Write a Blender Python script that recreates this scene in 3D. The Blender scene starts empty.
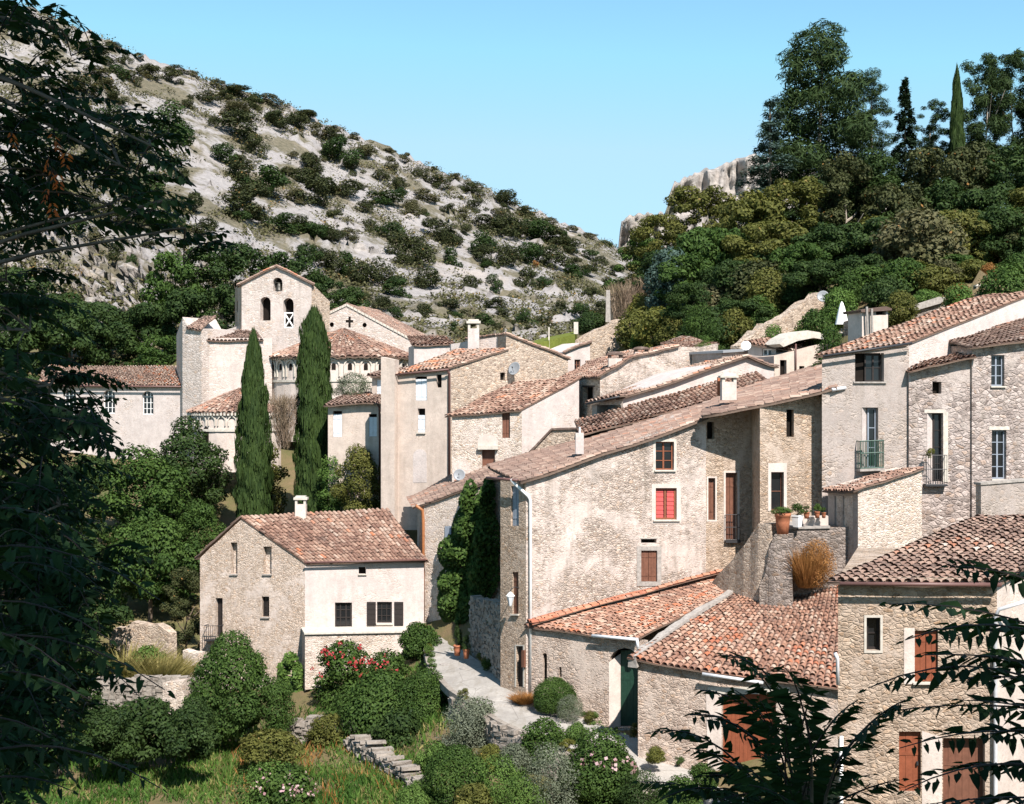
import bpy, math, random
import numpy as np
from mathutils import Vector
from mathutils.geometry import tessellate_polygon
R = math.radians
sc = bpy.context.scene
C = sc.collection
F, CX, CY = 1407.0, 512.0, 402.0
# ---------------------------------------------------------------- camera, sky, sun, exposure
cam = bpy.data.objects.new('camera', bpy.data.cameras.new('camera'))
C.objects.link(cam); sc.camera = cam
cam.location = (0, 0, 0); cam.rotation_euler = (R(90), 0, 0)
cam.data.sensor_width = 36; cam.data.lens = 36 * F / 1024
cam.data.clip_start = 0.1; cam.data.clip_end = 6000
SUN_AZ, SUN_EL = 21.0, 48.0            # azimuth to the camera's right, measured from straight behind it
world = bpy.data.worlds.new('World'); sc.world = world; world.use_nodes = True
nt = world.node_tree; bg = nt.nodes['Background']
sky = nt.nodes.new('ShaderNodeTexSky'); sky.sky_type = 'NISHITA'; sky.sun_disc = False
sky.sun_elevation = R(SUN_EL); sky.sun_rotation = R(180 - SUN_AZ)
sky.altitude = 1200; sky.air_density = 1.0; sky.dust_density = 0.0; sky.ozone_density = 1.6
tnt = nt.nodes.new('ShaderNodeMix'); tnt.data_type = 'RGBA'; tnt.blend_type = 'MULTIPLY'; tnt.inputs[0].default_value = 1; tnt.inputs[7].default_value = (1.22, 1.58, 1.42, 1)   # the film's cyan rendering of a clear sky
nt.links.new(sky.outputs[0], tnt.inputs[6]); cap = nt.nodes.new('ShaderNodeMix'); cap.data_type = 'RGBA'; cap.blend_type = 'DARKEN'; cap.inputs[0].default_value = .85; cap.inputs[7].default_value = (3.45, 5.35, 6.9, 1)
nt.links.new(tnt.outputs[2], cap.inputs[6]); nt.links.new(cap.outputs[2], bg.inputs[0]); bg.inputs[1].default_value = 0.067
sun = bpy.data.objects.new('sun', bpy.data.lights.new('sun', 'SUN')); C.objects.link(sun)
sun.data.energy = 4.5; sun.data.angle = R(0.5); sun.data.color = (1.0, 0.935, 0.885)
_a, _e = R(SUN_AZ), R(SUN_EL)
SUNV = Vector((math.sin(_a) * math.cos(_e), -math.cos(_a) * math.cos(_e), math.sin(_e)))
sun.rotation_euler = SUNV.to_track_quat('Z', 'Y').to_euler()
vs = sc.view_settings; vs.view_transform = 'Standard'; vs.look = 'None'; vs.gamma = 1; vs.use_curve_mapping = False
vs.exposure = 1.14
sc.cycles.max_bounces = 6; sc.cycles.diffuse_bounces = 3; sc.cycles.transparent_max_bounces = 4

def at(px, py, Y): return Vector(((px - CX) / F * Y, Y, (CY - py) / F * Y))

# ---------------------------------------------------------------- object helpers
def tag(o, label=None, cat=None, group=None, kind=None):
    if label: o['label'] = label
    if cat: o['category'] = cat
    if group: o['group'] = group
    if kind: o['kind'] = kind
    return o
def empty(name, loc):
    o = bpy.data.objects.new(name, None); C.objects.link(o); o.location = loc; o.empty_display_size = .3
    return o
def off(o):
    v = Vector((0, 0, 0))
    while o: v += o.location; o = o.parent
    return v
def link(name, me, mat=None, parent=None, loc=None):
    o = bpy.data.objects.new(name, me); C.objects.link(o)
    if mat is not None:
        me.materials.clear()
        for m in (mat if isinstance(mat, (list, tuple)) else [mat]): me.materials.append(m)
    if parent: o.parent = parent
    if loc: o.location = loc
    return o
def np_mesh(name, V, Fc, attr=None, smooth=False):
    """V nx3, Fc list of arrays (each m x k, k = 3 or 4), attr = per-face floats"""
    me = bpy.data.meshes.new(name)
    V = np.asarray(V, np.float32)
    if not isinstance(Fc, list): Fc = [Fc]
    Fc = [np.asarray(f, np.int32) for f in Fc if len(f)]
    me.vertices.add(len(V)); me.vertices.foreach_set('co', V.ravel())
    loops = np.concatenate([f.ravel() for f in Fc])
    cnt = np.concatenate([np.full(len(f), f.shape[1], np.int32) for f in Fc])
    st = np.concatenate([[0], np.cumsum(cnt)[:-1]]).astype(np.int32)
    me.loops.add(len(loops)); me.loops.foreach_set('vertex_index', loops)
    me.polygons.add(len(cnt)); me.polygons.foreach_set('loop_start', st); me.polygons.foreach_set('loop_total', cnt)
    if smooth: me.polygons.foreach_set('use_smooth', np.ones(len(cnt), bool))
    me.update(calc_edges=True)
    if attr is not None:
        a = me.attributes.new('tint', 'FLOAT', 'FACE'); a.data.foreach_set('value', np.asarray(attr, np.float32))
    return me
class MB:
    """collects faces into one mesh"""
    def __init__(s): s.v = []; s.f = []
    def face(s, pts):
        n = len(s.v); s.v += [Vector(p) for p in pts]; s.f.append(list(range(n, n + len(pts))))
    def hexa(s, p):  # 8 points: bottom 4 ring, top 4 ring
        n = len(s.v); s.v += [Vector(q) for q in p]
        for f in ((0, 3, 2, 1), (4, 5, 6, 7), (0, 1, 5, 4), (1, 2, 6, 5), (2, 3, 7, 6), (3, 0, 4, 7)): s.f.append([n + i for i in f])
    def box(s, c, ax, ay, az):  # centre and three half-axis vectors
        c = Vector(c)
        s.hexa([c - ax - ay - az, c + ax - ay - az, c + ax + ay - az, c - ax + ay - az, c - ax - ay + az, c + ax - ay + az, c + ax + ay + az, c - ax + ay + az])
    def prism(s, poly, vec):
        poly = [Vector(p) for p in poly]; vec = Vector(vec); n = len(s.v); k = len(poly)
        s.v += poly + [p + vec for p in poly]
        s.f.append(list(range(n, n + k))); s.f.append([n + k + i for i in reversed(range(k))])
        for i in range(k): j = (i + 1) % k; s.f.append([n + i, n + k + i, n + k + j, n + j])
    def tube(s, pts, r, seg=7, r1=None):
        pts = [Vector(p) for p in pts]; n = len(s.v); k = len(pts)
        for i, p in enumerate(pts):
            d = (pts[min(i + 1, k - 1)] - pts[max(i - 1, 0)]).normalized()
            a = d.orthogonal().normalized() if i == 0 else (a - d * a.dot(d)).normalized()
            b = d.cross(a); rr = r if r1 is None else r + (r1 - r) * i / max(1, k - 1)
            for j in range(seg):
                t = 2 * math.pi * j / seg; s.v.append(p + a * (math.cos(t) * rr) + b * (math.sin(t) * rr))
        for i in range(k - 1):
            for j in range(seg):
                q = (j + 1) % seg; s.f.append([n + i * seg + j, n + i * seg + q, n + (i + 1) * seg + q, n + (i + 1) * seg + j])
        s.f.append([n + j for j in reversed(range(seg))]); s.f.append([n + (k - 1) * seg + j for j in range(seg)])
    def lathe(s, c, prof, seg=14, squash=(1, 1)):
        n = len(s.v); c = Vector(c); k = len(prof)
        for r, z in prof:
            for j in range(seg):
                t = 2 * math.pi * j / seg; s.v.append(c + Vector((math.cos(t) * r * squash[0], math.sin(t) * r * squash[1], z)))
        for i in range(k - 1):
            for j in range(seg):
                q = (j + 1) % seg; s.f.append([n + i * seg + j, n + i * seg + q, n + (i + 1) * seg + q, n + (i + 1) * seg + j])
        s.f.append([n + j for j in reversed(range(seg))]); s.f.append([n + (k - 1) * seg + j for j in range(seg)])
    def build(s, name, mat, parent=None, smooth=False):
        o0 = off(parent) if parent else Vector((0, 0, 0))
        me = bpy.data.meshes.new(name); me.from_pydata([tuple(p - o0) for p in s.v], [], s.f); me.update()
        if smooth: me.polygons.foreach_set('use_smooth', np.ones(len(me.polygons), bool))
        return link(name, me, mat, parent)

# ---------------------------------------------------------------- materials
class NG:
    def __init__(s, name):
        s.m = bpy.data.materials.new(name); s.m.use_nodes = True; s.t = s.m.node_tree
        s.b = s.t.nodes['Principled BSDF']; s.b.inputs['Roughness'].default_value = .9
        s.b.inputs['Specular IOR Level'].default_value = .2
    def n(s, t, **kw):
        x = s.t.nodes.new(t)
        for k, v in kw.items(): setattr(x, k, v)
        return x
    def l(s, a, b): s.t.links.new(a, b)
    def setv(s, sock, v):
        if hasattr(v, 'is_linked') or hasattr(v, 'links'): s.l(v, sock)
        elif isinstance(v, (tuple, list)) and len(v) == 3 and sock.type == 'RGBA': sock.default_value = (*v, 1)
        else: sock.default_value = v
    def pos(s, scale=(1, 1, 1)):
        g = s.n('ShaderNodeTexCoord'); m = s.n('ShaderNodeMapping'); s.l(g.outputs['Object'], m.inputs[0]); m.inputs['Scale'].default_value = scale
        return m.outputs[0]
    def noise(s, vec, scale, detail=4, rough=.55, dist=0):
        x = s.n('ShaderNodeTexNoise'); s.l(vec, x.inputs['Vector']); x.inputs['Scale'].default_value = scale
        x.inputs['Detail'].default_value = detail; x.inputs['Roughness'].default_value = rough; x.inputs['Distortion'].default_value = dist
        return x.outputs['Fac']
    def vor(s, vec, scale, feature='F1'):
        x = s.n('ShaderNodeTexVoronoi', feature=feature); s.l(vec, x.inputs['Vector']); x.inputs['Scale'].default_value = scale
        return x
    def ramp(s, f, stops):
        x = s.n('ShaderNodeValToRGB'); s.l(f, x.inputs[0]); e = x.color_ramp.elements
        while len(e) > 1: e.remove(e[-1])
        for i, (p, c) in enumerate(stops):
            q = e[0] if i == 0 else e.new(p)
            q.position = p; q.color = (*c, 1) if isinstance(c, (tuple, list)) else (c, c, c, 1)
        return x.outputs[0]
    def rng(s, f, a, b, c=0., d=1.):
        x = s.n('ShaderNodeMapRange'); s.l(f, x.inputs[0])
        for i, v in enumerate((a, b, c, d)): x.inputs[i + 1].default_value = v
        return x.outputs[0]
    def mix(s, f, a, b, mode='MIX'):
        x = s.n('ShaderNodeMix', data_type='RGBA', blend_type=mode); s.setv(x.inputs[0], f); s.setv(x.inputs[6], a); s.setv(x.inputs[7], b)
        return x.outputs[2]
    def math(s, op, a, b=0.):
        x = s.n('ShaderNodeMath', operation=op); s.setv(x.inputs[0], a); s.setv(x.inputs[1], b); return x.outputs[0]
    def bump(s, h, strength=.5, dist=.05):
        x = s.n('ShaderNodeBump'); x.inputs['Strength'].default_value = strength; x.inputs['Distance'].default_value = dist
        s.l(h, x.inputs['Height']); s.l(x.outputs[0], s.b.inputs['Normal'])
    def col(s, c): s.setv(s.b.inputs['Base Color'], c); return s.m
def flat(name, c, rough=.7, spec=.3, metal=0., var=.25):
    g = NG(name); p = g.pos(); n = g.noise(p, 6, 5, .65)
    g.b.inputs['Roughness'].default_value = rough; g.b.inputs['Specular IOR Level'].default_value = spec; g.b.inputs['Metallic'].default_value = metal
    return g.col(g.mix(g.rng(n, .3, .7), tuple(x * (1 - var) for x in c), tuple(min(1, x * (1 + var * .6)) for x in c)))
def stone(name, light, dark, mortar, scale0=3.2, plaster=None, pamt=.5, stain=.5, bump=.9, flatz=1.7, course=False):
    """rubble masonry, part of it under old lime plaster, with rain streaks"""
    scale = scale0 * 1.55; g = NG(name); p = g.pos()
    wn = g.n('ShaderNodeTexNoise'); g.l(p, wn.inputs['Vector']); wn.inputs['Scale'].default_value = 2.6; wn.inputs['Detail'].default_value = 4
    add = g.n('ShaderNodeVectorMath', operation='MULTIPLY_ADD'); g.l(wn.outputs['Color'], add.inputs[0]); add.inputs[1].default_value = (.22, .22, .12) if not course else (.05, .05, .03); g.l(p, add.inputs[2])
    mp = g.n('ShaderNodeMapping'); g.l(add.outputs[0], mp.inputs[0]); mp.inputs['Scale'].default_value = (1, 1, flatz)
    v1 = g.vor(mp.outputs[0], scale); v2 = g.vor(mp.outputs[0], scale, 'DISTANCE_TO_EDGE')
    sep = g.n('ShaderNodeSeparateColor'); g.l(v1.outputs['Color'], sep.inputs[0])
    fine = g.noise(p, 11, 7, .78); mid = g.noise(p, 3.1, 6, .7, .6); big = g.noise(p, .33, 5, .6, .6)
    c = g.ramp(sep.outputs[0], [(0, dark), (.35, tuple((a + b) / 2 for a, b in zip(light, dark))), (.75, light), (1, tuple(min(1, x * 1.18) for x in light))])
    c = g.mix(g.rng(sep.outputs[1], .72, 1., 0, .5), c, (light[0] * .95, light[1] * .72, light[2] * .5))
    joint = g.rng(g.math('ADD', v2.outputs['Distance'], g.math('MULTIPLY', g.math('SUBTRACT', fine, .5), .16)), .0, .13)
    c = g.mix(joint, mortar, c)
    c = g.mix(g.rng(mid, .48, .72, 0, .6), c, tuple(min(1, x * 1.15) for x in light)); c = g.mix(g.rng(fine, .50, .66, 0, .75), c, tuple(x * .62 for x in dark))
    c = g.mix(1., c, (1.02, .985, 1.02), 'MULTIPLY')
    h = g.math('MULTIPLY', g.math('ADD', g.math('MINIMUM', g.math('MULTIPLY', v2.outputs['Distance'], 3.0), .5), g.math('MULTIPLY', fine, 1.1)), 1.0)
    if plaster:
        pm0 = g.math('ADD', big, g.math('MULTIPLY', g.math('SUBTRACT', g.noise(p, 3.2, 6, .7), .5), .5))
        lo = .62 - .34 * pamt
        pm = g.rng(pm0, lo - .07, lo + .10)
        pc = g.mix(g.rng(g.noise(p, 1.1, 6, .65), .3, .72), tuple(x * .74 for x in plaster), tuple(min(1, x * 1.08) for x in plaster))
        pc = g.mix(g.rng(fine, .47, .68, 0, .5), pc, tuple(x * .62 for x in plaster)); pc = g.mix(g.rng(mid, .44, .64, 0, .5), pc, g.mix(.5, c, tuple(x * .6 for x in plaster))); pc = g.mix(1., pc, (1.02, .985, 1.02), 'MULTIPLY')
        c = g.mix(pm, c, pc)
        hp = g.math('ADD', g.math('MULTIPLY', fine, .55), .72)
        hm = g.n('ShaderNodeMix', data_type='FLOAT'); g.l(pm, hm.inputs[0]); g.l(h, hm.inputs[2]); g.l(hp, hm.inputs[3]); h = hm.outputs[0]
    # rain streaks and lichen patches: marks with shapes of their own
    st = g.noise(g.pos((1.3, 1.3, .16)), 1.4, 5, .6)
    blot = g.noise(p, .8, 6, .72, .4)
    c = g.mix(g.rng(st, .5, .78, 0, stain), c, (.20, .165, .13))
    c = g.mix(g.rng(blot, .54, .72, 0, stain * .7), c, (.23, .20, .17))
    g.bump(h, bump, .07)
    g.b.inputs['Roughness'].default_value = .95; g.b.inputs['Specular IOR Level'].default_value = .08
    return g.col(c)
def tile_mat(name, stops, lichen=.5, patch=.5):
    g = NG(name); at_ = g.n('ShaderNodeAttribute', attribute_name='tint'); p = g.pos()
    c = g.ramp(at_.outputs['Fac'], stops)
    n1 = g.noise(p, .55, 4, .6, .5); n2 = g.noise(p, 5.5, 6, .75)
    c = g.mix(g.rng(n1, .42, .68, 0, patch), c, (.12, .083, .07)); c = g.mix(g.rng(g.noise(p, 2.3, 5, .7), .56, .66, 0, .5), c, (.35, .28, .225))
    c = g.mix(g.rng(n2, .5, .72, 0, lichen), c, (.36, .29, .23))
    c = g.mix(g.rng(g.noise(p, 14, 4, .7), .5, .75, 0, .5), c, (.10, .075, .065))
    g.bump(n2, .5, .02); g.b.inputs['Roughness'].default_value = .92; g.b.inputs['Specular IOR Level'].default_value = .12
    return g.col(c)
def leaf_mat(name, a, b, trans=.16, c=None, rough=.55):
    g = NG(name); at_ = g.n('ShaderNodeAttribute', attribute_name='tint')
    m = tuple((x + y) / 2 for x, y in zip(a, b))
    k = g.ramp(at_.outputs['Fac'], [(0, a), (.5, m), (.93, b), (1, c or b)])
    k = g.mix(g.rng(g.noise(g.pos(), .9, 3, .6), .3, .7), k, g.mix(1., k, (.72, .78, .6), 'MULTIPLY'))
    g.col(k); g.b.inputs['Roughness'].default_value = .65; g.b.inputs['Specular IOR Level'].default_value = .12
    tr = g.n('ShaderNodeBsdfTranslucent'); g.l(g.mix(1., k, (1.25, 1.25, .55), 'MULTIPLY'), tr.inputs[0])
    mx = g.n('ShaderNodeMixShader'); mx.inputs[0].default_value = trans
    g.l(g.b.outputs[0], mx.inputs[1]); g.l(tr.outputs[0], mx.inputs[2])
    g.l(mx.outputs[0], g.t.nodes['Material Output'].inputs[0])
    return g.m
M = {}
LM = (.50, .42, .32); DK = (.22, .17, .125); MO = (.50, .43, .34)
M['rubble'] = stone('rubble_stone', LM, DK, (.44, .37, .285), 3.0, None, 0, .35)
M['rubble_pale'] = stone('pale_rubble', (.60, .53, .43), (.36, .29, .22), (.62, .55, .46), 3.4, (.64, .57, .49), .22, .3)
M['rubble_gable'] = stone('gable_rubble', (.54, .45, .35), (.34, .27, .20), (.55, .47, .37), 4.4, (.60, .53, .45), .24, .3, .9)
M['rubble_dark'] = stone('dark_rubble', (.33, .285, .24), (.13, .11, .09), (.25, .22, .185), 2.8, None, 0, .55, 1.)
M['rubble_warm'] = stone('warm_rubble', (.48, .385, .28), (.23, .17, .115), (.40, .32, .235), 3.6, (.50, .42, .33), .22, .4)
M['old_plaster'] = stone('flaking_plaster', (.55, .47, .38), (.235, .19, .15), (.46, .40, .33), 3.8, (.60, .53, .455), .40, .9, 1.)
M['white_plaster'] = stone('white_limewash', (.52, .465, .40), (.40, .345, .29), (.50, .45, .395), 2.6, (.555, .505, .45), .80, .22, .6)
M['cream_plaster'] = stone('cream_render', (.58, .51, .42), (.42, .355, .28), (.56, .49, .41), 2.8, (.60, .535, .455), .85, .3, .45)
M['beige_plaster'] = stone('beige_render', (.56, .48, .385), (.36, .29, .22), (.52, .45, .36), 2.6, (.545, .47, .385), .9, .4, .45)
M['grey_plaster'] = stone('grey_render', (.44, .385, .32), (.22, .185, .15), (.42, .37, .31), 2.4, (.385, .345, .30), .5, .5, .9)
M['rubble_grey'] = stone('grey_rubble', (.48, .42, .365), (.17, .14, .12), (.33, .28, .24), 2.1, (.47, .42, .365), .2, .6, 1.)
M['ashlar'] = stone('ashlar_limestone', (.54, .485, .42), (.38, .33, .275), (.42, .37, .31), 2.0, (.55, .495, .43), .35, .35, .6, 1.9, True)
M['shed_wall'] = stone('shed_rubble', (.52, .43, .34), (.25, .19, .145), (.47, .39, .31), 3.0, (.56, .48, .39), .25, .35, 1.)
g = NG('loose_limestone_blocks'); p = g.pos(); f = g.noise(p, 7, 7, .75); b = g.noise(p, 1.9, 3, .6); v = g.vor(p, 2.6)
c = g.mix(g.rng(f, .35, .68), g.mix(g.rng(b, .35, .65), (.12, .10, .082), (.25, .22, .185)), (.32, .28, .24)); g.bump(f, .8, .05); M['block_stone'] = g.col(c)
M['street_stone'] = stone('dry_stone', (.46, .40, .32), (.17, .14, .11), (.16, .13, .10), 3.2, None, 0, .3, 1., 2.4)
T_OLD = [(0, (.10, .068, .055)), (.25, (.18, .115, .09)), (.5, (.25, .16, .122)), (.7, (.31, .21, .16)), (.84, (.38, .285, .225)), (.9, (.36, .15, .085)), (.97, (.30, .15, .10)), (1, (.46, .38, .32))]
T_RED = [(0, (.11, .065, .05)), (.22, (.18, .10, .073)), (.45, (.25, .145, .105)), (.66, (.315, .20, .145)), (.82, (.40, .305, .24)), (.9, (.42, .16, .08)), (.97, (.36, .15, .09)), (1, (.50, .41, .34))]
T_PALE = [(0, (.12, .08, .065)), (.22, (.22, .14, .105)), (.42, (.30, .19, .14)), (.6, (.38, .27, .205)), (.74, (.46, .36, .285)), (.80, (.44, .18, .09)), (.92, (.40, .15, .08)), (1, (.52, .43, .36))]
T_SHED = [(0, (.11, .065, .05)), (.22, (.22, .115, .08)), (.45, (.31, .165, .11)), (.62, (.37, .23, .165)), (.74, (.44, .33, .255)), (.80, (.42, .15, .075)), (.94, (.36, .12, .065)), (1, (.50, .41, .34))]
T_ORANGE = [(0, (.26, .09, .055)), (.5, (.40, .145, .08)), (1, (.46, .25, .16))]
M['tile_old'] = tile_mat('old_clay_tiles', T_OLD, .38, .5)
M['tile_red'] = tile_mat('red_clay_tiles', T_RED, .25, .35)
M['tile_pale'] = tile_mat('pale_clay_tiles', T_PALE, .45, .4)
M['tile_shed'] = tile_mat('patched_red_tiles', T_SHED, .25, .3)
M['tile_orange'] = tile_mat('new_orange_tiles', T_ORANGE, .3, .4)
M['underlay'] = flat('roof_underside', (.12, .085, .065), .95, .05)
M['wood_brown'] = flat('brown_wood', (.15, .065, .04), .6, .3)
M['wood_dark'] = flat('dark_wood', (.022, .017, .015), .6, .3)
M['wood_red'] = flat('red_painted_wood', (.50, .075, .07), .55, .3, 0, .15)
M['wood_orange'] = flat('orange_brown_wood', (.20, .07, .035), .55, .3)
M['door_rust'] = flat('reddish_door', (.22, .065, .03), .6, .3)
M['door_green'] = flat('green_door', (.014, .045, .028), .5, .35)
M['shutter_pale'] = flat('pale_blue_shutter', (.60, .63, .66), .6, .3, 0, .1)
M['shutter_grey'] = flat('grey_blue_shutter', (.22, .25, .29), .6, .3, 0, .15)
M['iron_green'] = flat('green_iron', (.018, .062, .04), .5, .4)
M['iron'] = flat('dark_iron', (.03, .03, .032), .5, .4)
M['zinc'] = flat('zinc_pipe', (.55, .55, .56), .4, .5, .0, .15)
M['copper'] = flat('rust_brown_pipe', (.33, .13, .05), .5, .4, 0, .2)
M['pipe_brown'] = flat('brown_pipe', (.12, .06, .05), .5, .4, 0, .2)
M['cement'] = flat('pale_cement', (.50, .455, .39), .95, .1)
M['cement_grey'] = flat('grey_cement', (.32, .29, .26), .95, .1, 0, .35)
M['white_paint'] = flat('white_paint', (.80, .79, .76), .6, .3, 0, .08)
M['terracotta'] = flat('terracotta_pot', (.36, .135, .07), .8, .2)
M['dish_grey'] = flat('grey_dish', (.23, .24, .25), .5, .4, 0, .1)
M['bronze'] = flat('dark_bronze', (.06, .055, .045), .45, .5, .4)
M['bark'] = flat('bark', (.13, .10, .075), .95, .1, 0, .4)
M['bark_pale'] = flat('pale_bark', (.30, .26, .21), .95, .1, 0, .35)
M['cloth_white'] = flat('white_canvas', (.85, .84, .82), .8, .1, 0, .05)
g = NG('dark_glass'); g.b.inputs['Roughness'].default_value = .12; g.b.inputs['Specular IOR Level'].default_value = .5; M['glass'] = g.col((.012, .013, .014))
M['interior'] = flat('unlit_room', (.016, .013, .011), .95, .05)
M['lantern'] = flat('opal_lantern_glass', (.62, .64, .66), .3, .5, 0, .05)
M['lf_dark'] = leaf_mat('leaves_dark_green', (.014, .030, .010), (.050, .080, .022))
M['lf_mid'] = leaf_mat('leaves_mid_green', (.022, .047, .011), (.070, .115, .026))
M['lf_bright'] = leaf_mat('leaves_bright_green', (.045, .085, .020), (.12, .19, .045))
M['lf_olive'] = leaf_mat('leaves_olive', (.054, .060, .015), (.150, .145, .040), .2, (.20, .14, .05))
M['lf_yellow'] = leaf_mat('leaves_yellow_green', (.07, .08, .02), (.19, .18, .045), .25, (.28, .18, .05))
M['lf_grey'] = leaf_mat('leaves_grey_green', (.09, .105, .075), (.19, .205, .155), .2)
M['lf_blue'] = leaf_mat('needles_blue_green', (.030, .055, .050), (.085, .125, .110), .1)
M['lf_pine'] = leaf_mat('needles_pine', (.016, .032, .012), (.046, .072, .022), .08)
M['lf_fir'] = leaf_mat('needles_dark_fir', (.008, .018, .010), (.026, .045, .022), .1)
M['lf_cypress'] = leaf_mat('needles_cypress', (.016, .032, .010), (.052, .082, .022), .08)
M['lf_brown'] = leaf_mat('leaves_dry_brown', (.10, .055, .028), (.22, .13, .06), .2)
M['lf_rust'] = leaf_mat('stems_rust', (.18, .075, .024), (.40, .19, .07), .2)
M['lf_twig'] = leaf_mat('twigs_bare', (.16, .11, .08), (.30, .22, .17), .05)
M['lf_front'] = leaf_mat('leaflets_deep_green', (.010, .025, .010), (.028, .060, .022), .3, None, .4)
M['lf_dead'] = leaf_mat('leaflets_orange', (.35, .07, .02), (.60, .16, .04), .3)
M['lf_scrub'] = leaf_mat('leaves_scrub', (.024, .031, .012), (.072, .076, .030), .1, (.24, .12, .04))
M['lf_scrub2'] = leaf_mat('leaves_dry_scrub', (.052, .052, .024), (.125, .112, .058), .1, (.28, .14, .05))
M['lf_maquis'] = leaf_mat('leaves_maquis', (.018, .024, .010), (.058, .064, .024), .1, (.20, .11, .04))
M['lf_grass'] = leaf_mat('grass_blades', (.040, .095, .020), (.11, .19, .04), .3, (.30, .25, .11))
M['lf_straw'] = leaf_mat('straw_blades', (.17, .14, .05), (.36, .30, .13), .3)
M['fl_red'] = leaf_mat('flowers_red', (.30, .02, .03), (.48, .07, .08), .3)
M['fl_pink'] = leaf_mat('flowers_pink', (.42, .20, .25), (.58, .42, .44), .3)
# ---------------------------------------------------------------- ground
CTRL = [(-600,2,-1.9),(512,2,-1.9),(1600,2,-1.9),(-600,8,-4),(512,8,-4.6),(1600,8,-3.8),(-300,20,-8.5),(512,20,-9.5),(1300,20,-8.5),(0,40,-15),(512,40,-15.5),(900,33,-13.5),(1300,35,-10),
 (100,55,-17.5),(250,60,-17.5),(330,66,-17.4),(380,60,-17.2),(50,66,-17.5),(150,72,-17.3),(280,73,-17.3),(420,55,-16.9),(520,52,-16.7),(640,50,-16.6),(760,45,-16.5),(60,78,-17),(150,79,-17),
 (432,77,-13.6),(500,66,-14.3),(540,63,-14.9),(600,61,-15.1),(660,58,-15.7),(720,55,-16),(640,66,-14.8),(840,52,-16),(520,70,-14),(360,77,-15.4),(424,79,-13.9),(470,64,-15.2),(560,58,-16.2),
 (200,85,-16.6),(150,80,-16.5),(100,90,-14),(50,100,-12),(250,95,-13),(330,100,-10),(420,92,-9.8),
 (130,124,-5),(230,118,-5),(340,120,-4),(420,105,-5),(0,130,-3),(-200,130,0),(200,140,1),(330,145,3),
 (480,95,-5),(540,88,-6.5),(620,84,-4.5),(560,102,-.5),(640,104,1.5),(600,105,.3),(600,120,6.5),
 (740,72,-7.5),(790,68,-7.5),(860,66,-7.5),(930,60,-12),(990,60,-12),(900,64,-10.5),(1060,60,-12),(930,52,-13),(960,46,-13),
 (1100,66,-3),(740,85,0),(800,90,3),(830,88,3.8),(880,84,4),(960,86,5),(1040,84,5),(790,84,1.5),
 (640,118,8),(700,112,8.5),(760,105,7.5),(820,105,8.5),(900,95,8.5),(980,85,8),(700,150,8.5),(800,145,10),(900,135,11),(1000,125,11),(640,150,8),(900,165,13),(1000,160,14),(800,180,12),(700,190,10),(620,180,8),(1150,120,11),(1150,170,16),
 (50,170,7),(150,175,7),(250,180,7),(300,185,7),(400,180,7),(500,190,7),(560,190,7),(0,260,6),(300,280,0),(600,300,0),(800,300,5),(1000,300,15),(512,900,-10),(-300,900,-10),(1400,900,-10),(512,3000,-10),(-800,3000,-10),(1900,3000,-10)]
_u = np.array([[p / 150., 8 * math.log(Y + 5)] for p, Y, z in CTRL]); _z = np.array([c[2] for c in CTRL], float)
_D = np.linalg.norm(_u[:, None] - _u[None], axis=2)
_A = np.block([[-_D, np.ones((len(_u), 1))], [np.ones((1, len(_u))), np.zeros((1, 1))]])
_w = np.linalg.solve(_A, np.append(_z, 0))
def ground_pY(p, Y):
    q = np.stack([np.asarray(p) / 150., 8 * np.log(np.asarray(Y) + 5.)], -1)
    d = np.linalg.norm(q[..., None, :] - _u, axis=-1)
    return -(d @ _w[:-1]) + _w[-1]
def gz(x, y): return float(ground_pY(CX + x / max(y, .5) * F, max(y, .5)))
def gpt(px, Y, dz=0): return Vector(((px - CX) / F * Y, Y, float(ground_pY(px, Y)) + dz))
def ground_mat():
    g = NG('dry_earth_and_grass'); p = g.pos(); n = g.noise(p, .25, 6, .65, .4); f = g.noise(p, 6, 6, .7)
    c = g.ramp(n, [(.32, (.06, .075, .022)), (.46, (.10, .095, .036)), (.58, (.15, .11, .055)), (.72, (.20, .15, .09))])
    c = g.mix(g.rng(f, .4, .7, 0, .6), c, (.12, .085, .05)); g.bump(f, .8, .08); return g.col(c)
pxs = np.linspace(-900, 1900, 141); Ys = np.concatenate([np.linspace(1, 40, 20)[:-1], np.linspace(40, 110, 71)[:-1], np.linspace(110, 300, 50), np.geomspace(330, 3000, 14)])
gp, gy = np.meshgrid(pxs, Ys); gzv = ground_pY(gp, gy); rngn = np.random.default_rng(3)
gzv = gzv + rngn.normal(0, .05, gzv.shape)
V = np.stack([(gp - CX) / F * gy, gy, gzv], -1).reshape(-1, 3)
def gridf(nr, nc, o=0):
    i, j = np.meshgrid(np.arange(nr - 1), np.arange(nc - 1), indexing='ij'); a = (i * nc + j).ravel() + o
    return np.stack([a, a + 1, a + nc + 1, a + nc], -1)
# ground round and behind the viewpoint: the same sheet carried on
back = np.array([[-40, 1.0, -2.0], [-40, -60, -2.0], [40, -60, -2.0], [40, 1.0, -2.0]])
me = np_mesh('ground', np.concatenate([V, back]), [gridf(len(Ys), len(pxs)), np.array([[len(V), len(V) + 1, len(V) + 2, len(V) + 3]])], None, True)
tag(link('ground', me, ground_mat()), kind='structure')

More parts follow.
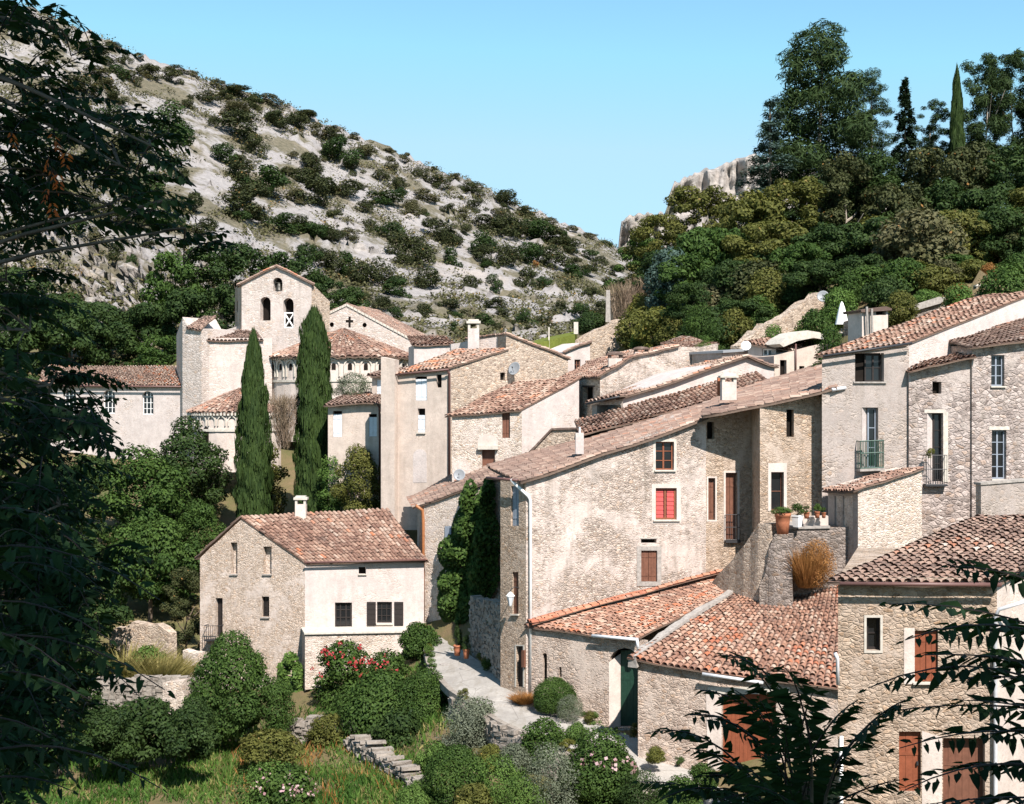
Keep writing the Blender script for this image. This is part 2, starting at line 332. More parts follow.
# ---------------------------------------------------------------- limestone hillside
RIDGE = [(-700,-190),(-300,-95),(-60,-12),(0,2),(40,10),(90,32),(130,50),(200,76),(240,90),(290,107),(340,129),(380,145),(420,161),(450,174),(480,184),(520,205),(560,221),(600,239),(622,250),(660,275),(720,310),(900,345)]
def ridge(p): return np.interp(p, [r[0] for r in RIDGE], [r[1] for r in RIDGE])
def hill_Y(p, t):
    s = np.clip((np.asarray(p) + 100) / 750., 0, 1.4); t = np.asarray(t)
    cl = np.clip((330 - np.asarray(p)) / 120., 0, 1)                      # the cliff band at the foot, on this side only
    tw = np.where(t < .3, t * .45, .135 + (t - .3) * .865 / .7)
    tt = cl * tw + (1 - cl) * t
    return 200 + 45 * s + tt * (170 + 70 * s)
def _vn(x, y, seed):                                                      # smooth value noise
    xi = np.floor(x).astype(int); yi = np.floor(y).astype(int); fx = x - xi; fy = y - yi; fx = fx * fx * (3 - 2 * fx); fy = fy * fy * (3 - 2 * fy)
    h = lambda a, b: (np.sin(a * 127.1 + b * 311.7 + seed * 74.7) * 43758.5453) % 1.0
    return (h(xi, yi) * (1 - fx) + h(xi + 1, yi) * fx) * (1 - fy) + (h(xi, yi + 1) * (1 - fx) + h(xi + 1, yi + 1) * fx) * fy
def fbm(x, y, seed, o=4): return sum((_vn(x * 2 ** k, y * 2 ** k, seed + k) - .5) / 2 ** k for k in range(o))
HB = 352.0
def hill_pt(p, t):
    py = HB + (ridge(p) - HB) * t; Y = hill_Y(p, t); return np.stack([(p - CX) / F * Y, Y, (CY - py) / F * Y], -1)
def hill_at(px, py):
    t = (HB - py) / (HB - float(ridge(px))); return Vector(hill_pt(np.float64(px), np.float64(min(t, 1.02)))), t
hp = np.linspace(-700, 900, 321); ht = np.concatenate([np.linspace(-.15, 1, 150), [1.02, 1.05, 1.1]])
P, T = np.meshgrid(hp, ht); H = hill_pt(P, np.minimum(T, 1.0))
over = np.maximum(T - 1, 0) * 10; H[..., 1] += over * 90; H[..., 2] -= over * 45
cl = np.clip((300 - P) / 90., 0, 1) * np.clip((.42 - T) / .08, 0, 1)
rug = fbm(P / 5, T * 70, 5, 5) * 5 * cl + fbm(P / 26, T * 14, 2, 5) * 2.6 * np.clip(1.0 - T, 0.02, .6) + np.abs(fbm(P / 14, T * 26, 9, 3)) * 1.2 * (1 - cl) * np.clip(1.0 - T, 0, .5)
led = (T * 15 + fbm(P / 55, T * 5, 41, 3) * 2.2) % 1.0; lmask = np.clip((_vn(P / 38, T * 7, 43) - .46) * 5, 0, 1) * np.clip((.97 - T) * 12, 0, 1)
rug = rug + lmask * (led ** 5) * 3.4 * (1 + fbm(P / 3, T * 30, 47, 3))
H[..., 1] -= rug; H[..., 2] += rug * .35
H[..., 2] += fbm(P / 5, T * 0 + 3, 12, 3) * 1.5 * np.clip((T - .8) * 5, 0, 1)
def hill_mat():
    g = NG('limestone_scree'); p = g.pos(); n = g.noise(p, .045, 6, .62, .8); f = g.noise(p, .8, 7, .75); v = g.vor(p, .35)
    ge = g.n('ShaderNodeNewGeometry'); sep = g.n('ShaderNodeSeparateXYZ'); g.l(ge.outputs['Normal'], sep.inputs[0])
    scree = g.mix(g.rng(f, .3, .7), (.21, .194, .186), (.315, .292, .278))
    rock = g.mix(g.rng(g.noise(g.pos((1, 1, 2.2)), .5, 7, .78), .34, .64), (.15, .135, .125), (.46, .42, .385))
    rock = g.mix(g.rng(g.noise(p, .17, 4, .6), .5, .68, 0, .6), rock, (.30, .24, .17))
    cover = g.mix(g.rng(f, .35, .65), (.062, .058, .030), (.145, .122, .076))
    steep = g.rng(sep.outputs['Z'], .25, .62)
    c = g.mix(steep, rock, scree)
    n3 = g.math('ADD', g.math('MULTIPLY', n, .75), g.math('MULTIPLY', g.noise(p, .22, 5, .7), .3))
    c = g.mix(g.math('MULTIPLY', g.rng(n3, .50, .57, 0, .9), steep), c, cover)
    c = g.mix(g.rng(g.noise(p, .03, 4, .6), .58, .75, 0, .4), c, (.42, .34, .27))
    g.bump(g.math('ADD', f, v.outputs['Distance']), .9, .5); return g.col(c)
me = np_mesh('hillside', H.reshape(-1, 3), gridf(len(ht), len(hp)), None, True)
M['scree'] = hill_mat(); tag(link('hillside', me, M['scree']), kind='structure')

# pale rock cliff beyond the end of the ridge
def cliff_mat():
    g = NG('cliff_limestone'); p = g.pos((1, 1, 1.6)); n = g.noise(p, .12, 8, .75, .5); m = g.noise(g.pos(), .05, 4, .6)
    c = g.ramp(n, [(.30, (.13, .115, .10)), (.43, (.28, .25, .225)), (.58, (.41, .37, .335)), (.75, (.36, .29, .23))])
    c = g.mix(g.rng(m, .55, .66, 0, .7), c, (.13, .13, .07)); g.bump(n, 1., 2.); return g.col(c)
for k, (out, Yb) in enumerate([([(596,262),(618,249),(621,222),(628,216),(640,215),(655,213),(662,214),(680,222),(720,225),(800,225)], 470), ([(640,240),(666,212),(669,194),(675,182),(690,174),(705,170),(730,163),(758,154),(790,168),(860,182),(960,190)], 560)]):
    pp = np.linspace(out[0][0], out[-1][0], 130); tt = np.concatenate([np.linspace(0, 1, 70), [1.04, 1.12]])
    PP, TT = np.meshgrid(pp, tt); top = np.interp(PP, [o[0] for o in out], [o[1] for o in out]) + fbm(PP / 5, PP * 0, 4 + k, 3) * 6
    py = 352 + (top - 352) * np.minimum(TT, 1); Yc = Yb + np.minimum(TT, 1) * 30 - fbm(PP / 9, TT * 5, 21 + k, 4) * 16 - np.abs(fbm(PP / 2.6, TT * 3, 31 + k, 4)) * 9 + np.floor(TT * 5) * 5
    Yc = Yc + np.maximum(TT - 1, 0) * 500; Hc = np.stack([(PP - CX) / F * Yc, Yc, (CY - py) / F * Yc], -1)
    o = link('cliff', np_mesh('cliff', Hc.reshape(-1, 3), gridf(len(tt), len(pp)), None, False), M.setdefault('cliff', None) or cliff_mat())
    tag(o, kind='structure')

# ---------------------------------------------------------------- foliage generators (unit plants: 1 high, 1 wide)
ASP = 1.0          # height : width the unit plant will be stretched to; keeps leaves and clumps in proportion
def leaf_quads(c, nrm, size, rg, aspect=.55, curl=.18):
    """one folded rhombus per centre"""
    n = len(c); nrm = nrm / (np.linalg.norm(nrm, axis=1, keepdims=True) + 1e-9)
    a = rg.normal(size=(n, 3)); a -= (a * nrm).sum(1, keepdims=True) * nrm; a /= np.linalg.norm(a, axis=1, keepdims=True) + 1e-9
    b = np.cross(nrm, a); L = (size * rg.uniform(.6, 1.35, n))[:, None]
    o = np.stack([-a * L * .5, b * L * aspect * .5 + nrm * L * curl * .4, a * L * .5, -b * L * aspect * .5 + nrm * L * curl * .4], 1); o[..., 2] /= ASP
    v = c[:, None, :] + o
    return v.reshape(-1, 3)
def quads_idx(n): return np.arange(n * 4).reshape(n, 4)
def crown(lobes, n, leaf, seed, up=.35, inside=.3, aspect=.55):
    rg = np.random.default_rng(seed); L = np.array(lobes, float); w = (L[:, 3] * L[:, 4] + L[:, 4] * L[:, 5] + L[:, 3] * L[:, 5]); w /= w.sum()
    k = rg.choice(len(L), int(n * 1.5), p=w); d = rg.normal(size=(len(k), 3)); d /= np.linalg.norm(d, axis=1, keepdims=True)
    r = 1 - np.abs(rg.normal(0, inside, len(k))); r = np.clip(r, .15, 1.0) + rg.normal(0, .06, len(k))
    c = L[k, :3] + d * r[:, None] * L[k, 3:6]
    q = ((c[:, None, :] - L[None, :, :3]) / L[None, :, 3:6]); q = (q ** 2).sum(2); q[np.arange(len(k)), k] = 9
    keep = (q.min(1) > .45) & (c[:, 2] > .0); c, d, k = c[keep][:n], d[keep][:n], k[keep][:n]
    nrm = d * 1.0 + rg.normal(size=d.shape) * .48 + np.array([0, 0, up])
    lt = rg.uniform(0, 1, len(L)); tint = np.clip(lt[k] * .35 + rg.uniform(0, .62, len(c)) + (rg.uniform(size=len(c)) > .985) * .5, 0, 1)
    return leaf_quads(c, nrm, np.full(len(c), leaf), rg, aspect), tint
def lobes_round(seed, n=14, z0=.28, z1=1., rmin=.14, rmax=.26, top=.5):
    r = random.Random(seed); out = [(0, 0, (z0 + z1) / 2, .30, .30, (z1 - z0) * .36)]
    for i in range(n):
        t = (i + .5) / n; ph = i * 2.399 + r.uniform(-.4, .4); zz = z0 + (z1 - z0) * (.14 + .74 * t); e = math.sqrt(max(0, 1 - (2 * (t - .42)) ** 2 * .8)) * (1 - .25 * t * top)
        q = r.uniform(rmin, rmax); rr = max(.04, .5 * e - q * .75) * r.uniform(.72, 1.1); zz += r.uniform(-.05, .05); out.append((math.cos(ph) * rr, math.sin(ph) * rr, zz, q, q, q * r.uniform(.6, .9) / ASP ** .8))
    return out
def lobes_clumpy(seed, n, z0, rmin=.07, rmax=.135, fl=(.55, .8)):
    """a crown of many separate clumps with gaps between them, irregular in outline"""
    r = random.Random(seed); out = []; wob = [(r.uniform(0, 6.28), r.uniform(.1, .3)) for _ in range(3)]
    for i in range(n):
        zf = r.random() ** .8; ph = r.uniform(0, 6.283); prof = math.sqrt(max(.03, 1 - ((zf - .42) / .62) ** 2)); prof *= 1 + sum(a * math.sin((k + 2) * ph + p + zf * 3) for k, (p, a) in enumerate(wob)) * .55
        q = r.uniform(rmin, rmax); rr = max(0, .5 * prof - q * .6) * (1 - abs(r.gauss(0, .28))); out.append((math.cos(ph) * rr, math.sin(ph) * rr, z0 + (1 - z0) * (.06 + .90 * zf), q, q, q * r.uniform(*fl) / ASP ** .8))
    return out
PLANT = {}
def plant_mesh(key, maker):
    if key not in PLANT: v, t = maker(); PLANT[key] = np_mesh('foliage', v, quads_idx(len(v) // 4), t)
    return PLANT[key]
def trunk_mesh(key, z1, r=.022, limbs=5, seed=0, lean=.03):
    if key in PLANT: return PLANT[key]
    rd = random.Random(seed); mb = MB(); pts = [Vector((math.sin(i * 1.7) * lean * i / 5, math.cos(i * 2.1) * lean * i / 5, z1 * i / 5 - .03)) for i in range(6)]
    mb.tube(pts, r, 7, r * .45)
    for i in range(limbs):
        b = pts[2 + i % 3]; ph = i * 2.4; e = b + Vector((math.cos(ph) * .26, math.sin(ph) * .26, rd.uniform(.14, .34) * z1)); mb.tube([b, b.lerp(e, .5) + Vector((0, 0, -.02)), e], r * .5, 5, r * .15)
    me = bpy.data.meshes.new('trunk'); me.from_pydata([tuple(p) for p in mb.v], [], mb.f); me.update(); PLANT[key] = me; return me
def mk_broad(s, n, leaf, z0=.25): return lambda: crown(lobes_round(s, 16 + s % 4, z0), n, leaf, s)
def mk_bush(s, n, leaf): return lambda: crown(lobes_round(s, 12 + s % 4, .0, 1., .16, .3, .3), n, leaf, s)
def mk_cypress(s, n, leaf):
    def f():
        rg = np.random.default_rng(s); z = rg.beta(1.05, 1.25, n); prof = np.interp(z, [0, .05, .25, .6, .82, .93, 1], [.36, .46, .5, .46, .32, .19, .03] if s != 2 else [.40, .47, .5, .50, .44, .33, .08])
        ph = rg.uniform(0, 2 * np.pi, n); bump = 1 + .16 * (_vn(ph * 2.2, z * 16 * max(1, ASP / 4), 7) - .4) + .10 * np.sin(ph * 4 + z * 9) + .11 * np.sin(ph * 7 - z * 31) + .10 * np.sin(ph * 3 + z * 57); r = prof * bump * (1 - np.abs(rg.normal(0, .13, n)))
        c = np.stack([np.cos(ph) * r, np.sin(ph) * r, z], 1); o = np.stack([np.cos(ph), np.sin(ph), np.full(n, .25)], 1) + rg.normal(0, .6, (n, 3)) * [1, 1, .5]
        v = leaf_quads(c, o, np.full(n, leaf * 1.5), rg, .4)
        # upright sprays: stretch each leaf along z relative to the plant's tall thin scale
        return v, np.clip(rg.uniform(0, .65, n) + .35 * _vn(ph * 2, z * 14, 3), 0, 1)
    return f
def mk_cone(s, n, leaf, tiers=13, droop=.25, wob=.25, z0=.06, power=.9):
    """tiered conifer: flat sprays on whorls of branches"""
    def f():
        rg = np.random.default_rng(s); cs, ns, ts = [], [], []
        for k in range(tiers):
            zt = z0 + (1 - z0) * (k / tiers) ** .9; R0 = .5 * (1 - (zt - z0) / (1 - z0)) ** power; nb = max(4, int(9 - k * .25)); m = max(8, int(n / tiers / nb * (1.6 * (1 - k / tiers) + .35)))
            for b in range(nb):
                ph = rg.uniform(0, 2 * np.pi); Lb = R0 * rg.uniform(1 - wob * 1.6, 1 + wob * .6); t = np.sqrt(rg.uniform(.02, 1, m)); w = rg.normal(0, .075, m) * (1.15 - t * .6) * (Lb / .4 + .25)
                x = np.cos(ph) * Lb * t - np.sin(ph) * w; y = np.sin(ph) * Lb * t + np.cos(ph) * w; z = zt - droop * Lb * t ** 1.6 + .10 * Lb * t + rg.normal(0, .009, m) + rg.uniform(-.012, .012)
                cs.append(np.stack([x, y, z], 1)); ns.append(np.stack([np.cos(ph) * .2 + rg.normal(0, .35, m), np.sin(ph) * .2 + rg.normal(0, .35, m), np.full(m, 1.)], 1)); ts.append(np.clip(rg.uniform(0, .6, m) + .4 * t ** 2, 0, 1))
        c = np.concatenate(cs); return leaf_quads(c, np.concatenate(ns), np.full(len(c), leaf), rg, .35, .1), np.concatenate(ts)
    return f
def mk_pine(s, n, leaf, z0=.2, nl=34, flatten=.45, conic=.6):
    """irregular pine: many small flattened clumps on ascending limbs"""
    def f():
        r = random.Random(s); lob = []
        for i in range(nl):
            t = (i + r.uniform(0, 1)) / nl; zz = z0 + (.97 - z0) * t; wmax = .46 * ((1 - t) ** conic * .95 + .05) * r.uniform(.45, 1.1); ph = r.uniform(0, 6.283); q = r.uniform(.095, .17) * (1.12 - .45 * t)
            lob.append((math.cos(ph) * wmax, math.sin(ph) * wmax, zz, q, q, q * flatten / ASP))
            if i % 2: lob.append((math.cos(ph) * wmax * .45, math.sin(ph) * wmax * .45, zz + .01, q * .9, q * .9, q * flatten / ASP))
        return crown(lob, n, leaf, s, .5, .45, .12)
    return f
def mk_twigs(s, n):
    def f():
        rg = np.random.default_rng(s); ph = rg.uniform(0, 6.283, n); z = rg.uniform(.0, 1, n) ** .8; r = .5 * rg.uniform(0, 1, n) * (.35 + .65 * z); c = np.stack([np.cos(ph) * r, np.sin(ph) * r, z], 1)
        d = np.stack([np.cos(ph) * .5, np.sin(ph) * .5, np.full(n, 1.)], 1) + rg.normal(0, .35, (n, 3)); d /= np.linalg.norm(d, axis=1, keepdims=True); L = rg.uniform(.10, .28, n)[:, None]; sd = np.cross(d, rg.normal(size=(n, 3))); sd /= np.linalg.norm(sd, axis=1, keepdims=True); w = .006
        return np.stack([c - d * L / 2 - sd * w, c - d * L / 2 + sd * w, c + d * L / 2 + sd * w * .4, c + d * L / 2 - sd * w * .4], 1).reshape(-1, 3), rg.uniform(0, 1, n)
    return f
def mk_blades(s, n, w=.012, spread=.5, lean=.35):
    def f():
        rg = np.random.default_rng(s); ph = rg.uniform(0, 6.283, n); r = spread * np.sqrt(rg.uniform(0, 1, n)); c = np.stack([np.cos(ph) * r * .6, np.sin(ph) * r * .6, np.zeros(n)], 1)
        d = np.stack([np.cos(ph) * r * lean * 2, np.sin(ph) * r * lean * 2, np.full(n, 1.)], 1) + rg.normal(0, .16, (n, 3)); L = rg.uniform(.45, 1., n)[:, None]; sd = np.cross(d, rg.normal(size=(n, 3))); sd /= np.linalg.norm(sd, axis=1, keepdims=True)
        m = c + d * L * .55; t = c + d * L + np.stack([np.cos(ph), np.sin(ph), -np.ones(n) * .6], 1) * L * .12
        return np.stack([c - sd * w, m + sd * w, t, m - sd * w * .7], 1).reshape(-1, 3), rg.uniform(0, 1, n)
    return f
KIND = {
 'broad': lambda s: ((lambda: crown(lobes_clumpy(s, 44, .12, .09, .16), 11000, .042, s, .4, .24)), trunk_mesh(f'tb{s%3}', .62, .024, 6, s)),
 'broadfar': lambda s: ((lambda: crown(lobes_clumpy(s, 34, .15, .10, .18), 5600, .055, s, .4, .24)), trunk_mesh(f'tb{s%3}', .62, .024, 6, s)),
 'oak': lambda s: (lambda: crown(lobes_clumpy(s, 60, .10), 13000, .036, s, .45, .22), trunk_mesh(f'tb{s%3}', .62, .024, 6, s)),
 'bush': lambda s: (mk_bush(s, 6500, .056), trunk_mesh(f'ts{s%2}', .5, .02, 5, s)),
 'full': lambda s: (lambda: crown(lobes_round(s, 26, .08, 1., .10, .19), 15000, .036, s, .4, .2), trunk_mesh(f'tb{s%3}', .62, .024, 6, s)),
 'dense': lambda s: (lambda: crown(lobes_round(s, 16, .0, 1., .2, .32, .35), 26000, .036, s, .35, .16), trunk_mesh(f'ts{s%2}', .5, .02, 5, s)),
 'fine': lambda s: (mk_bush(s, 9000, .030), trunk_mesh(f'ts{s%2}', .5, .02, 5, s)),
 'scrub': lambda s: (lambda: crown(lobes_clumpy(s, 12 + s % 5, .0, .13, .24, (.9, 1.3)), 2600, .066, s, .4, .25), None),
 'cypress': lambda s: (mk_cypress(s, 24000, .036), trunk_mesh('tc', .5, .05, 0, 1)),
 'fir': lambda s: (mk_cone(s, 20000, .06, 24, .22, .3, .08, .8), trunk_mesh('tf', .97, .018, 0, 1, .0)),
 'cedar': lambda s: (mk_cone(s, 16000, .036, 15, .16, .42, .10, .7), trunk_mesh('tf', .97, .018, 0, 1, .0)),
 'pine': lambda s: (mk_pine(s, 44000, .050, .06, 105, .5, .55), trunk_mesh('tp', .9, .016, 0, 4, .01)),
 'highpine': lambda s: (mk_pine(s, 22000, .075, .36, 62, .7, .25), trunk_mesh('tp2', .86, .016, 6, 8, .05)),
 'twigs': lambda s: (mk_twigs(s, 2200), None),
 'blades': lambda s: (mk_blades(s, 900), None),
 'spray': lambda s: (mk_blades(s, 2600, .009, .5, .55), None),
}
def plant(name, kind, seed, mat, loc, w, h, label, cat, group=None, rot=None, bark='bark', dp=None):
    global ASP
    lw = {'blades', 'spray', 'twigs', 'scrub', 'shade', 'cypress'}; ASP = 1.0 if kind in lw else min((.5, .7, 1., 1.4, 2., 2.8, 4., 5.6), key=lambda q: abs(math.log(q / max(.1, h / w))))
    mk, tr = KIND[kind](seed); me = plant_mesh(f'{kind}{seed}_{ASP}', mk); ASP = 1.0
    nm = 'crown' if tr is not None and kind not in ('bush', 'fine', 'dense') else 'foliage'
    def setm(o, m):
        if not o.data.materials: o.data.materials.append(m)
        o.material_slots[0].link = 'OBJECT'; o.material_slots[0].material = m
    rz = (seed * 1.3 + loc[0] * .37) % 6.28 if rot is None else rot
    if tr is None:
        o = bpy.data.objects.new(name, me); C.objects.link(o); setm(o, M[mat])
    else:
        o = empty(name, (0, 0, 0)); c = bpy.data.objects.new(nm, me); C.objects.link(c); c.parent = o; setm(c, M[mat])
        t = bpy.data.objects.new('trunk' if nm == 'crown' else 'stem', tr); C.objects.link(t); t.parent = o; setm(t, M[bark])
    o.location = loc; o.scale = (w, w if dp is None else dp, h); o.rotation_euler = (0, 0, rz)
    return tag(o, label, cat, group)
def plant_px(name, kind, seed, mat, px, top, wpx, Y, label, cat, group=None, bottom=None, bark='bark', dp=None, rot=None):
    """stands on the ground at (px, Y); crown top and width as measured in metres from the picture"""
    g = gpt(px, Y, -.05)
    if bottom is not None: g.z = (CY - bottom) / F * Y
    h = (CY - top) / F * Y - g.z
    return plant(name, kind, seed, mat, g, wpx / F * Y, max(h, .2), label, cat, group, rot, bark, dp)
# ---------------------------------------------------------------- building helpers
class W:
    """vertical wall plane through two plan points, each given as (picture x, distance)"""
    def __init__(s, a, Ya, b, Yb):
        s.a = Vector(((a - CX) / F * Ya, Ya, 0)); s.b = Vector(((b - CX) / F * Yb, Yb, 0)); s.d = (s.b - s.a).normalized()
        s.n = Vector((s.d.y, -s.d.x, 0))
        if s.n.dot(-(s.a + s.b)) < 0: s.n = -s.n
    def p(s, px, py, o=0):
        r = Vector(((px - CX) / F, 1, (CY - py) / F)); t = s.a.dot(s.n) / r.dot(s.n); return r * t + s.n * o
    def Y(s, px): return s.p(px, CY).y
class Bld:
    def __init__(s, name, label, cat='house', group=None, base=None): s.root = empty(name, base or (0, 0, 0)); tag(s.root, label, cat, group); s.m = None
    def wall(s, w, poly, mat, holes=(), depth=.32, body=None, name='wall', top=False):
        """poly and holes in picture coordinates on plane w; body = vector (or depth) the solid runs back by"""
        mb = MB(); outer = [w.p(*q) for q in poly]; hs = []
        for h in holes: hs.append([w.p(*q) for q in hole_poly(h)])
        if hs:
            allp = outer + [q for h in hs for q in h]; f2 = lambda q: Vector((q.dot(w.d), q.z, 0))
            n = len(mb.v); mb.v += allp
            for tr in tessellate_polygon([[f2(q) for q in outer]] + [[f2(q) for q in h] for h in hs]): mb.f.append([n + i for i in tr])
            for h in hs:
                for i in range(len(h)): a, b = h[i], h[(i + 1) % len(h)]; mb.face([a, b, b - w.n * depth, a - w.n * depth])
        else: mb.face(outer)
        if body is not None:
            v = Vector(body) if isinstance(body, (tuple, Vector)) else w.n * -body; k = len(outer)
            mb.face([q + v for q in reversed(outer)])
            for i in range(k): a, b = outer[i], outer[(i + 1) % k]; mb.face([a, a + v, b + v, b])
        o = mb.build(name, M[mat], s.root); fix(o); return o
    def roof(s, e0, e1, r1, r0, mat='tile_old', sp=.25, over=.25, verge=.12, name='roof', seed=1, thick=.06, parent=None, cols=None, gap=.0):
        return roof_patch(name, [Vector(q) for q in (e0, e1, r1, r0)], mat, parent or s.root, sp, over, verge, seed, thick, cols, gap)
    def opening(s, w, rect, kind, mat='wood_brown', depth=.2, nx=2, ny=3, arch=False, name=None, pane='glass', frame=.07, label=None):
        x0, y0, x1, y1 = rect[:4]; P = lambda u, v, o: w.p(x0 + (x1 - x0) * u, y0 + (y1 - y0) * v, o)
        A, B_, D_ = P(0, 1, -depth), P(1, 1, -depth), P(0, 0, -depth); ux = B_ - A; uz = Vector((0, 0, D_.z - A.z)); wd, ht = ux.length, uz.length; ux.normalize(); uz = Vector((0, 0, 1)); nn = w.n
        def bar(mb, cx, cz, hw, hh, th=.03, o=0): mb.box(A + ux * cx + uz * cz + nn * o, ux * hw, nn * th, uz * hh)
        def board(mb, c0, c1, z0, z1, th=.03, n=4, o=0):
            g_ = (c1 - c0) / n
            for i in range(n): mb.box(A + ux * (c0 + g_ * (i + .5)) + uz * ((z0 + z1) / 2) + nn * (o + (.006 if i % 2 else 0)), ux * (g_ * .485), nn * th, uz * ((z1 - z0) / 2))
        hp = [w.p(*q) - w.n * (depth + .05) for q in hole_poly(rect)]
        nm = name or {'frame': 'window', 'dark': 'opening', 'shut': 'shutter', 'door': 'door'}[kind]
        mb = MB()
        if kind == 'dark':
            mb.face([q - w.n * .02 for q in hp]); o = mb.build(nm, M[pane if pane != 'glass' else 'interior'], s.root); tag(o, label); return o
        if kind == 'frame':
            f = frame
            bar(mb, f / 2, ht / 2, f / 2, ht / 2); bar(mb, wd - f / 2, ht / 2, f / 2, ht / 2); bar(mb, wd / 2, f / 2, wd / 2 - f, f / 2); bar(mb, wd / 2, ht - f / 2, wd / 2 - f, f / 2)
            for i in range(1, nx): bar(mb, wd * i / nx, ht / 2, f * .38 if i * 2 != nx else f * .6, ht / 2 - f, .024)
            for j in range(1, ny): bar(mb, wd / 2, ht * j / ny, wd / 2 - f, f * .28, .018)
            o = mb.build(nm, M[mat], s.root); q = MB(); q.face([x + w.n * .035 for x in hp]); q.build('pane', M[pane], o)
        elif kind == 'shut':
            n = max(2, int(wd / 2 / .12)); board(mb, .01, wd / 2 - .008, .01, ht - .01, .025, n); board(mb, wd / 2 + .008, wd - .01, .01, ht - .01, .025, n)
            for zz in (.2, .8): bar(mb, wd * .26, ht * zz, wd * .2, .04, .045); bar(mb, wd * .74, ht * zz, wd * .2, .04, .045)
            o = mb.build(nm, M[mat], s.root); q = MB(); q.face([x - w.n * .02 for x in hp]); q.build('back', M['interior'], o)
        elif kind == 'door':
            board(mb, .0, wd, 0, ht, .03, max(3, int(wd / .16))); bar(mb, wd / 2, ht * .62, wd / 2, .05, .045); bar(mb, wd / 2, ht * .1, wd / 2, .06, .045)
            o = mb.build(nm, M[mat], s.root); q = MB(); q.box(A + ux * wd * .86 + uz * ht * .46 + nn * .07, ux * .025, nn * .03, uz * .05); q.build('handle', M['iron'], o)
            if arch: q = MB(); q.face([x - w.n * .02 for x in hp]); q.build('back', M['interior'], o)
        tag(o, label); return o
    def surround(s, w, rect, m, mat, proud=.025, name='surround', sides=(1, 1, 1, 1)):
        x0, y0, x1, y1 = rect[:4]; mb = MB(); l, t, r, b = [m * k for k in sides]
        for (a0, b0, a1, b1) in ((x0 - l, y0 - t, x1 + r, y0), (x0 - l, y1, x1 + r, y1 + b), (x0 - l, y0, x0, y1), (x1, y0, x1 + r, y1)):
            if abs(a1 - a0) < .05 or abs(b1 - b0) < .05: continue
            mb.prism([w.p(a0, b0, proud), w.p(a1, b0, proud), w.p(a1, b1, proud), w.p(a0, b1, proud)], w.n * -(proud + .05))
        o = mb.build(name, M[mat], s.root); fix(o); return o
    def sill(s, w, rect, mat='cement', ext=1.2, th=2., proud=.1):
        x0, y0, x1, y1 = rect[:4]; mb = MB(); q = [w.p(x0 - ext, y1 + .1, proud), w.p(x1 + ext, y1 + .1, proud), w.p(x1 + ext, y1 + th, proud), w.p(x0 - ext, y1 + th, proud)]; mb.prism(q, w.n * -(proud + .12)); o = mb.build('sill', M[mat], s.root); fix(o); return o
    def lintel(s, w, rect, mat='wood_dark', ext=2, th=2.5, proud=.015):
        x0, y0, x1, y1 = rect[:4]; mb = MB(); q = [w.p(x0 - ext, y0 - th, proud), w.p(x1 + ext, y0 - th, proud), w.p(x1 + ext, y0 - .1, proud), w.p(x0 - ext, y0 - .1, proud)]; mb.prism(q, w.n * -(proud + .12)); o = mb.build('lintel', M[mat], s.root); fix(o); return o
    def chimney(s, x0, x1, y0, y1, Y, mat='cream_plaster', depth=None, cap='slab', capmat='cement', parent=None):
        a, b = at(x0, y1, Y), at(x1, y0, Y); wd = b.x - a.x; dp = depth or wd * .8; c = Vector(((a.x + b.x) / 2, Y + dp / 2, (a.z + b.z) / 2)); X, Yv, Z = Vector((1, 0, 0)), Vector((0, 1, 0)), Vector((0, 0, 1)); h = b.z - a.z
        st = h * (.70 if cap else 1.); mb = MB(); mb.box(Vector((c.x, c.y, a.z + st / 2)), X * wd / 2 * .86, Yv * dp / 2 * .9, Z * st / 2); o = mb.build('chimney', M[mat], parent or s.root)
        if cap:
            q = MB(); zt = a.z + st
            for sx in (-1, 1):
                for sy in (-1, 1): q.box(Vector((c.x + sx * wd * .34, c.y + sy * dp * .34, zt + h * .08)), X * wd * .09, Yv * dp * .10, Z * h * .08)
            q.box(Vector((c.x, c.y, zt + h * .20)), X * wd * .54, Yv * dp * .56, Z * h * .04)
            if cap == 'arch': q.lathe(Vector((c.x, c.y, zt + h * .235)), [(wd * .5, 0), (wd * .42, h * .06), (wd * .2, h * .1), (.01, h * .11)], 12, (1, dp / wd))
            else: q.box(Vector((c.x, c.y, zt + h * .265)), X * wd * .40, Yv * dp * .42, Z * h * .03)
            q.build('cap', M[capmat], o)
        return o
    def pipe(s, pts, r=.055, mat='zinc', name='downpipe', parent=None):
        mb = MB(); mb.tube(pts, r, 8); return mb.build(name, M[mat], parent or s.root, True)
    def gutter(s, a, b, r=.075, mat='zinc'):
        return s.pipe([a, Vector(a).lerp(Vector(b), .5), b], r, mat, 'gutter')
def fix(o):
    import bmesh
    bm = bmesh.new(); bm.from_mesh(o.data); bmesh.ops.remove_doubles(bm, verts=bm.verts, dist=.0005); bmesh.ops.recalc_face_normals(bm, faces=bm.faces); bm.to_mesh(o.data); bm.free()
def hole_poly(h):
    """(x0, y0, x1, y1) or (x0, y0, x1, y1, 'arch')"""
    x0, y0, x1, y1 = h[:4]
    if len(h) == 5 and h[4] == 'o': return [((x0 + x1) / 2 + (x1 - x0) / 2 * math.cos(math.pi * i / 6), (y0 + y1) / 2 + (y1 - y0) / 2 * math.sin(math.pi * i / 6)) for i in range(12)]
    if len(h) == 4: return [(x0, y0), (x1, y0), (x1, y1), (x0, y1)]
    r = (x1 - x0) / 2; ry = min(r, (y1 - y0) * .5); cx = (x0 + x1) / 2
    return [(x0, y1)] + [(cx - r * math.cos(math.pi * i / 8), y0 + ry - ry * math.sin(math.pi * i / 8)) for i in range(9)] + [(x1, y1)]
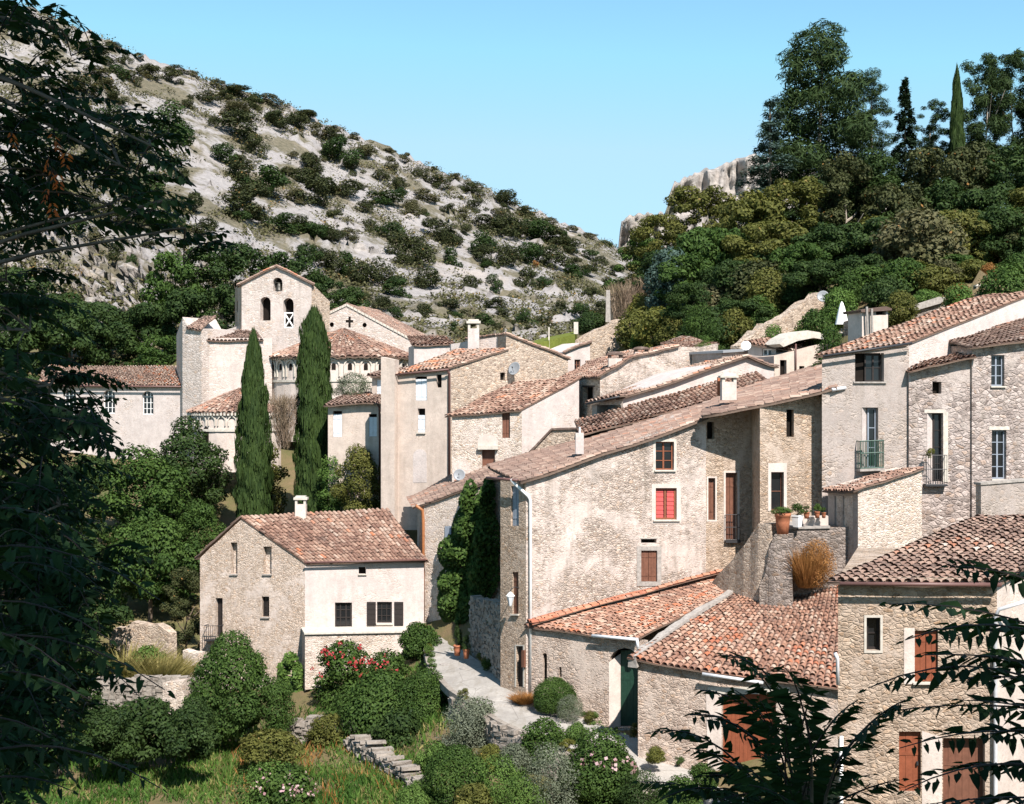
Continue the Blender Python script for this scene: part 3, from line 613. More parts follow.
def roof_patch(name, q, mat, parent, sp=.25, over=.25, verge=.12, seed=1, thick=.06, cols=None, gap=.0, row=.34):
    """canal tiles: rows of tapered half-round tiles laid from eave (q0,q1) to top (q3,q2), over a boarded underside"""
    e0, e1, r1, r0 = q; rd = np.random.default_rng(seed); o0 = off(parent)
    du0, du1 = (e0 - r0).normalized(), (e1 - r1).normalized(); e0 = e0 + du0 * over; e1 = e1 + du1 * over
    se = (e1 - e0).normalized(); sr = (r1 - r0).normalized() if (r1 - r0).length > .3 else None
    e0 = e0 - se * verge; e1 = e1 + se * verge
    if sr: r0 = r0 - sr * verge; r1 = r1 + sr * verge
    e0, e1, r1, r0 = [np.array(v) for v in (e0, e1, r1, r0)]
    wid = max(np.linalg.norm(e1 - e0), np.linalg.norm(r1 - r0)); nc = cols or max(2, int(wid / sp)); hgt = max(np.linalg.norm(r0 - e0), np.linalg.norm(r1 - e1)); nr = max(1, int(hgt / row))
    nrm = np.cross(e1 - e0, (r0 + r1) / 2 - (e0 + e1) / 2); nrm /= np.linalg.norm(nrm)
    if nrm[2] < 0: nrm = -nrm
    i, j = np.meshgrid(np.arange(nc), np.arange(nr), indexing='ij'); i = i.ravel(); j = j.ravel(); n = len(i)
    u = (i + .5) / nc; v0 = j / nr; ln = 1.22 / nr
    def S(u, v):
        u = u[:, None]; v = v[:, None]; return (e0 * (1 - u) + e1 * u) * (1 - v) + (r0 * (1 - u) + r1 * u) * v
    # old roofs sag and wander a little
    sag = lambda u, v: (fbm(u * 3 + seed, v * 2 + seed * 1.7, seed, 3) * .16 + np.sin(u * 3.14159) * -.03)[:, None] * nrm
    ju = rd.normal(0, .10 / nc, n); jv = rd.normal(0, .10 / nr, n) * (j > 0) + rd.normal(0, .05 / nr, n); a = S(u + ju * .5, v0 + jv) + sag(u, v0) ; b = S(u + ju, np.minimum(v0 + jv + ln, 1.01)) + sag(u, np.minimum(v0 + ln, 1))
    wl = np.linalg.norm(S(u + .5 / nc, v0) - S(u - .5 / nc, v0), axis=1); wr = np.linalg.norm(S(u + .5 / nc, np.minimum(v0 + ln, 1)) - S(u - .5 / nc, np.minimum(v0 + ln, 1)), axis=1)
    sd = S(np.minimum(u + .02, 1.02), v0) - S(u - .02, v0); sd /= np.linalg.norm(sd, axis=1, keepdims=True) + 1e-9
    A = []; K = 5; rl = (wl * .43 * rd.uniform(.94, 1.06, n))[:, None]; rr = (wr * .35)[:, None]; lift = rd.uniform(.025, .05, n)[:, None]
    for e, r, lf in ((a, rl, lift), (b, rr, .0)):
        for k in range(K):
            t = math.pi * k / (K - 1); A.append(e + sd * (r * math.cos(t)) + nrm * (np.minimum(r, .13) * math.sin(t) * .95 + lf + .02))
    V = np.stack(A, 1).reshape(-1, 3); base = (np.arange(n) * 2 * K)[:, None]
    Fs = np.concatenate([base + np.array([[k, k + 1, K + k + 1, K + k]]) for k in range(K - 1)], 0); tint = rd.uniform(0, 1, n); tint = np.clip(tint * .62 + .75 * (.6 * _vn(u * nc * .12, v0 * nr * .14, seed) + .4 * _vn(u * nc * .45, v0 * nr * .35, seed + 5)) - .17, 0, 1)
    if gap: keep = rd.uniform(size=n) > gap; Fs = Fs.reshape(K - 1, n, 4)[:, keep].reshape(-1, 4); tn = np.tile(tint[keep], K - 1)
    else: tn = np.tile(tint, K - 1)
    # channel tiles between the covers: one trough strip per column
    uc = np.arange(nc + 1) / nc; vv = np.linspace(0, 1, nr + 1); UU, VV = np.meshgrid(uc, vv, indexing='ij'); cU, cV = UU.ravel(), VV.ravel(); G = S(cU, cV) + sag(cU, cV) + nrm * .012
    nb = len(V); Gf = gridf(nc + 1, nr + 1, nb); V2 = np.concatenate([V, G]); tt = np.concatenate([tn, np.clip(rd.uniform(0, .55, len(Gf)), 0, 1)])
    o = link(name, np_mesh(name, V2 - np.array(o0), [np.concatenate([Fs, Gf])], tt), M[mat], parent)
    m = 8; U8, V8 = np.meshgrid(np.linspace(0, 1, m), np.linspace(0, 1, m), indexing='ij'); U8, V8 = U8.ravel(), V8.ravel(); hi = S(U8, V8) + sag(U8, V8) + nrm * .008; lo = S(U8, V8) + sag(U8, V8) - nrm * thick
    ed = [k * m for k in range(m)] + [(m - 1) * m + k for k in range(1, m)] + [k * m + m - 1 for k in range(m - 2, -1, -1)] + [k for k in range(m - 2, 0, -1)]; q8 = m * m
    F8 = [gridf(m, m)[:, ::-1], np.array([[a_, b_, b_ + q8, a_ + q8] for a_, b_ in zip(ed, ed[1:] + ed[:1])])]; link('eave_boards', np_mesh('eave_boards', np.concatenate([lo, hi]) - np.array(o0), F8), M['underlay'], o)
    return o
def stone_wall(name, pts, height, thick, mat, label, group=None, seed=1, tumble=.04, size=.34):
    """dry-stone wall laid from separate rough blocks in one mesh"""
    rd = random.Random(seed); mb = MB(); P = [Vector(p) for p in pts]; tot = sum((b - a).length for a, b in zip(P[:-1], P[1:]))
    nrow = max(3, int(height / (size * .5)))
    for row in range(nrow + 1):
        s = rd.uniform(0, size)
        while s < tot:
            w = size * rd.uniform(.55, 1.35); d = s + w / 2; k = 0
            while k < len(P) - 2 and d > (P[k + 1] - P[k]).length: d -= (P[k + 1] - P[k]).length; k += 1
            a, b = P[k], P[k + 1]; c = a.lerp(b, min(1, d / (b - a).length)); t = (b - a); t.z = 0; t.normalize(); n = Vector((-t.y, t.x, 0)); hh = size * .5 * rd.uniform(.75, 1.3)
            c = c + Vector((0, 0, -row * size * .5 - hh / 2 + rd.uniform(-tumble, tumble) * (2 if row == 0 else 1)))
            if row == 0 and rd.random() < .3: s += w; continue
            rz = rd.uniform(-.22, .22); tx = (t * math.cos(rz) + n * math.sin(rz)); ty = n * math.cos(rz) - t * math.sin(rz); tz = (Vector((0, 0, 1)) + t * rd.uniform(-.15, .15) + n * rd.uniform(-.15, .15)).normalized()
            i0 = len(mb.v); mb.box(c + n * rd.uniform(-tumble, tumble), tx * w * .5, ty * thick * .5 * rd.uniform(.9, 1.12), tz * hh * .52)
            for q in range(i0, len(mb.v)): mb.v[q] = mb.v[q] + Vector((rd.uniform(-1, 1), rd.uniform(-1, 1), rd.uniform(-1, 1))) * size * .09
            s += w * .97
    core = [p - Vector((0, 0, .18)) for p in P]
    for a, b in zip(core[:-1], core[1:]):
        t = (b - a); t.z = 0; t.normalize(); n = Vector((-t.y, t.x, 0)) * thick * .36; z = Vector((0, 0, height)); mb.hexa([a - n - z, a + n - z, b + n - z, b - n - z, a - n, a + n, b + n, b - n])
    o = mb.build(name, M[mat], None); fix(o); return tag(o, label, 'wall', group)
def slab_wall(name, pts, height, thick, mat, label, cat, group=None, jit=.06, seed=1, parent=None, sub=.5):
    """free-standing dry-stone wall following top points (3-D), uneven along its top"""
    rd = random.Random(seed); P = []
    for a, b in zip(pts[:-1], pts[1:]):
        n = max(1, int((Vector(b) - Vector(a)).length / sub))
        for i in range(n): P.append(Vector(a).lerp(Vector(b), i / n))
    P.append(Vector(pts[-1])); mb = MB(); L = []
    for i, p in enumerate(P):
        d = P[min(i + 1, len(P) - 1)] - P[max(i - 1, 0)]; d.z = 0; d.normalize(); s = Vector((-d.y, d.x, 0)) * thick / 2; t = p + Vector((0, 0, rd.uniform(-jit, jit))); h = height[i * len(height) // len(P)] if isinstance(height, (list, tuple)) else height
        row = [t - s * 1.25 - Vector((0, 0, h)), t - s + Vector((rd.uniform(-.03, .03),) * 2 + (0,)), t + s + Vector((0, 0, rd.uniform(-.04, .04))), t + s * 1.25 - Vector((0, 0, h))]; L.append(len(mb.v)); mb.v += row
    for a, b in zip(L[:-1], L[1:]):
        for k in range(3): mb.f.append([a + k, b + k, b + k + 1, a + k + 1])
        mb.f.append([a + 3, b + 3, b, a])
    mb.f.append([L[0] + k for k in range(4)]); mb.f.append([L[-1] + 3 - k for k in range(4)])
    o = mb.build(name, M[mat], parent); fix(o)
    return tag(o, label, cat, group) if parent is None else o
# ---------------------------------------------------------------- street and steps
Lf = [(423,638,79.5),(430,668,72),(450,690,67.5),(500,722,62),(560,749,59.5),(640,785,56),(690,806,54),(760,835,52)]
Rt = [(446,632,80.5),(470,655,74),(512,684,67.6),(545,704,65.4),(600,725,63),(648,742,60.5),(700,775,58),(830,810,55)]
ml = [at(*a) for a in Lf]; mr = [at(*a) for a in Rt]
def resample(P, n):
    out = []; L = [0]
    for a, b in zip(P[:-1], P[1:]): L.append(L[-1] + (b - a).length)
    for i in range(n):
        d = L[-1] * i / (n - 1); k = min(max(0, sum(1 for x in L if x <= d) - 1), len(P) - 2); out.append(P[k].lerp(P[k + 1], (d - L[k]) / (L[k + 1] - L[k])))
    return out
ml, mr = resample(ml, 40), resample(mr, 40); mb = MB()
for a, b, c, d in zip(ml[:-1], mr[:-1], mr[1:], ml[1:]): mb.face([a, b, c, d])
g = NG('street_concrete'); p = g.pos(); n_ = g.noise(p, .5, 6, .65, .4); f_ = g.noise(p, 7, 6, .7)
c_ = g.mix(g.rng(n_, .35, .65), (.26, .24, .215), (.37, .345, .31)); c_ = g.mix(g.rng(f_, .46, .7, 0, .6), c_, (.20, .18, .155)); c_ = g.mix(g.rng(g.noise(g.pos((1, .25, 1)), 1.6, 5, .7), .54, .62, 0, .5), c_, (.22, .195, .16)); ck = g.vor(p, .55, 'DISTANCE_TO_EDGE'); c_ = g.mix(g.rng(ck.outputs['Distance'], .0, .012, .6, 0), c_, (.12, .105, .09)); c_ = g.mix(g.rng(g.noise(p, .28, 5, .7), .57, .62, 0, .45), c_, (.24, .22, .20))
g.bump(f_, .3, .02); o = mb.build('street', g.col(c_)); fix(o); tag(o, kind='structure')
mb = MB()
for a, b in zip(ml[:-1], ml[1:]):                                      # raised stone edge of the street
    d = (b - a).normalized(); s_ = Vector((-d.y, d.x, 0)) * .14
    mb.hexa([a - s_ - Vector((0, 0, .3)), a + s_ - Vector((0, 0, .3)), b + s_ - Vector((0, 0, .3)), b - s_ - Vector((0, 0, .3)), a - s_ + Vector((0, 0, .05)), a + s_ + Vector((0, 0, .05)), b + s_ + Vector((0, 0, .05)), b - s_ + Vector((0, 0, .05))])
tag(mb.build('kerb', M['block_stone']), kind='structure')
for k_, u_, lab in ((9, .35, 'round drain cover at the street edge near the gabled house'), (11, .62, 'round drain cover in the street beside the potted plants'), (24, .45, 'round drain cover in the street below the arched green door')):
    c = ml[k_].lerp(mr[k_], u_); mb = MB(); mb.lathe(c, [(.3, -.05), (.3, .006), (.27, .012), (.2, .008)], 16)
    tag(mb.build('manhole_cover', M['cement_grey']), lab, 'manhole cover', 'drain covers in the street')

# ---------------------------------------------------------------- gabled stone house in the garden
h = Bld('stone_house', 'detached stone house with brick-red tiled gable roof and dark shutters, standing in the garden', 'house', None, at(305, 700, 80))
wg = W(200, 82, 305, 80); wf = W(305, 80, 424, 81.5)
gw = [(263.2,546.5,271.6,574), (230.6,542.5,237.4,574), (215.6,598,222.6,637), (261.6,596.5,269.2,617)]
h.wall(wg, [(200,555),(243,516.5),(305,561),(305,712),(200,712)], 'rubble_gable', gw, .34, name='gable_wall')
fw = [(358.7,567,366,574), (335,602.5,352,633), (377,601.8,392,623)]
h.wall(wf, [(305,561),(424,558),(424,690),(305,712)], 'white_plaster', fw, .22, name='front_wall')
A0, A1 = wg.p(200, 555), wf.p(424, 558); apex = wg.p(243, 516.5); rr_ = Vector((-10.2 + 2.5, 86.0, apex.z)); bk = Vector((-12.4, 90.0, A0.z))
mb = MB(); D_ = Vector((0, 0, -9))
mb.face([A0, bk, bk + D_, A0 + D_]); mb.face([bk, A1 + Vector((-1, 7, 0)), A1 + Vector((-1, 7, -9)), bk + D_]); mb.face([A1, rr_, A1 + Vector((-1, 7, 0)), A1 + Vector((-1, 7, -9)), A1 + D_])
mb.build('back_wall', M['rubble_gable'], h.root)
h.roof(wf.p(305, 561), A1, rr_, apex, 'tile_red', .27, .32, .16, seed=11, row=.40) if False else roof_patch('roof', [wf.p(305, 561), A1, rr_, apex], 'tile_red', h.root, .28, .32, .16, 11, .1, None, 0, .42)
roof_patch('rear_roof', [A1 + Vector((-1, 7, 0)), A0, apex, rr_], 'tile_red', h.root, .28, .3, .14, 12, .1, None, 0, .42)
for r in gw: h.sill(wg, r, 'cement_grey', .6, 1.2, .10) if r[3] < 630 else None
for r in gw[:2]: h.opening(wg, r, 'dark', depth=.30, pane='rubble_pale', name='blocked_window')
h.opening(wg, gw[2], 'door', 'wood_dark', .30); h.opening(wg, gw[3], 'frame', 'wood_dark', .24, 2, 4)
h.opening(wf, fw[0], 'dark', depth=.2); h.opening(wf, fw[1], 'frame', 'wood_dark', .18, 3, 4, name='glazed_door', frame=.10); h.opening(wf, fw[2], 'frame', 'wood_dark', .16, 3, 3)
for r in ((366.8,601.8,375.7,625.6), (394.2,601.8,403.2,625.6)):
    mb = MB(); q = [wf.p(r[0], r[1], .03), wf.p(r[2], r[1], .03), wf.p(r[2], r[3], .03), wf.p(r[0], r[3], .03)]; mb.prism(q, wf.n * .04)
    for k in range(5): yy = r[1] + 2 + k * (r[3] - r[1] - 4) / 4; mb.prism([wf.p(r[0] + .6, yy - .3, .07), wf.p(r[2] - .6, yy - .3, .07), wf.p(r[2] - .6, yy + .3, .07), wf.p(r[0] + .6, yy + .3, .07)], wf.n * .015)
    o = mb.build('shutter', M['wood_dark'], h.root); fix(o)
h.sill(wf, fw[2], 'cement', 1, 1.6); h.sill(wf, fw[0], 'cement', .6, 1)
h.chimney(294, 306.5, 496, 524, 82.5, 'cream_plaster', .6)
h.gutter(wf.p(304, 562, .36), wf.p(425, 559.2, .36), .06, 'pipe_brown')
mb = MB()
for px in np.linspace(208.5, 223.5, 8): mb.tube([wg.p(px, 624.5, .5), wg.p(px, 639, .5)], .015, 5)
for py in (624.5, 639): mb.tube([wg.p(208.5, py, .5), wg.p(223.5, py, .5)], .02, 5)
for px in (208.5, 223.5):
    for py in (624.5, 638.6): mb.tube([wg.p(px, py, .5), wg.p(px, py, -.02)], .02, 5)
mb.prism([wg.p(208.5, 638.6, .5), wg.p(223.5, 638.6, .5), wg.p(223.5, 640, .5), wg.p(208.5, 640, .5)], wg.n * -.55)
h_rail = mb.build('balcony', M['iron'], h.root)
# terrace under the front wall
t = empty('terrace_wall', at(305, 690, 78)); tag(t, 'low stone terrace wall with flat coping under the white front of the gabled house', 'wall')
wt = W(304, 78.2, 424, 79.8); mb = MB(); mb.prism([wt.p(305, 634.5), wt.p(424, 632), wt.p(424, 672), wt.p(305, 690)], wt.n * -2.2); o = mb.build('wall', M['rubble_pale'], t); fix(o)
mb = MB(); mb.prism([wt.p(304, 632.6, .12), wt.p(424.6, 630.4, .12), wt.p(424.6, 632, .12), wt.p(304, 634.3, .12)], wt.n * -2.0); o = mb.build('coping', M['cement'], t); fix(o)

# ---------------------------------------------------------------- ivy house at the end of the street
h = Bld('ivy_house', 'plain stone house with sloping verge at the street end, partly covered by a dark climber', 'house', None, at(424, 645, 82))
w = W(424, 82, 504, 79); ho = [(446,526.5,458,544)]
h.wall(w, [(424,505),(494,480.5),(504,478),(504,660),(424,648)], 'rubble_pale', ho, .2, Vector((-1.0, 9, 0)))
h.opening(w, (452,526.5,458,544), 'frame', 'shutter_grey', .12, 1, 2)
mb = MB(); mb.prism([w.p(445.5,526,.02), w.p(451.7,526,.02), w.p(451.7,544.4,.02), w.p(445.5,544.4,.02)], w.n * .05); o = mb.build('shutter', M['shutter_grey'], h.root); fix(o)
e0, e1 = w.p(424, 503.5), w.p(424, 503.5) + Vector((-1, 9, 0)); roof_patch('roof', [e1, e0, w.p(503, 476.8), w.p(503, 476.8) + Vector((-1, 9, .6))], 'tile_old', h.root, .26, .9, .18, 21)
h.pipe([w.p(421, 505, .5), w.p(424, 510, .16), w.p(424.5, 521, .12), w.p(424.5, 621, .12)], .09, 'copper')
# dry-stone wall along the passage
o = stone_wall('passage_wall', [at(474,597,75.5), at(487,601,72), at(506,600,68.3)], 4.2, .55, 'block_stone', 'rough dry-stone wall beside the street, hung with two flower pots', None, 5)

# ---------------------------------------------------------------- tall house with the red window
h = Bld('red_window_house', 'tall weathered stone house with one red-shuttered window and a white downpipe at its corner', 'house', None, at(526, 700, 66))
wb = W(526, 66, 706, 68.8); wl = W(500.5, 67.4, 526, 66)
hb = [(655.6,441.7,674,470), (655.6,488,676.6,519.6), (641,550.5,657,581.7), (641,539,656.5,543)]
h.wall(wb, [(526,478),(706,416),(706,600),(640,740),(526,720)], 'old_plaster', hb, .3, Vector((-1, 9.5, 0)), name='gable_wall')
hl = [(511,486,518.8,526), (512.4,572,518.4,614), (516.2,646,523.2,687)]
h.wall(wl, [(500.5,478),(526,478),(526,720),(500.5,705)], 'rubble_warm', hl, .22, name='street_wall')
h.opening(wb, hb[0], 'frame', 'wood_orange', .2, 2, 3); h.sill(wb, hb[0], 'cement', 1.5, 1.4); h.surround(wb, hb[0], 2.5, 'cement', .012)
h.surround(wb, hb[1], 4, 'cream_plaster', .02)
o = h.opening(wb, hb[1], 'frame', 'wood_orange', .14, 2, 1, name='red_window', label='orange-brown frame with red inner shutters', frame=.09)
mb = MB()
for u0, u1 in ((655.8, 664.5), (668, 676.4)):
    for k in range(7): y = 488.6 + k * 4.4; mb.prism([wb.p(u0, y, -.15), wb.p(u1, y, -.15), wb.p(u1, y + 3.9, -.13), wb.p(u0, y + 3.9, -.13)], wb.n * -.02)
c_ = mb.build('shutter', M['wood_red'], o); fix(c_); h.sill(wb, hb[1], 'cement', 3, 1.6)
h.surround(wb, hb[2], 4.2, 'cement_grey', .03); h.opening(wb, hb[2], 'shut', 'wood_brown', .10); h.opening(wb, hb[3], 'dark', depth=.2); h.lintel(wb, hb[3], 'cement_grey', 1, 1)
h.opening(wl, hl[0], 'shut', 'shutter_grey', .12); h.opening(wl, hl[1], 'shut', 'wood_brown', .12); h.opening(wl, hl[2], 'door', 'wood_dark', .18); h.sill(wl, hl[1], 'cement', 1, 1.4); h.surround(wl, hl[2], 1.2, 'cement', .02, sides=(1,1,1,0))
mb = MB(); mb.prism([wl.p(523.6,650,.02), wl.p(526.2,650,.02), wl.p(526.2,667,.02), wl.p(523.6,667,.02)], wl.n * .12); o = mb.build('meter_box', M['wood_brown'], h.root); fix(o)
# roof running up the slope behind the verge
v0, v1 = wb.p(524, 480), wb.p(706, 416.5); b0 = at(492, 475, 78.5); b1 = at(704, 402, 80.5); b0.z = max(b0.z, v0.z + .1)
roof_patch('roof', [b0, v0 + wb.n * .18, v1 + wb.n * .18, b1], 'tile_old', h.root, .27, .25, .05, 31, .1, None, 0, .5)
h.chimney(575, 584.5, 433, 454, 68.5, 'white_plaster', .5, None)
mb = MB(); c = at(579.7, 452, 68.75); mb.tube([at(579.7, 434, 68.75), at(579.7, 427, 68.75)], .05, 6); mb.build('flue', M['zinc'], h.root)
h.pipe([wl.p(517, 479, .35), wl.p(519, 483, .3), wb.p(527.5, 496, .14), wb.p(529.5, 500, .12), wb.p(529.8, 694, .12)], .075, 'white_paint')
h.gutter(wl.p(492, 477.6, .34), wl.p(523, 480, .34), .07, 'pipe_brown')
# street lantern on the wall
s = empty('street_lantern', wl.p(519, 596, .5)); tag(s, 'white lantern on a bracket on the corner of the red-windowed house', 'street lamp')
mb = MB(); c = wl.p(519.3, 604, .55); mb.lathe(c, [(.07, 0), (.17, .38), (.19, .42)], 6); mb.build('lamp_glass', M['lantern'], s)
mb = MB(); mb.lathe(c + Vector((0, 0, .425)), [(.21, 0), (.12, .12), (.03, .2)], 6); mb.lathe(c + Vector((0, 0, -.06)), [(.04, 0), (.08, .06)], 6); mb.build('lamp_cap', M['white_paint'], s)
mb = MB(); mb.tube([wl.p(519.3, 588, -.05), wl.p(519.3, 586.5, .3), c + Vector((0, 0, .72)), c + Vector((0, 0, .6))], .022, 6); mb.build('bracket', M['iron'], s)

# ---------------------------------------------------------------- house under the long roof
h = Bld('long_roof_house', 'brown rubble house with deep eave shade, four narrow openings and a long tiled roof', 'house', None, at(706, 590, 68.8))
w1 = W(706, 68.8, 753, 69.5); w2 = W(760, 67.06, 832, 67.6)
h1 = [(708.2,478,715.2,520), (725.6,472.7,737.4,539.6), (707,422,714.5,439)]
h.wall(w1, [(706,418),(754,409),(754,620),(706,620)], 'rubble_warm', h1, .3, Vector((-1, 9.5, 0)), name='recessed_wall')
h2 = [(786.4,409.5,794,437), (771,472,783.8,511)]
h.wall(w2, [(760,405),(832,389),(832,600),(760,600)], 'rubble_warm', h2, .34, Vector((0, 9.0, 0)), name='wall')
h.opening(w1, h1[0], 'shut', 'wood_brown', .22); h.opening(w1, h1[1], 'shut', 'wood_brown', .24, name='french_door'); h.opening(w1, h1[2], 'dark', depth=.3)
h.surround(w1, h1[1], 2, 'cream_plaster', .015); h.surround(w1, h1[0], 1.6, 'cream_plaster', .015)
h.opening(w2, h2[0], 'dark', depth=.3); h.opening(w2, h2[1], 'frame', 'wood_brown', .28, 1, 2, name='french_window'); h.surround(w2, h2[1], 3, 'cream_plaster', .02, sides=(1, 3, 1, 0))
mb = MB()
for px in np.linspace(724.6, 738.6, 7): mb.tube([w1.p(px, 514.5, .14), w1.p(px, 540, .14)], .014, 5)
for py in (514.5, 527, 539.5): mb.tube([w1.p(724.6, py, .14), w1.p(738.6, py, .14)], .018, 5)
for px in (724.6, 738.6): mb.tube([w1.p(px, 515, .14), w1.p(px, 515, -.05)], .018, 5)
mb.prism([w1.p(724, 540, .2), w1.p(739, 540, .2), w1.p(739, 542.5, .2), w1.p(724, 542.5, .2)], w1.n * -.25); mb.build('balcony', M['iron'], h.root)
v0 = wb.p(699, 417, .25); v1 = w2.p(829, 387.5, 1.0); v0 = Vector((v1.x - (v1.x - v0.x), v0.y - .9, v0.z)); b0, b1 = at(704, 402, 80.5), at(832, 360.5, 81)
roof_patch('roof', [b0, v0, v1, b1], 'tile_old', h.root, .27, .05, .12, 32, .1, None, 0, .5)
ch = h.chimney(721, 738, 374, 400, 71.5, 'cream_plaster', .75, 'arch')
h.chimney(717.5, 721.5, 377, 396, 72.5, 'terracotta', .3, None)
h.gutter(v1 + Vector((-.25, -.1, -.12)), v1 + Vector((.45, .2, -.02)), .09, 'zinc')

# ---------------------------------------------------------------- terrace with pots, buttress
t = empty('terrace', at(825, 560, 62)); tag(t, 'raised stone terrace with a pale low parapet carrying flower pots', 'terrace')
wt = W(793, 64.6, 866, 64.2)
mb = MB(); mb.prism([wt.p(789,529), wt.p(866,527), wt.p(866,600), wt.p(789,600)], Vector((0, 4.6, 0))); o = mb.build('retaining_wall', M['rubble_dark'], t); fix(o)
mb = MB(); mb.prism([wt.p(790,526.6,.08), wt.p(830,525.8,.08), wt.p(830,528.2,.08), wt.p(790,529,.08)], Vector((0, 4.4, 0))); o = mb.build('coping', M['cement_grey'], t); fix(o)
mb = MB(); mb.prism([wt.p(803.5,517.5,-.3), wt.p(829,516.5,-.3), wt.p(829,526,-.3), wt.p(803.5,526.5,-.3)], Vector((0, .4, 0))); o = mb.build('parapet', M['cream_plaster'], t); fix(o)
o = slab_wall('buttress_wall', [at(720,582,68), at(738,563,66.6), at(752,544,65.6), at(765,524,64.8), at(776,522,64.4)], 5.5, .9, 'rubble', 'sloping rubble buttress climbing between the lower roofs and the pot terrace', 'wall', None, .08, 9)
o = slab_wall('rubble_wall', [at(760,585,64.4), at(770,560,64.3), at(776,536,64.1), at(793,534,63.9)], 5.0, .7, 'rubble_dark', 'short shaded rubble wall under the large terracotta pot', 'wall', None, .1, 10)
def pot(px0, px1, py0, py1, Y, mat, label, lf='lf_mid', plh=.5, seed=1, square=False):
    a = at((px0 + px1) / 2, py1, Y); hh = (py1 - py0) / F * Y; r = (px1 - px0) / 2 / F * Y
    o = empty('flower_pot', a); tag(o, label, 'flower pot', 'potted plants'); mb = MB()
    mb.lathe(a, [(r * .72, 0), (r * .9, hh * .55), (r * .98, hh * .84), (r * 1.06, hh * .86), (r * 1.06, hh), (r * .9, hh), (r * .86, hh * .9)], 4 if square else 14); mb.build('pot', M[mat], o, not square)
    if lf:
        me = plant_mesh(f'scrub{seed%3+1}', KIND['scrub'](seed % 3 + 1)[0]); c = bpy.data.objects.new('plant', me); C.objects.link(c); c.parent = o
        if not me.materials: me.materials.append(M[lf])
        c.material_slots[0].link = 'OBJECT'; c.material_slots[0].material = M[lf]; c.location = (0, 0, hh * .88); c.scale = (r * 3.0, r * 3.0, plh); c.rotation_euler = (0, 0, seed)
    return o
pot(775,790.5,513,534,63.9,'terracotta','large terracotta jar with a low plant at the terrace end','lf_bright',.35,1)
pot(791.5,803,515,527,64.2,'white_paint','square white planter with grassy plant on the pot terrace','lf_mid',.55,2,True)
pot(803.5,809.5,512,518.5,64.3,'terracotta','small red pot next to the white planter on the parapet','lf_mid',.3,3)
pot(814.5,820,511.5,518,64.3,'terracotta','small red pot with a leafy plant further along the pale parapet','lf_bright',.35,4)
pot(821.5,826,512.5,518,64.3,'terracotta','smallest red pot at the lean-to end of the parapet','lf_mid',.25,5)
pot(475,481,615,622.5,74.2,'terracotta','flower pot hung on the dry-stone passage wall, upper one','lf_bright',.5,6)
pot(488,495,625.5,634.5,70.8,'terracotta','flower pot hung on the dry-stone passage wall, lower one','lf_mid',.55,7)
pot(453.5,461,645,655.5,73.2,'terracotta','potted bush on the street by the passage mouth','lf_dark',1.0,8)
pot(463,469.5,649,658.5,72.2,'terracotta','squat clay pot with a dark plant at the foot of the dry-stone wall','lf_dark',.7,9)

# ---------------------------------------------------------------- low sheds along the street
h = Bld('arched_shed', 'low stone shed with arched green door under an orange-edged tiled roof', 'shed', None, at(531, 700, 66))
w = W(531, 65.9, 648, 63.3); ho = [(609,648,640,728,'a'), (542.6,653,547,682,'a'), (559,667,561.5,677)]
h.wall(w, [(531,630),(648,640),(648,745),(531,706)], 'shed_wall', ho, .55)
h.opening(w, (617,652,640,727,'a'), 'door', 'door_green', .45, arch=True); h.opening(w, ho[0], 'dark', depth=.5, name='doorway'); h.opening(w, ho[1], 'dark', depth=.25); h.opening(w, ho[2], 'dark', depth=.25)
mb = MB(); a, b = w.p(609.2, 668, -.02), w.p(617, 727, -.43); mb.hexa([w.p(609,728,.01), w.p(609,728,-.5), w.p(617.2,728,-.46), w.p(617.2,728,-.40), w.p(609,662,.01), w.p(609,662,-.5), w.p(617.2,655,-.46), w.p(617.2,655,-.40)]); mb.build('jamb', M['cream_plaster'], h.root)
e0, e1 = w.p(532, 625.5), w.p(640, 637.5); r0 = wb.p(719, 572.5); r1 = at(742, 586, 67.2)
roof_patch('roof', [e0, e1, r1, r0], 'tile_shed', h.root, .27, .3, .1, 41)
mb = MB(); q0 = wb.p(528, 622, .15); q1 = wb.p(717, 571.5, .15)
# new orange tiles laid along the wall
q0b, q1b = q0 + Vector((.24, -.4, -.05)), q1 + Vector((.20, -.4, -.05)); up = Vector((0, 0, .07)); roof_patch('edge_tiles', [q0 + up, q0b + up, q1b + up, q1 + up], 'tile_orange', h.root, .26, .1, .03, 42, .02)
h.gutter(w.p(595, 634.5, .36), w.p(641, 638.4, .36), .075, 'zinc'); h.pipe([w.p(640, 638.6, .36), w.p(640.6, 645, .34), w.p(640.3, 650, .2)], .07, 'zinc')
h = Bld('garage_shed', 'low stone shed with rust-brown garage door and broad tiled roof', 'shed', None, at(638, 745, 59))
w = W(638, 59, 842, 56.5); ho = [(722,694,776,776)]
h.wall(w, [(638,660),(842,684),(842,800),(638,760)], 'shed_wall', ho, .5); h.opening(w, ho[0], 'door', 'door_rust', .32, name='garage_door')
mb = MB(); a = w.p(638, 660); b = w.p(638, 760); vv = Vector((1.2, 5.0, -.3)); mb.face([a, b, b + vv, a + vv]); mb.build('side_wall', M['shed_wall'], h.root)
h.lintel(w, ho[0], 'cement', 14, 7, .03)
mb = MB(); mb.prism([w.p(706,693.5,.02), w.p(721.6,693.5,.02), w.p(721.6,775,.02), w.p(708,775,.02)], w.n * -.1); o = mb.build('jamb', M['cream_plaster'], h.root); fix(o)
e0, e1 = w.p(633, 656.5), w.p(842, 686); r0, r1 = at(742, 589, 67.2), at(846, 584, 64.5)
roof_patch('roof', [e0, e1, r1, r0], 'tile_shed', h.root, .28, .32, .1, 43)
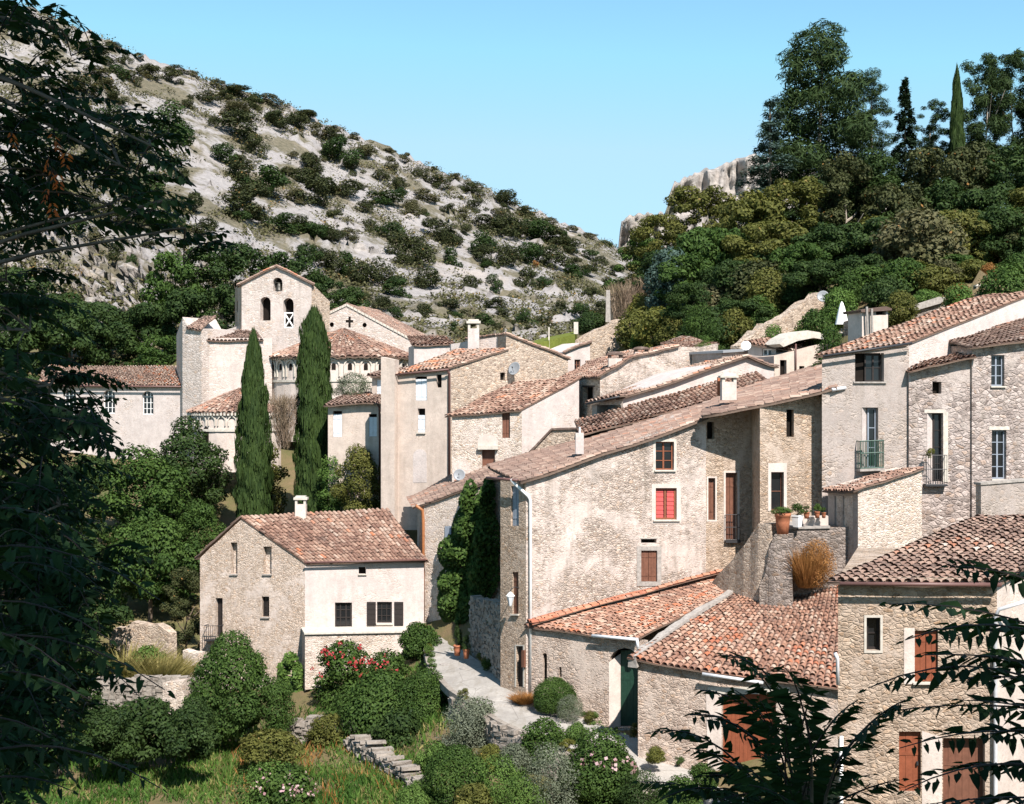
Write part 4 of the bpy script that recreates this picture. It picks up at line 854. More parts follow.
o = slab_wall('parapet', [e0 + Vector((-.05, -.25, .1)), e0.lerp(r0, .5) + Vector((-.1, 0, .22)), r0 + Vector((0, 0, .25))], .5, .34, 'cement_grey', None, None, None, .03, 4, h.root)
h.gutter(w.p(704, 672, .42), w.p(765, 681, .42), .07, 'zinc')

# ---------------------------------------------------------------- brown-shuttered house close to the viewer
h = Bld('shuttered_house', 'rubble house with rust-brown shutters and weathered tiled roof, behind the ferny saplings', 'house', None, at(838, 804, 38.5))
w = W(838, 38.5, 997, 38); ho = [(866.5,617.5,880.3,650.5), (914.8,630.5,938,682), (899,731.5,921,792), (943,738,985,812)]
h.wall(w, [(838,578),(997,578),(997,910),(838,910)], 'rubble_warm', ho, .28, Vector((2.5, 8, 0)), name='front_wall')
w3 = W(997, 38, 1075, 42.2); h.wall(w3, [(997,578),(1075,560),(1075,900),(997,910)], 'cream_plaster', (), name='side_wall')
h.opening(w, ho[0], 'frame', 'wood_dark', .22, 1, 2); h.surround(w, ho[0], 2.4, 'cement', .025); h.opening(w, ho[1], 'shut', 'door_rust', .12); h.opening(w, ho[2], 'door', 'door_rust', .16); h.opening(w, ho[3], 'door', 'wood_brown', .3)
h.surround(w, (905,628,914.6,683), .01, 'cement'); mb = MB(); mb.prism([w.p(904,628,.012), w.p(914.6,628,.012), w.p(914.6,684,.012), w.p(904,684,.012)], w.n * -.05); o = mb.build('jamb', M['cream_plaster'], h.root); fix(o)
mb = MB(); mb.prism([w.p(922,731,.012), w.p(942,737,.012), w.p(942,812,.012), w.p(922,812,.012)], w.n * -.05); o = mb.build('pier', M['cream_plaster'], h.root); fix(o); h.sill(w, ho[1], 'cement', 2, 2)
e0, e1 = w.p(836, 580), w.p(999, 581); r0 = at(981, 517, 46.5); r1 = r0 + (e1 - e0); r0b = r0
roof_patch('roof', [e0, e1, r1, r0b], 'tile_old', h.root, .25, .3, .1, 51)
e2 = w3.p(1075, 566); roof_patch('side_roof', [e1, e2, at(1110, 520, 48), r1], 'tile_old', h.root, .25, .3, .05, 52)
h.gutter(w.p(838, 582, .4), w.p(998, 583, .4), .06, 'pipe_brown')
h.pipe([at(1030, 600, 37.6), w.p(997, 608, .25), w.p(994.5, 616, .12), w.p(994.5, 800, .12), w.p(994.5, 900, .12)], .055, 'zinc')
h.pipe([w.p(834.5, 652, .15), w.p(837, 658, .12), w.p(837.5, 684, .12)], .05, 'zinc'); h.pipe([w.p(841, 735, .12), w.p(841, 900, .12)], .05, 'white_paint')

# ---------------------------------------------------------------- lean-to porch and the plastered house with the green balcony
h = Bld('porch_house', 'small white-walled lean-to with open porch and a low tiled roof, beside the pot terrace', 'shed', None, at(858, 560, 63.4))
w = W(858, 63.4, 922, 64.8); wl2 = W(828, 66.2, 858, 63.4)
h.wall(w, [(858,490),(922,470),(922,590),(858,590)], 'rubble_pale', (), body=Vector((-.6, 2.7, 0)), name='front_wall')
h.wall(wl2, [(828,491),(858,490),(858,590),(828,590)], 'grey_plaster', [(834.5,496,841.5,530), (843,496,853,530)], .5, name='porch_wall'); h.opening(wl2, (834.5,496,841.5,530), 'dark', depth=.4); h.opening(wl2, (843,496,853,530), 'dark', depth=.45, pane='grey_plaster', name='inner_wall')
e0, e1 = wl2.p(829, 489.6), wl2.p(858.5, 489); roof_patch('roof', [e0, e1, w.p(922, 468), w.p(922, 468) + Vector((-.5, 2.2, -.3))], 'tile_red', h.root, .25, .3, .12, 61)
h = Bld('green_balcony_house', 'tall grey-plastered house with a green balcony and a long red-tiled roof', 'house', None, at(823, 560, 67))
w = W(822, 66.6, 909, 67.4); ho = [(855,353,884,381.6), (861.8,407.5,878.2,468)]
h.wall(w, [(822,352),(909,340),(909,600),(822,600)], 'grey_plaster', ho, .34, name='front_wall')
wgE = W(909, 67.5, 1075, 75); h.wall(wgE, [(909,340),(1075,278),(1075,420),(909,420)], 'white_plaster', name='gable_wall')
mb = MB(); a, b = w.p(822, 352), w.p(822, 600); v = Vector((6.5, 7.5, 1.8)); mb.face([a, b, b + Vector((6.5, 7.5, 0)), a + v]); mb.face([a + v, b + Vector((6.5, 7.5, 0)), wgE.p(1075, 420) + Vector((5, 5, 0)), wgE.p(1075, 278) + Vector((5, 5, 0))]); mb.build('back_wall', M['grey_plaster'], h.root)
h.opening(w, (867, 354, 884, 381.4), 'frame', 'wood_dark', .3, 2, 2); h.opening(w, ho[0], 'dark', depth=.31); h.sill(w, ho[0], 'cement_grey', 2, 1.6)
o = h.opening(w, (869.5,408,878,467.6), 'frame', 'shutter_grey', .25, 1, 3, name='balcony_door'); h.opening(w, ho[1], 'dark', depth=.32, name='doorway'); mb = MB(); mb.face([w.p(862,408,.0), w.p(862,467.8,.0), w.p(869.3,467.8,-.31), w.p(869.3,408,-.31)]); mb.build('reveal', M['white_plaster'], h.root)
bo = MB(); P0, P1 = w.p(856.5, 441, .45), w.p(879.5, 440, .45)
for i in range(15): t_ = i / 14; a = P0.lerp(P1, t_); b = w.p(856.5, 468.5, .45).lerp(w.p(879.5, 467, .45), t_); bo.tube([a, b], .02, 5)
for py in (441, 453, 468): bo.tube([w.p(856.5, py, .45), w.p(879.5, py - 1, .45)], .032, 5)
for px, d_ in ((856.5, 0), (879.5, -1)):
    for py in (441, 453, 468): bo.tube([w.p(px, py + d_, .45), w.p(px, py + d_, -.03)], .02, 5)
    for k in (.12, .24, .36): bo.tube([w.p(px, 441 + d_, k), w.p(px, 468 + d_, k)], .012, 5)
o = bo.build('balcony', M['iron_green'], h.root); bo = MB(); bo.prism([w.p(855.5,468.6,.52), w.p(880.5,467.6,.52), w.p(880.5,470,.52), w.p(855.5,471,.52)], w.n * -.55); o = bo.build('balcony_floor', M['cement_grey'], o)
e0, e1 = w.p(820.5, 355), w.p(909, 341.5); r1 = wgE.p(1045, 289); r0 = r1 + (e0 - e1)
roof_patch('roof', [e0, e1, r1, r0], 'tile_red', h.root, .26, .35, .1, 62)
h.gutter(w.p(820, 356.5, .40), w.p(908, 343.5, .40), .06, 'iron')

h = Bld('narrow_stone_house', 'narrow rubble house with tall door over an iron balcony, tiled edge roof', 'house', None, at(909, 560, 66.6))
w = W(909, 67.2, 972, 67.45); ho = [(932.4,381.8,941.4,393.6), (926.8,413,943,481.5)]
h.wall(w, [(909,368),(972,354),(972,600),(909,600)], 'rubble_grey', ho, .34, Vector((0, 1.6, 0))); h.opening(w, ho[0], 'dark', depth=.3); h.opening(w, (935,413.4,943,481), 'frame', 'wood_dark', .28, 1, 4, name='balcony_door'); h.opening(w, ho[1], 'dark', depth=.33, name='doorway')
mb = MB(); mb.face([w.p(927,413.4,0), w.p(927,481,0), w.p(934.8,481,-.31), w.p(934.8,413.4,-.31)]); mb.build('reveal', M['white_plaster'], h.root); h.lintel(w, ho[1], 'cement', 2.5, 3.5, .02); mb = MB(); mb.prism([w.p(943.2,412,.015), w.p(948,412,.015), w.p(948,482,.015), w.p(943.2,482,.015)], w.n * -.05); o = mb.build('jamb', M['cement'], h.root); fix(o)
mb = MB()
for px in np.linspace(923.5, 944.5, 10): mb.tube([w.p(px, 455, .3), w.p(px, 484, .3)], .012, 5)
for py in (455, 469, 484): mb.tube([w.p(923.5, py, .3), w.p(944.5, py, .3)], .017, 5); mb.tube([w.p(923.5, py, .3), w.p(923.5, py, -.02)], .017, 5); mb.tube([w.p(944.5, py, .3), w.p(944.5, py, -.02)], .017, 5)
mb.prism([w.p(923,484,.34), w.p(945,484,.34), w.p(945,486,.34), w.p(923,486,.34)], w.n * -.37); mb.build('balcony', M['iron'], h.root)
e0, e1 = w.p(908, 369), w.p(971.5, 355.5); roof_patch('roof', [e0, e1, w.p(972, 351.5, -1.4), w.p(911, 365, -1.4)], 'tile_red', h.root, .26, .45, .08, 63)
h = Bld('stone_end_house', 'broad rubble house with two pale shuttered windows under tiled eaves, past the narrow one', 'house', None, at(972, 560, 66))
w = W(972, 67.3, 1080, 68.6); ho = [(991.2,355,1004.4,386), (991.8,430,1006.4,479)]
h.wall(w, [(972,345),(1080,328),(1080,600),(972,600)], 'rubble_grey', ho, .3, 6)
for r, n_ in zip(ho, (3, 4)): h.opening(w, r, 'frame', 'shutter_grey', .2, 2, n_); h.sill(w, r, 'cement', 1, 1.5)
h.lintel(w, ho[1], 'cement', 3, 3.5, .03)
e0, e1 = w.p(970, 346.5), w.p(1080, 331); roof_patch('roof', [e0, e1, w.p(1080, 312, -3.5), w.p(973, 338, -3.5)], 'tile_old', h.root, .25, .4, .1, 64)
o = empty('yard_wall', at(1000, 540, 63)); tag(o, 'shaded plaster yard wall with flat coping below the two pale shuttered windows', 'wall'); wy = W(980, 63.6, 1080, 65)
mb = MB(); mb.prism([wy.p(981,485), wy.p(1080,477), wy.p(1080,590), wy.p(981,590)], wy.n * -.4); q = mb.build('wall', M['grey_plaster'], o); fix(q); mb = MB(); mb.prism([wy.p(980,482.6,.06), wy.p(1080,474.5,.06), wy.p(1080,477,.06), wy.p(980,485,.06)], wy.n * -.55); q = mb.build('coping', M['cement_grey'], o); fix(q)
# ---------------------------------------------------------------- tall plaster house above the ivy house
h = Bld('tall_house', 'tall beige plaster house with pale shutters, a blind arch and a brown downpipe', 'house', None, at(420, 500, 92))
w = W(384, 92.6, 451, 91); w2 = W(451, 91, 572, 95)
ho = [(415.3,376.5,427,400.5), (436.4,374.5,441.6,387.5), (417.7,408.5,425.2,432.5)]
h.wall(w, [(384,374),(451,368),(451,530),(384,530)], 'beige_plaster', ho, .25, name='front_wall')
h.wall(w2, [(451,368),(506,350),(506,334),(568,358),(568,520),(451,520)], 'rubble', [(500.2,372.5,505,380)], .25, Vector((-3, 9, 0)), name='gable_wall')
h.opening(w2, (500.2,372.5,505,380), 'dark', depth=.2)
h.opening(w, (415.3,379,427,400.5), 'shut', 'shutter_pale', .1); h.opening(w, ho[0], 'dark', depth=.2); h.opening(w, ho[1], 'dark', depth=.2); h.opening(w, (417.7,415,425.2,432.5), 'shut', 'shutter_pale', .1); h.opening(w, ho[2], 'dark', depth=.2)
mb = MB(); mb.prism([w.p(*q, .015) for q in hole_poly((413.2,449,426.8,482.5,'a'))], w.n * -.05); o = mb.build('blind_arch', M['white_plaster'], h.root); fix(o); h.sill(w, ho[2], 'cement', .6, 1.2)
mb = MB(); mb.prism([w.p(384.5,357,.55), w.p(398,360,.55), w.p(398,530,.55), w.p(384.5,530,.55)], w.n * -.7); o = mb.build('pilaster', M['beige_plaster'], h.root); fix(o)
e0, e1 = w.p(396, 373), w.p(452, 367.5); r1 = w2.p(507, 349); roof_patch('roof', [e0, e1, r1, r1 + (e0 - e1) * .9 + Vector((0, 0, .25))], 'tile_pale', h.root, .27, .35, .12, 71)
roof_patch('rear_roof', [w2.p(568, 357.5), w2.p(568, 357.5) + Vector((-3, 9, 0)), w2.p(506, 333) + Vector((-3, 9, 0)), w2.p(506, 333)], 'tile_pale', h.root, .28, .2, .12, 72)
mb = MB(); wp = W(451, 96, 507, 94.2); mb.prism([wp.p(451,344), wp.p(506,335.5), wp.p(506,352), wp.p(451,362)], Vector((-.1, .4, 0))); o = mb.build('parapet', M['white_plaster'], h.root); fix(o)
h.chimney(467, 480, 319, 350, 94.2, 'white_plaster', .8)
h.pipe([w.p(449.5, 370, .35), w.p(450, 374, .12), w.p(450, 500, .12)], .085, 'pipe_brown'); h.gutter(w.p(396, 375, .4), w.p(451, 369.6, .4), .06, 'pipe_brown')
o = empty('satellite_dish', w2.p(512, 369, .5)); tag(o, 'large grey satellite dish on the stone gable above the pale lower house', 'satellite dish')
def dish(root, c, r, aim, mat='dish_grey', arm=True):
    aim = Vector(aim).normalized(); a = aim.orthogonal().normalized(); b = aim.cross(a); mb = MB(); n0 = len(mb.v); rings = [(0.01, 0), (.5, .05), (.85, .14), (1, .2), (1.0, .17), (.82, .10), (.01, -.04)]
    for q, z in rings:
        for j in range(18): t_ = j * math.pi / 9; mb.v.append(c + (a * math.cos(t_) + b * math.sin(t_)) * q * r + aim * z * r)
    for i in range(len(rings) - 1):
        for j in range(18): k = (j + 1) % 18; mb.f.append([n0 + i * 18 + j, n0 + i * 18 + k, n0 + (i + 1) * 18 + k, n0 + (i + 1) * 18 + j])
    mb.build('reflector', M[mat], root, True)
    mb = MB(); f_ = c + aim * r * .75; mb.tube([c - Vector((0, 0, r * .95)), f_], r * .03, 5); mb.tube([f_, f_ - aim * r * .2], r * .09, 6); mb.tube([c - aim * .05, c - aim * r * .5 - Vector((0, 0, r * .3))], r * .06, 6); mb.build('arm', M['iron'], root)
dish(o, w2.p(511, 369, .55), .46, (-.55, -.75, .35))
h = Bld('side_house', 'low plaster house with pale shutters and brown downpipe, between cypress and tall plaster house', 'house', None, at(355, 460, 97))
w = W(328, 96.3, 384, 95.5); ho = [(368.8,414,376.8,436.5), (333,411,342,437)]
h.wall(w, [(328,404),(384,401),(384,500),(328,500)], 'beige_plaster', ho, .22, 5)
for r in ho: h.opening(w, (r[0], r[1] + 3, r[2], r[3]), 'shut', 'shutter_pale', .08); h.opening(w, r, 'dark', depth=.2)
e0, e1 = w.p(327, 404), w.p(384, 401); roof_patch('roof', [e0, e1, w.p(384, 390, -4), w.p(330, 393, -4)], 'tile_old', h.root, .27, .45, .1, 73); h.pipe([w.p(378.5, 402, .4), w.p(380, 408, .12), w.p(380.5, 500, .12)], .07, 'pipe_brown')
w = W(372, 98.5, 388, 98); h.wall(w, [(372,376),(388,375),(388,405),(372,405)], 'beige_plaster', [(376.6,379.5,385,394)], .2, 4, name='dormer_wall'); h.opening(w, (376.6,379.5,385,394), 'shut', 'shutter_pale', .08); roof_patch('dormer_roof', [w.p(371, 375.5), w.p(389, 374), w.p(389, 366, -3.5), w.p(373, 368, -3.5)], 'tile_old', h.root, .27, .4, .1, 74)

# ---------------------------------------------------------------- pale lower house with a barred window
h = Bld('pale_house', 'pale stone house with a tall barred window, hooded door and mottled red roof', 'house', None, at(500, 480, 85))
w = W(452, 85.7, 522, 85); w2 = W(522, 85, 581, 87.5); ho = [(502,412.5,510,438), (481.8,449.5,495,474)]
h.wall(w, [(452,415),(522,410),(522,520),(452,520)], 'rubble_pale', ho, .3, name='front_wall'); h.wall(w2, [(522,410),(579,378),(579,500),(522,520)], 'white_plaster', (), body=Vector((-3, 7, 0)), name='gable_wall')
h.opening(w, ho[0], 'shut', 'wood_brown', .2); h.opening(w, ho[1], 'door', 'wood_brown', .25); h.lintel(w, ho[1], 'cement', 3.5, 4, .25)
mb = MB(); mb.prism([w.p(*q, .01) for q in hole_poly((477.5,434,498,448,'a'))], w.n * -.03); o = mb.build('blind_arch', M['cream_plaster'], h.root); fix(o)
e0, e1 = w.p(451, 414), w.p(522, 408.5); r1 = w2.p(580, 377); r0 = w.p(453, 410) + Vector((2.0, 6, 1.6)); roof_patch('roof', [e0, e1, r1, r1 + (e0 - e1) * .92], 'tile_red', h.root, .27, .35, .12, 75)
o = empty('satellite_dish', at(459.5, 478, 84.5)); tag(o, 'pale oval satellite dish low on the wall beside the brown downpipe', 'satellite dish'); dish(o, at(459.5, 475, 84.6), .36, (-.15, -.95, .25), 'dish_grey')
# stub building and strip roof between
h = Bld('stone_outbuilding', 'small rubble outbuilding with a sloped top edge, behind the long verge roof', 'shed', None, at(550, 465, 79))
w = W(522, 79, 577, 78.4); h.wall(w, [(522,459),(528,452),(552,429),(577,428.5),(577,475),(522,475)], 'rubble', (), body=5)
roof_patch('roof', [w.p(524, 459, .5), w.p(574, 447, .5), w.p(574, 442, -1), w.p(524, 455, -1)], 'tile_old', h.root, .26, .15, .1, 76)
mb = MB(); mb.prism([w.p(521,460,.12), w.p(551.5,428.2,.12), w.p(577.5,427.5,.12), w.p(577.5,429.2,.12), w.p(552.2,430,.12), w.p(523,461,.12)], w.n * -.5); o = mb.build('coping', M['tile_old'], h.root); fix(o)

# ---------------------------------------------------------------- cluster of stepped houses up the slope
h = Bld('stepped_house', 'weathered plaster house with ragged sloping verge and two tiled chimneys, highest of the stepped row', 'house', None, at(640, 410, 86))
wl = W(577, 89, 600, 86); w = W(600, 86, 718, 89); ho = [(583,387,594,402.5)]
h.wall(wl, [(577,381),(600,376),(600,470),(577,470)], 'rubble', ho, .3, name='side_wall'); h.opening(wl, ho[0], 'dark', depth=.28); h.lintel(wl, ho[0], 'wood_dark', 1, 1.5)
h.wall(w, [(600,374),(629,358),(676,346.5),(702,347.5),(718,343.5),(718,460),(600,470)], 'old_plaster', (), body=Vector((-1.5, 7.5, 0)), name='gable_wall')
v0, v1 = w.p(598, 375.5, .15), w.p(632, 356, .15); B_ = Vector((-2.2, 7.5, -.1)); roof_patch('roof', [v0 + B_, v0, v1, v1 + B_], 'tile_red', h.root, .27, .2, .1, 77)
v0, v1 = w.p(629, 357.5, .12), w.p(678, 345.5, .12); roof_patch('upper_roof', [v0 + B_, v0, v1, v1 + B_], 'tile_pale', h.root, .27, .1, .06, 78)
h.chimney(607.5, 624, 352, 373, 86.6, 'cream_plaster', .8, 'arch', 'tile_old'); h.chimney(634, 649.5, 347, 364, 87.2, 'cream_plaster', .8, 'arch', 'tile_old')
h = Bld('white_gable_house', 'white limewashed gable with stained verge and a shaded open loggia at its low end', 'house', None, at(680, 420, 80))
w = W(622, 80.5, 776, 83); h.wall(w, [(622,399),(680,373),(745,357.5),(774,367),(774,470),(622,470)], 'white_plaster', (), body=Vector((-1, 5, 0)), name='gable_wall')
wl = W(592, 81.5, 623, 80.3); h.wall(wl, [(592,405),(623,397),(623,470),(592,470)], 'grey_plaster', [(597,405,621,424)], 1.2, name='loggia_wall'); h.opening(wl, (597,405,621,424), 'dark', depth=1.1, pane='shutter_grey')
v0, v1 = w.p(620, 398, .2), w.p(746, 356, .2); B_ = Vector((-1.5, 5.2, -.15)); roof_patch('roof', [v0 + B_, v0, v1, v1 + B_], 'tile_pale', h.root, .26, .2, .08, 79); roof_patch('rear_roof', [w.p(776, 367.5, .1), w.p(776, 367.5, .1) + B_, v1 + B_, v1], 'tile_old', h.root, .27, .1, .08, 80)
roof_patch('loggia_roof', [wl.p(591, 403), wl.p(624, 395.5), wl.p(624, 389, -3.5), wl.p(594, 397, -3.5)], 'tile_old', h.root, .26, .5, .08, 81); h.gutter(wl.p(591, 404, .5), wl.p(624, 396.5, .5), .06, 'iron')
h = Bld('row_house', 'low tiled house whose mottled red roofs run above the long verge roof', 'house', None, at(650, 430, 78))
w = W(581, 77.5, 700, 79.5); h.wall(w, [(581,434),(700,402),(700,470),(581,480)], 'rubble', [(625,422,648,429)], .3, 3); h.opening(w, (625,422,648,429), 'dark', depth=.28)
roof_patch('roof', [w.p(580, 432.5), w.p(648, 416), w.p(648, 405, -2.5), w.p(590, 421, -2.5)], 'tile_red', h.root, .26, .45, .08, 82); roof_patch('upper_roof', [w.p(640, 417, .1), w.p(772, 384, .1), w.p(772, 366, -3), w.p(644, 402, -3)], 'tile_red', h.root, .26, .3, .08, 83)
h.chimney(567.5, 575, 0, 0, 78, 'cement') if False else None
h = Bld('terrace_house', 'small ochre house with two dark openings and a rounded cement roof, by the terrace parasol', 'house', None, at(800, 381, 84))
w = W(774, 83.5, 824, 84.5); ho = [(780,360,786.6,380), (799.2,366,804.4,373)]
h.wall(w, [(774,356),(812,346),(824,343),(824,400),(774,400)], 'beige_plaster', ho, .3, 4)
for r in ho: h.opening(w, r, 'dark', depth=.26)
mb = MB(); q = [(778,344),(784,338),(794,332.5),(806,330.5),(818,332.5),(826,337),(826,340),(812,338),(796,341),(782,347)]; mb.prism([w.p(*x, .2) for x in q], w.n * -2.0); o = mb.build('cement_roof', M['cement'], h.root); fix(o)
w3 = W(748, 86, 776, 84.8); h.wall(w3, [(748,342),(776,347),(776,400),(748,400)], 'cream_plaster', [(762,349,771.5,361)], .25, 3, name='annexe_wall'); h.opening(w3, (762,349,771.5,361), 'frame', 'white_paint', .15, 2, 2)
roof_patch('annexe_roof', [w3.p(747, 342.5), w3.p(793, 350), w3.p(791, 341, -3), w3.p(750, 336, -3)], 'tile_red', h.root, .26, .25, .06, 84)
h.pipe([w.p(795, 344, .1), w.p(795, 378, .1)], .05, 'pipe_brown')
h = Bld('ochre_gable_house', 'stub gable of grey ochre plaster beside the green garden, under the ramp wall', 'house', None, at(712, 360, 92)); w = W(676, 91, 718, 92); h.wall(w, [(676,352),(700,347),(717.5,343.5),(717.5,380),(676,380)], 'beige_plaster', (), body=4); roof_patch('roof', [w.p(678, 352, .1), w.p(717, 344, .1), w.p(705, 335, -3.5), w.p(684, 341, -3.5)], 'tile_red', h.root, .26, .1, .06, 85)
h = Bld('flat_roofed_store', 'low store with a grey cement roof and round dish between tiled gables', 'shed', None, at(735, 360, 86)); w = W(722, 85.5, 748, 86.5); h.wall(w, [(722,352),(748,350),(748,380),(722,380)], 'grey_plaster', (), body=3)
mb = MB(); mb.prism([w.p(721,353,.2), w.p(749,351,.2), w.p(749,348.6,.2), w.p(721,350.6,.2)], w.n * -3.4); o = mb.build('roof', M['dish_grey'], h.root); fix(o)
o = empty('satellite_dish', at(746, 352, 84)); tag(o, 'white round satellite dish on the low grey-roofed store', 'satellite dish'); dish(o, at(746, 346, 84), .3, (-.2, -.9, .35), 'white_paint')

# terraces above: chimney hut, railing, parasol, ramp wall, dish
h = Bld('chimney_hut', 'small plastered hut with slab roof and wooden posts on the upper terrace', 'shed', None, at(874, 332, 81)); w = W(861, 81, 889, 81.5); h.wall(w, [(862,310),(888,309),(888,345),(862,345)], 'cream_plaster', [(876,309.6,886,315)], .4, 1.6); h.opening(w, (876,309.6,886,315), 'dark', depth=.35); mb = MB(); mb.prism([w.p(859,310,.2), w.p(884,306.5,.2), w.p(890,308.5,.2), w.p(890,310.5,.2), w.p(860,312.5,.2)], w.n * -2.1); o = mb.build('roof', M['tile_old'], h.root); fix(o)
mb = MB(); mb.tube([w.p(864.5, 307, .25), w.p(865.5, 336, .25)], .07, 6); mb.tube([w.p(869.5, 309, .25), w.p(870, 336, .25)], .07, 6); mb.build('post', M['cement_grey'], h.root)
h = Bld('stone_barn', 'low grey stone building with a lean cement roof behind the long red roof', 'shed', None, at(915, 325, 84)); w = W(886, 84, 948, 86); h.wall(w, [(886,318),(938,304),(950,306),(950,350),(886,350)], 'rubble_dark', (), body=4); mb = MB(); mb.prism([w.p(885,319,.25), w.p(938,303.5,.25), w.p(944,298,.25), w.p(936,297,.25), w.p(886,313,.25)], Vector((1.0, 4.0, .2))); o = mb.build('roof', M['cement_grey'], h.root); fix(o)
h = Bld('garden_chimney', 'small square stone chimney poking above the red roof among shrubs', 'chimney', None, at(981, 296, 84)); h.chimney(976, 988, 284, 300, 84, 'white_plaster', .5, 'slab')
h.root.name = 'chimney_stack'
p_ = empty('parasol', at(841, 331, 88)); tag(p_, 'closed white parasol standing on the upper terrace', 'parasol'); b = at(841.8, 333, 88); sc_ = 88 / F
mb = MB(); mb.tube([b, b + Vector((0, 0, 31 * sc_))], .035, 7); mb.build('pole', M['wood_brown'], p_); mb = MB(); n = 16; pr = [(.5, 8.5), (.46, 10), (.36, 17), (.22, 25), (.10, 30), (.02, 31.5)]; k0 = 0
for r_, z_ in pr:
    for j in range(n): t_ = 2 * math.pi * j / n; q = r_ * 12 * sc_ * (1 + (.16 if j % 2 else -.12)); mb.v.append(b + Vector((math.cos(t_) * q, math.sin(t_) * q, z_ * sc_)))
for i in range(len(pr) - 1):
    for j in range(n): k = (j + 1) % n; mb.f.append([i * n + j, i * n + k, (i + 1) * n + k, (i + 1) * n + j])
mb.build('canopy', M['cloth_white'], p_, True)
mb = MB(); mb.lathe(b - Vector((0, 0, .02)), [(.3, 0), (.28, .08), (.06, .1), (.05, .3)], 12); mb.build('base', M['cement'], p_)
mb = MB(); w = W(822, 84, 868, 82.5)
for px in np.linspace(824, 866, 22): mb.tube([w.p(px, 331, 0), w.p(px, 346, 0)], .016, 5)
mb.tube([w.p(824, 331), w.p(866, 329)], .025, 5); mb.tube([w.p(824, 346), w.p(866, 344)], .02, 5); tag(mb.build('terrace_railing', M['iron_green']), 'thin green metal railing along the parasol terrace', 'railing')
tag(slab_wall('terrace_edge', [at(818,344,85), at(868,341,83)], 2.5, .4, 'rubble', None, None), 'stone terrace edge carrying the thin green railing', 'wall')
slab_wall('ramp_wall', [at(735,346,92), at(752,331,93), at(785,312,95), at(818,292,97), at(822,294,97.4)], [3, 3, 3.5, 4, 4], .8, 'rubble', 'sloping stone ramp wall climbing to the wooded slope', 'wall', None, .15, 12)
o = empty('satellite_dish', at(823, 300, 95)); tag(o, 'round grey satellite dish at the top of the ramp wall', 'satellite dish'); dish(o, at(823, 296.5, 95), .40, (-.25, -.9, .3), 'dish_grey')

# stepped garden walls behind the village
slab_wall('garden_wall', [at(548,351,108), at(585,336,110), at(612,322,111), at(640,311,112), at(668,302,113)], [3, 4, 5, 6, 6], .7, 'rubble', 'long climbing stone garden wall below the bare brown bushes', 'wall', None, .12, 13)
slab_wall('orange_garden_wall', [at(611,299,116), at(636,292,117), at(660,296,117)], 3, .7, 'rubble_warm', 'orange-tinged stone wall topmost on the slope by the slim stone post', 'wall', None, .15, 14)
mb = MB(); c = at(608, 305, 111); mb.hexa([at(605.6,322,111), at(610.6,322,111), at(610.6,322,111.4), at(605.6,322,111.4), at(606.2,290,111), at(610,290,111), at(610,290,111.4), at(606.2,290,111.4)]); tag(mb.build('stone_post', M['cement_grey']), 'slim pale stone post standing on the garden wall', 'post')
for i, (px, y0, y1, Y, lab) in enumerate([(576, 322, 334, 109, 'short pale stone pillar at the lawn terrace'), (549, 327, 348, 107, 'thin light post by the small lawn')]):
    mb = MB(); q = 2.2 if i == 0 else .6; mb.hexa([at(px-q,y1,Y), at(px+q,y1,Y), at(px+q,y1,Y+.4), at(px-q,y1,Y+.4), at(px-q,y0,Y), at(px+q,y0,Y), at(px+q,y0,Y+.4), at(px-q,y0,Y+.4)]); tag(mb.build('stone_pillar' if i == 0 else 'post', M['cement']), lab, 'post')
mb = MB(); q = [at(533,344,106), at(575,334,108.6), at(577,331,112), at(535,340,112)]; mb.prism(q, (0, 0, -1.5)); tag(mb.build('lawn', M.setdefault('lawn', flat('lawn_grass', (.12, .14, .03), .95, .05, 0, .3))), kind='structure')
h = Bld('white_hut', 'small white plastered hut with one little window below the garden wall', 'house', None, at(578, 376, 103)); w = W(565.5, 103, 590, 104); h.wall(w, [(565.5,352),(590,342),(590,395),(565.5,395)], 'white_plaster', [(574.5,359.5,580.5,370)], .25, 4); h.opening(w, (574.5,359.5,580.5,370), 'frame', 'wood_brown', .15, 2, 2); roof_patch('roof', [w.p(564,352.5,.1), w.p(564,352.5,.1) + Vector((0, 4, 0)), w.p(591,341.5,.1) + Vector((0, 4, 0)), w.p(591,341.5,.1)], 'tile_old', h.root, .27, .1, .1, 86)

# ---------------------------------------------------------------- abbey
ab = Bld('abbey_church', 'old stone abbey church with bell gable tower, cross gable and conical apse roof', 'church', None, at(300, 420, 125))
w = W(241.6, 128, 311.5, 126.5); wl = W(235, 133, 241.6, 128)
ho = [(273,277.5,282.4,291,'a'), (260.2,296.8,270.6,320.5,'a'), (283.2,298,293.6,328,'a')]
ab.wall(w, [(241.6,283),(277,266.3),(311.5,283),(311.5,440),(241.6,440)], 'ashlar', ho, .7, Vector((-1.2, 6, 0)), name='bell_tower'); ab.wall(wl, [(235,288),(241.6,283),(241.6,440),(235,440)], 'rubble_warm', [(236.6,301,238.2,312)], .3, name='tower_side'); ab.opening(wl, (236.6,301,238.2,312), 'dark', depth=.25)
for r in ho: ab.opening(w, r, 'dark', depth=.65, name='belfry_arch')
mb = MB(); c = w.p(277.7, 287.5, -.3); mb.lathe(c, [(.36, -.3), (.30, -.2), (.22, .1), (.19, .3), (.1, .4), (.05, .5)], 14); mb.tube([c + Vector((-.45, 0, .45)), c + Vector((.45, 0, .45))], .05, 6); mb.build('bell', M['bronze'], ab.root, True)
mb = MB(); 
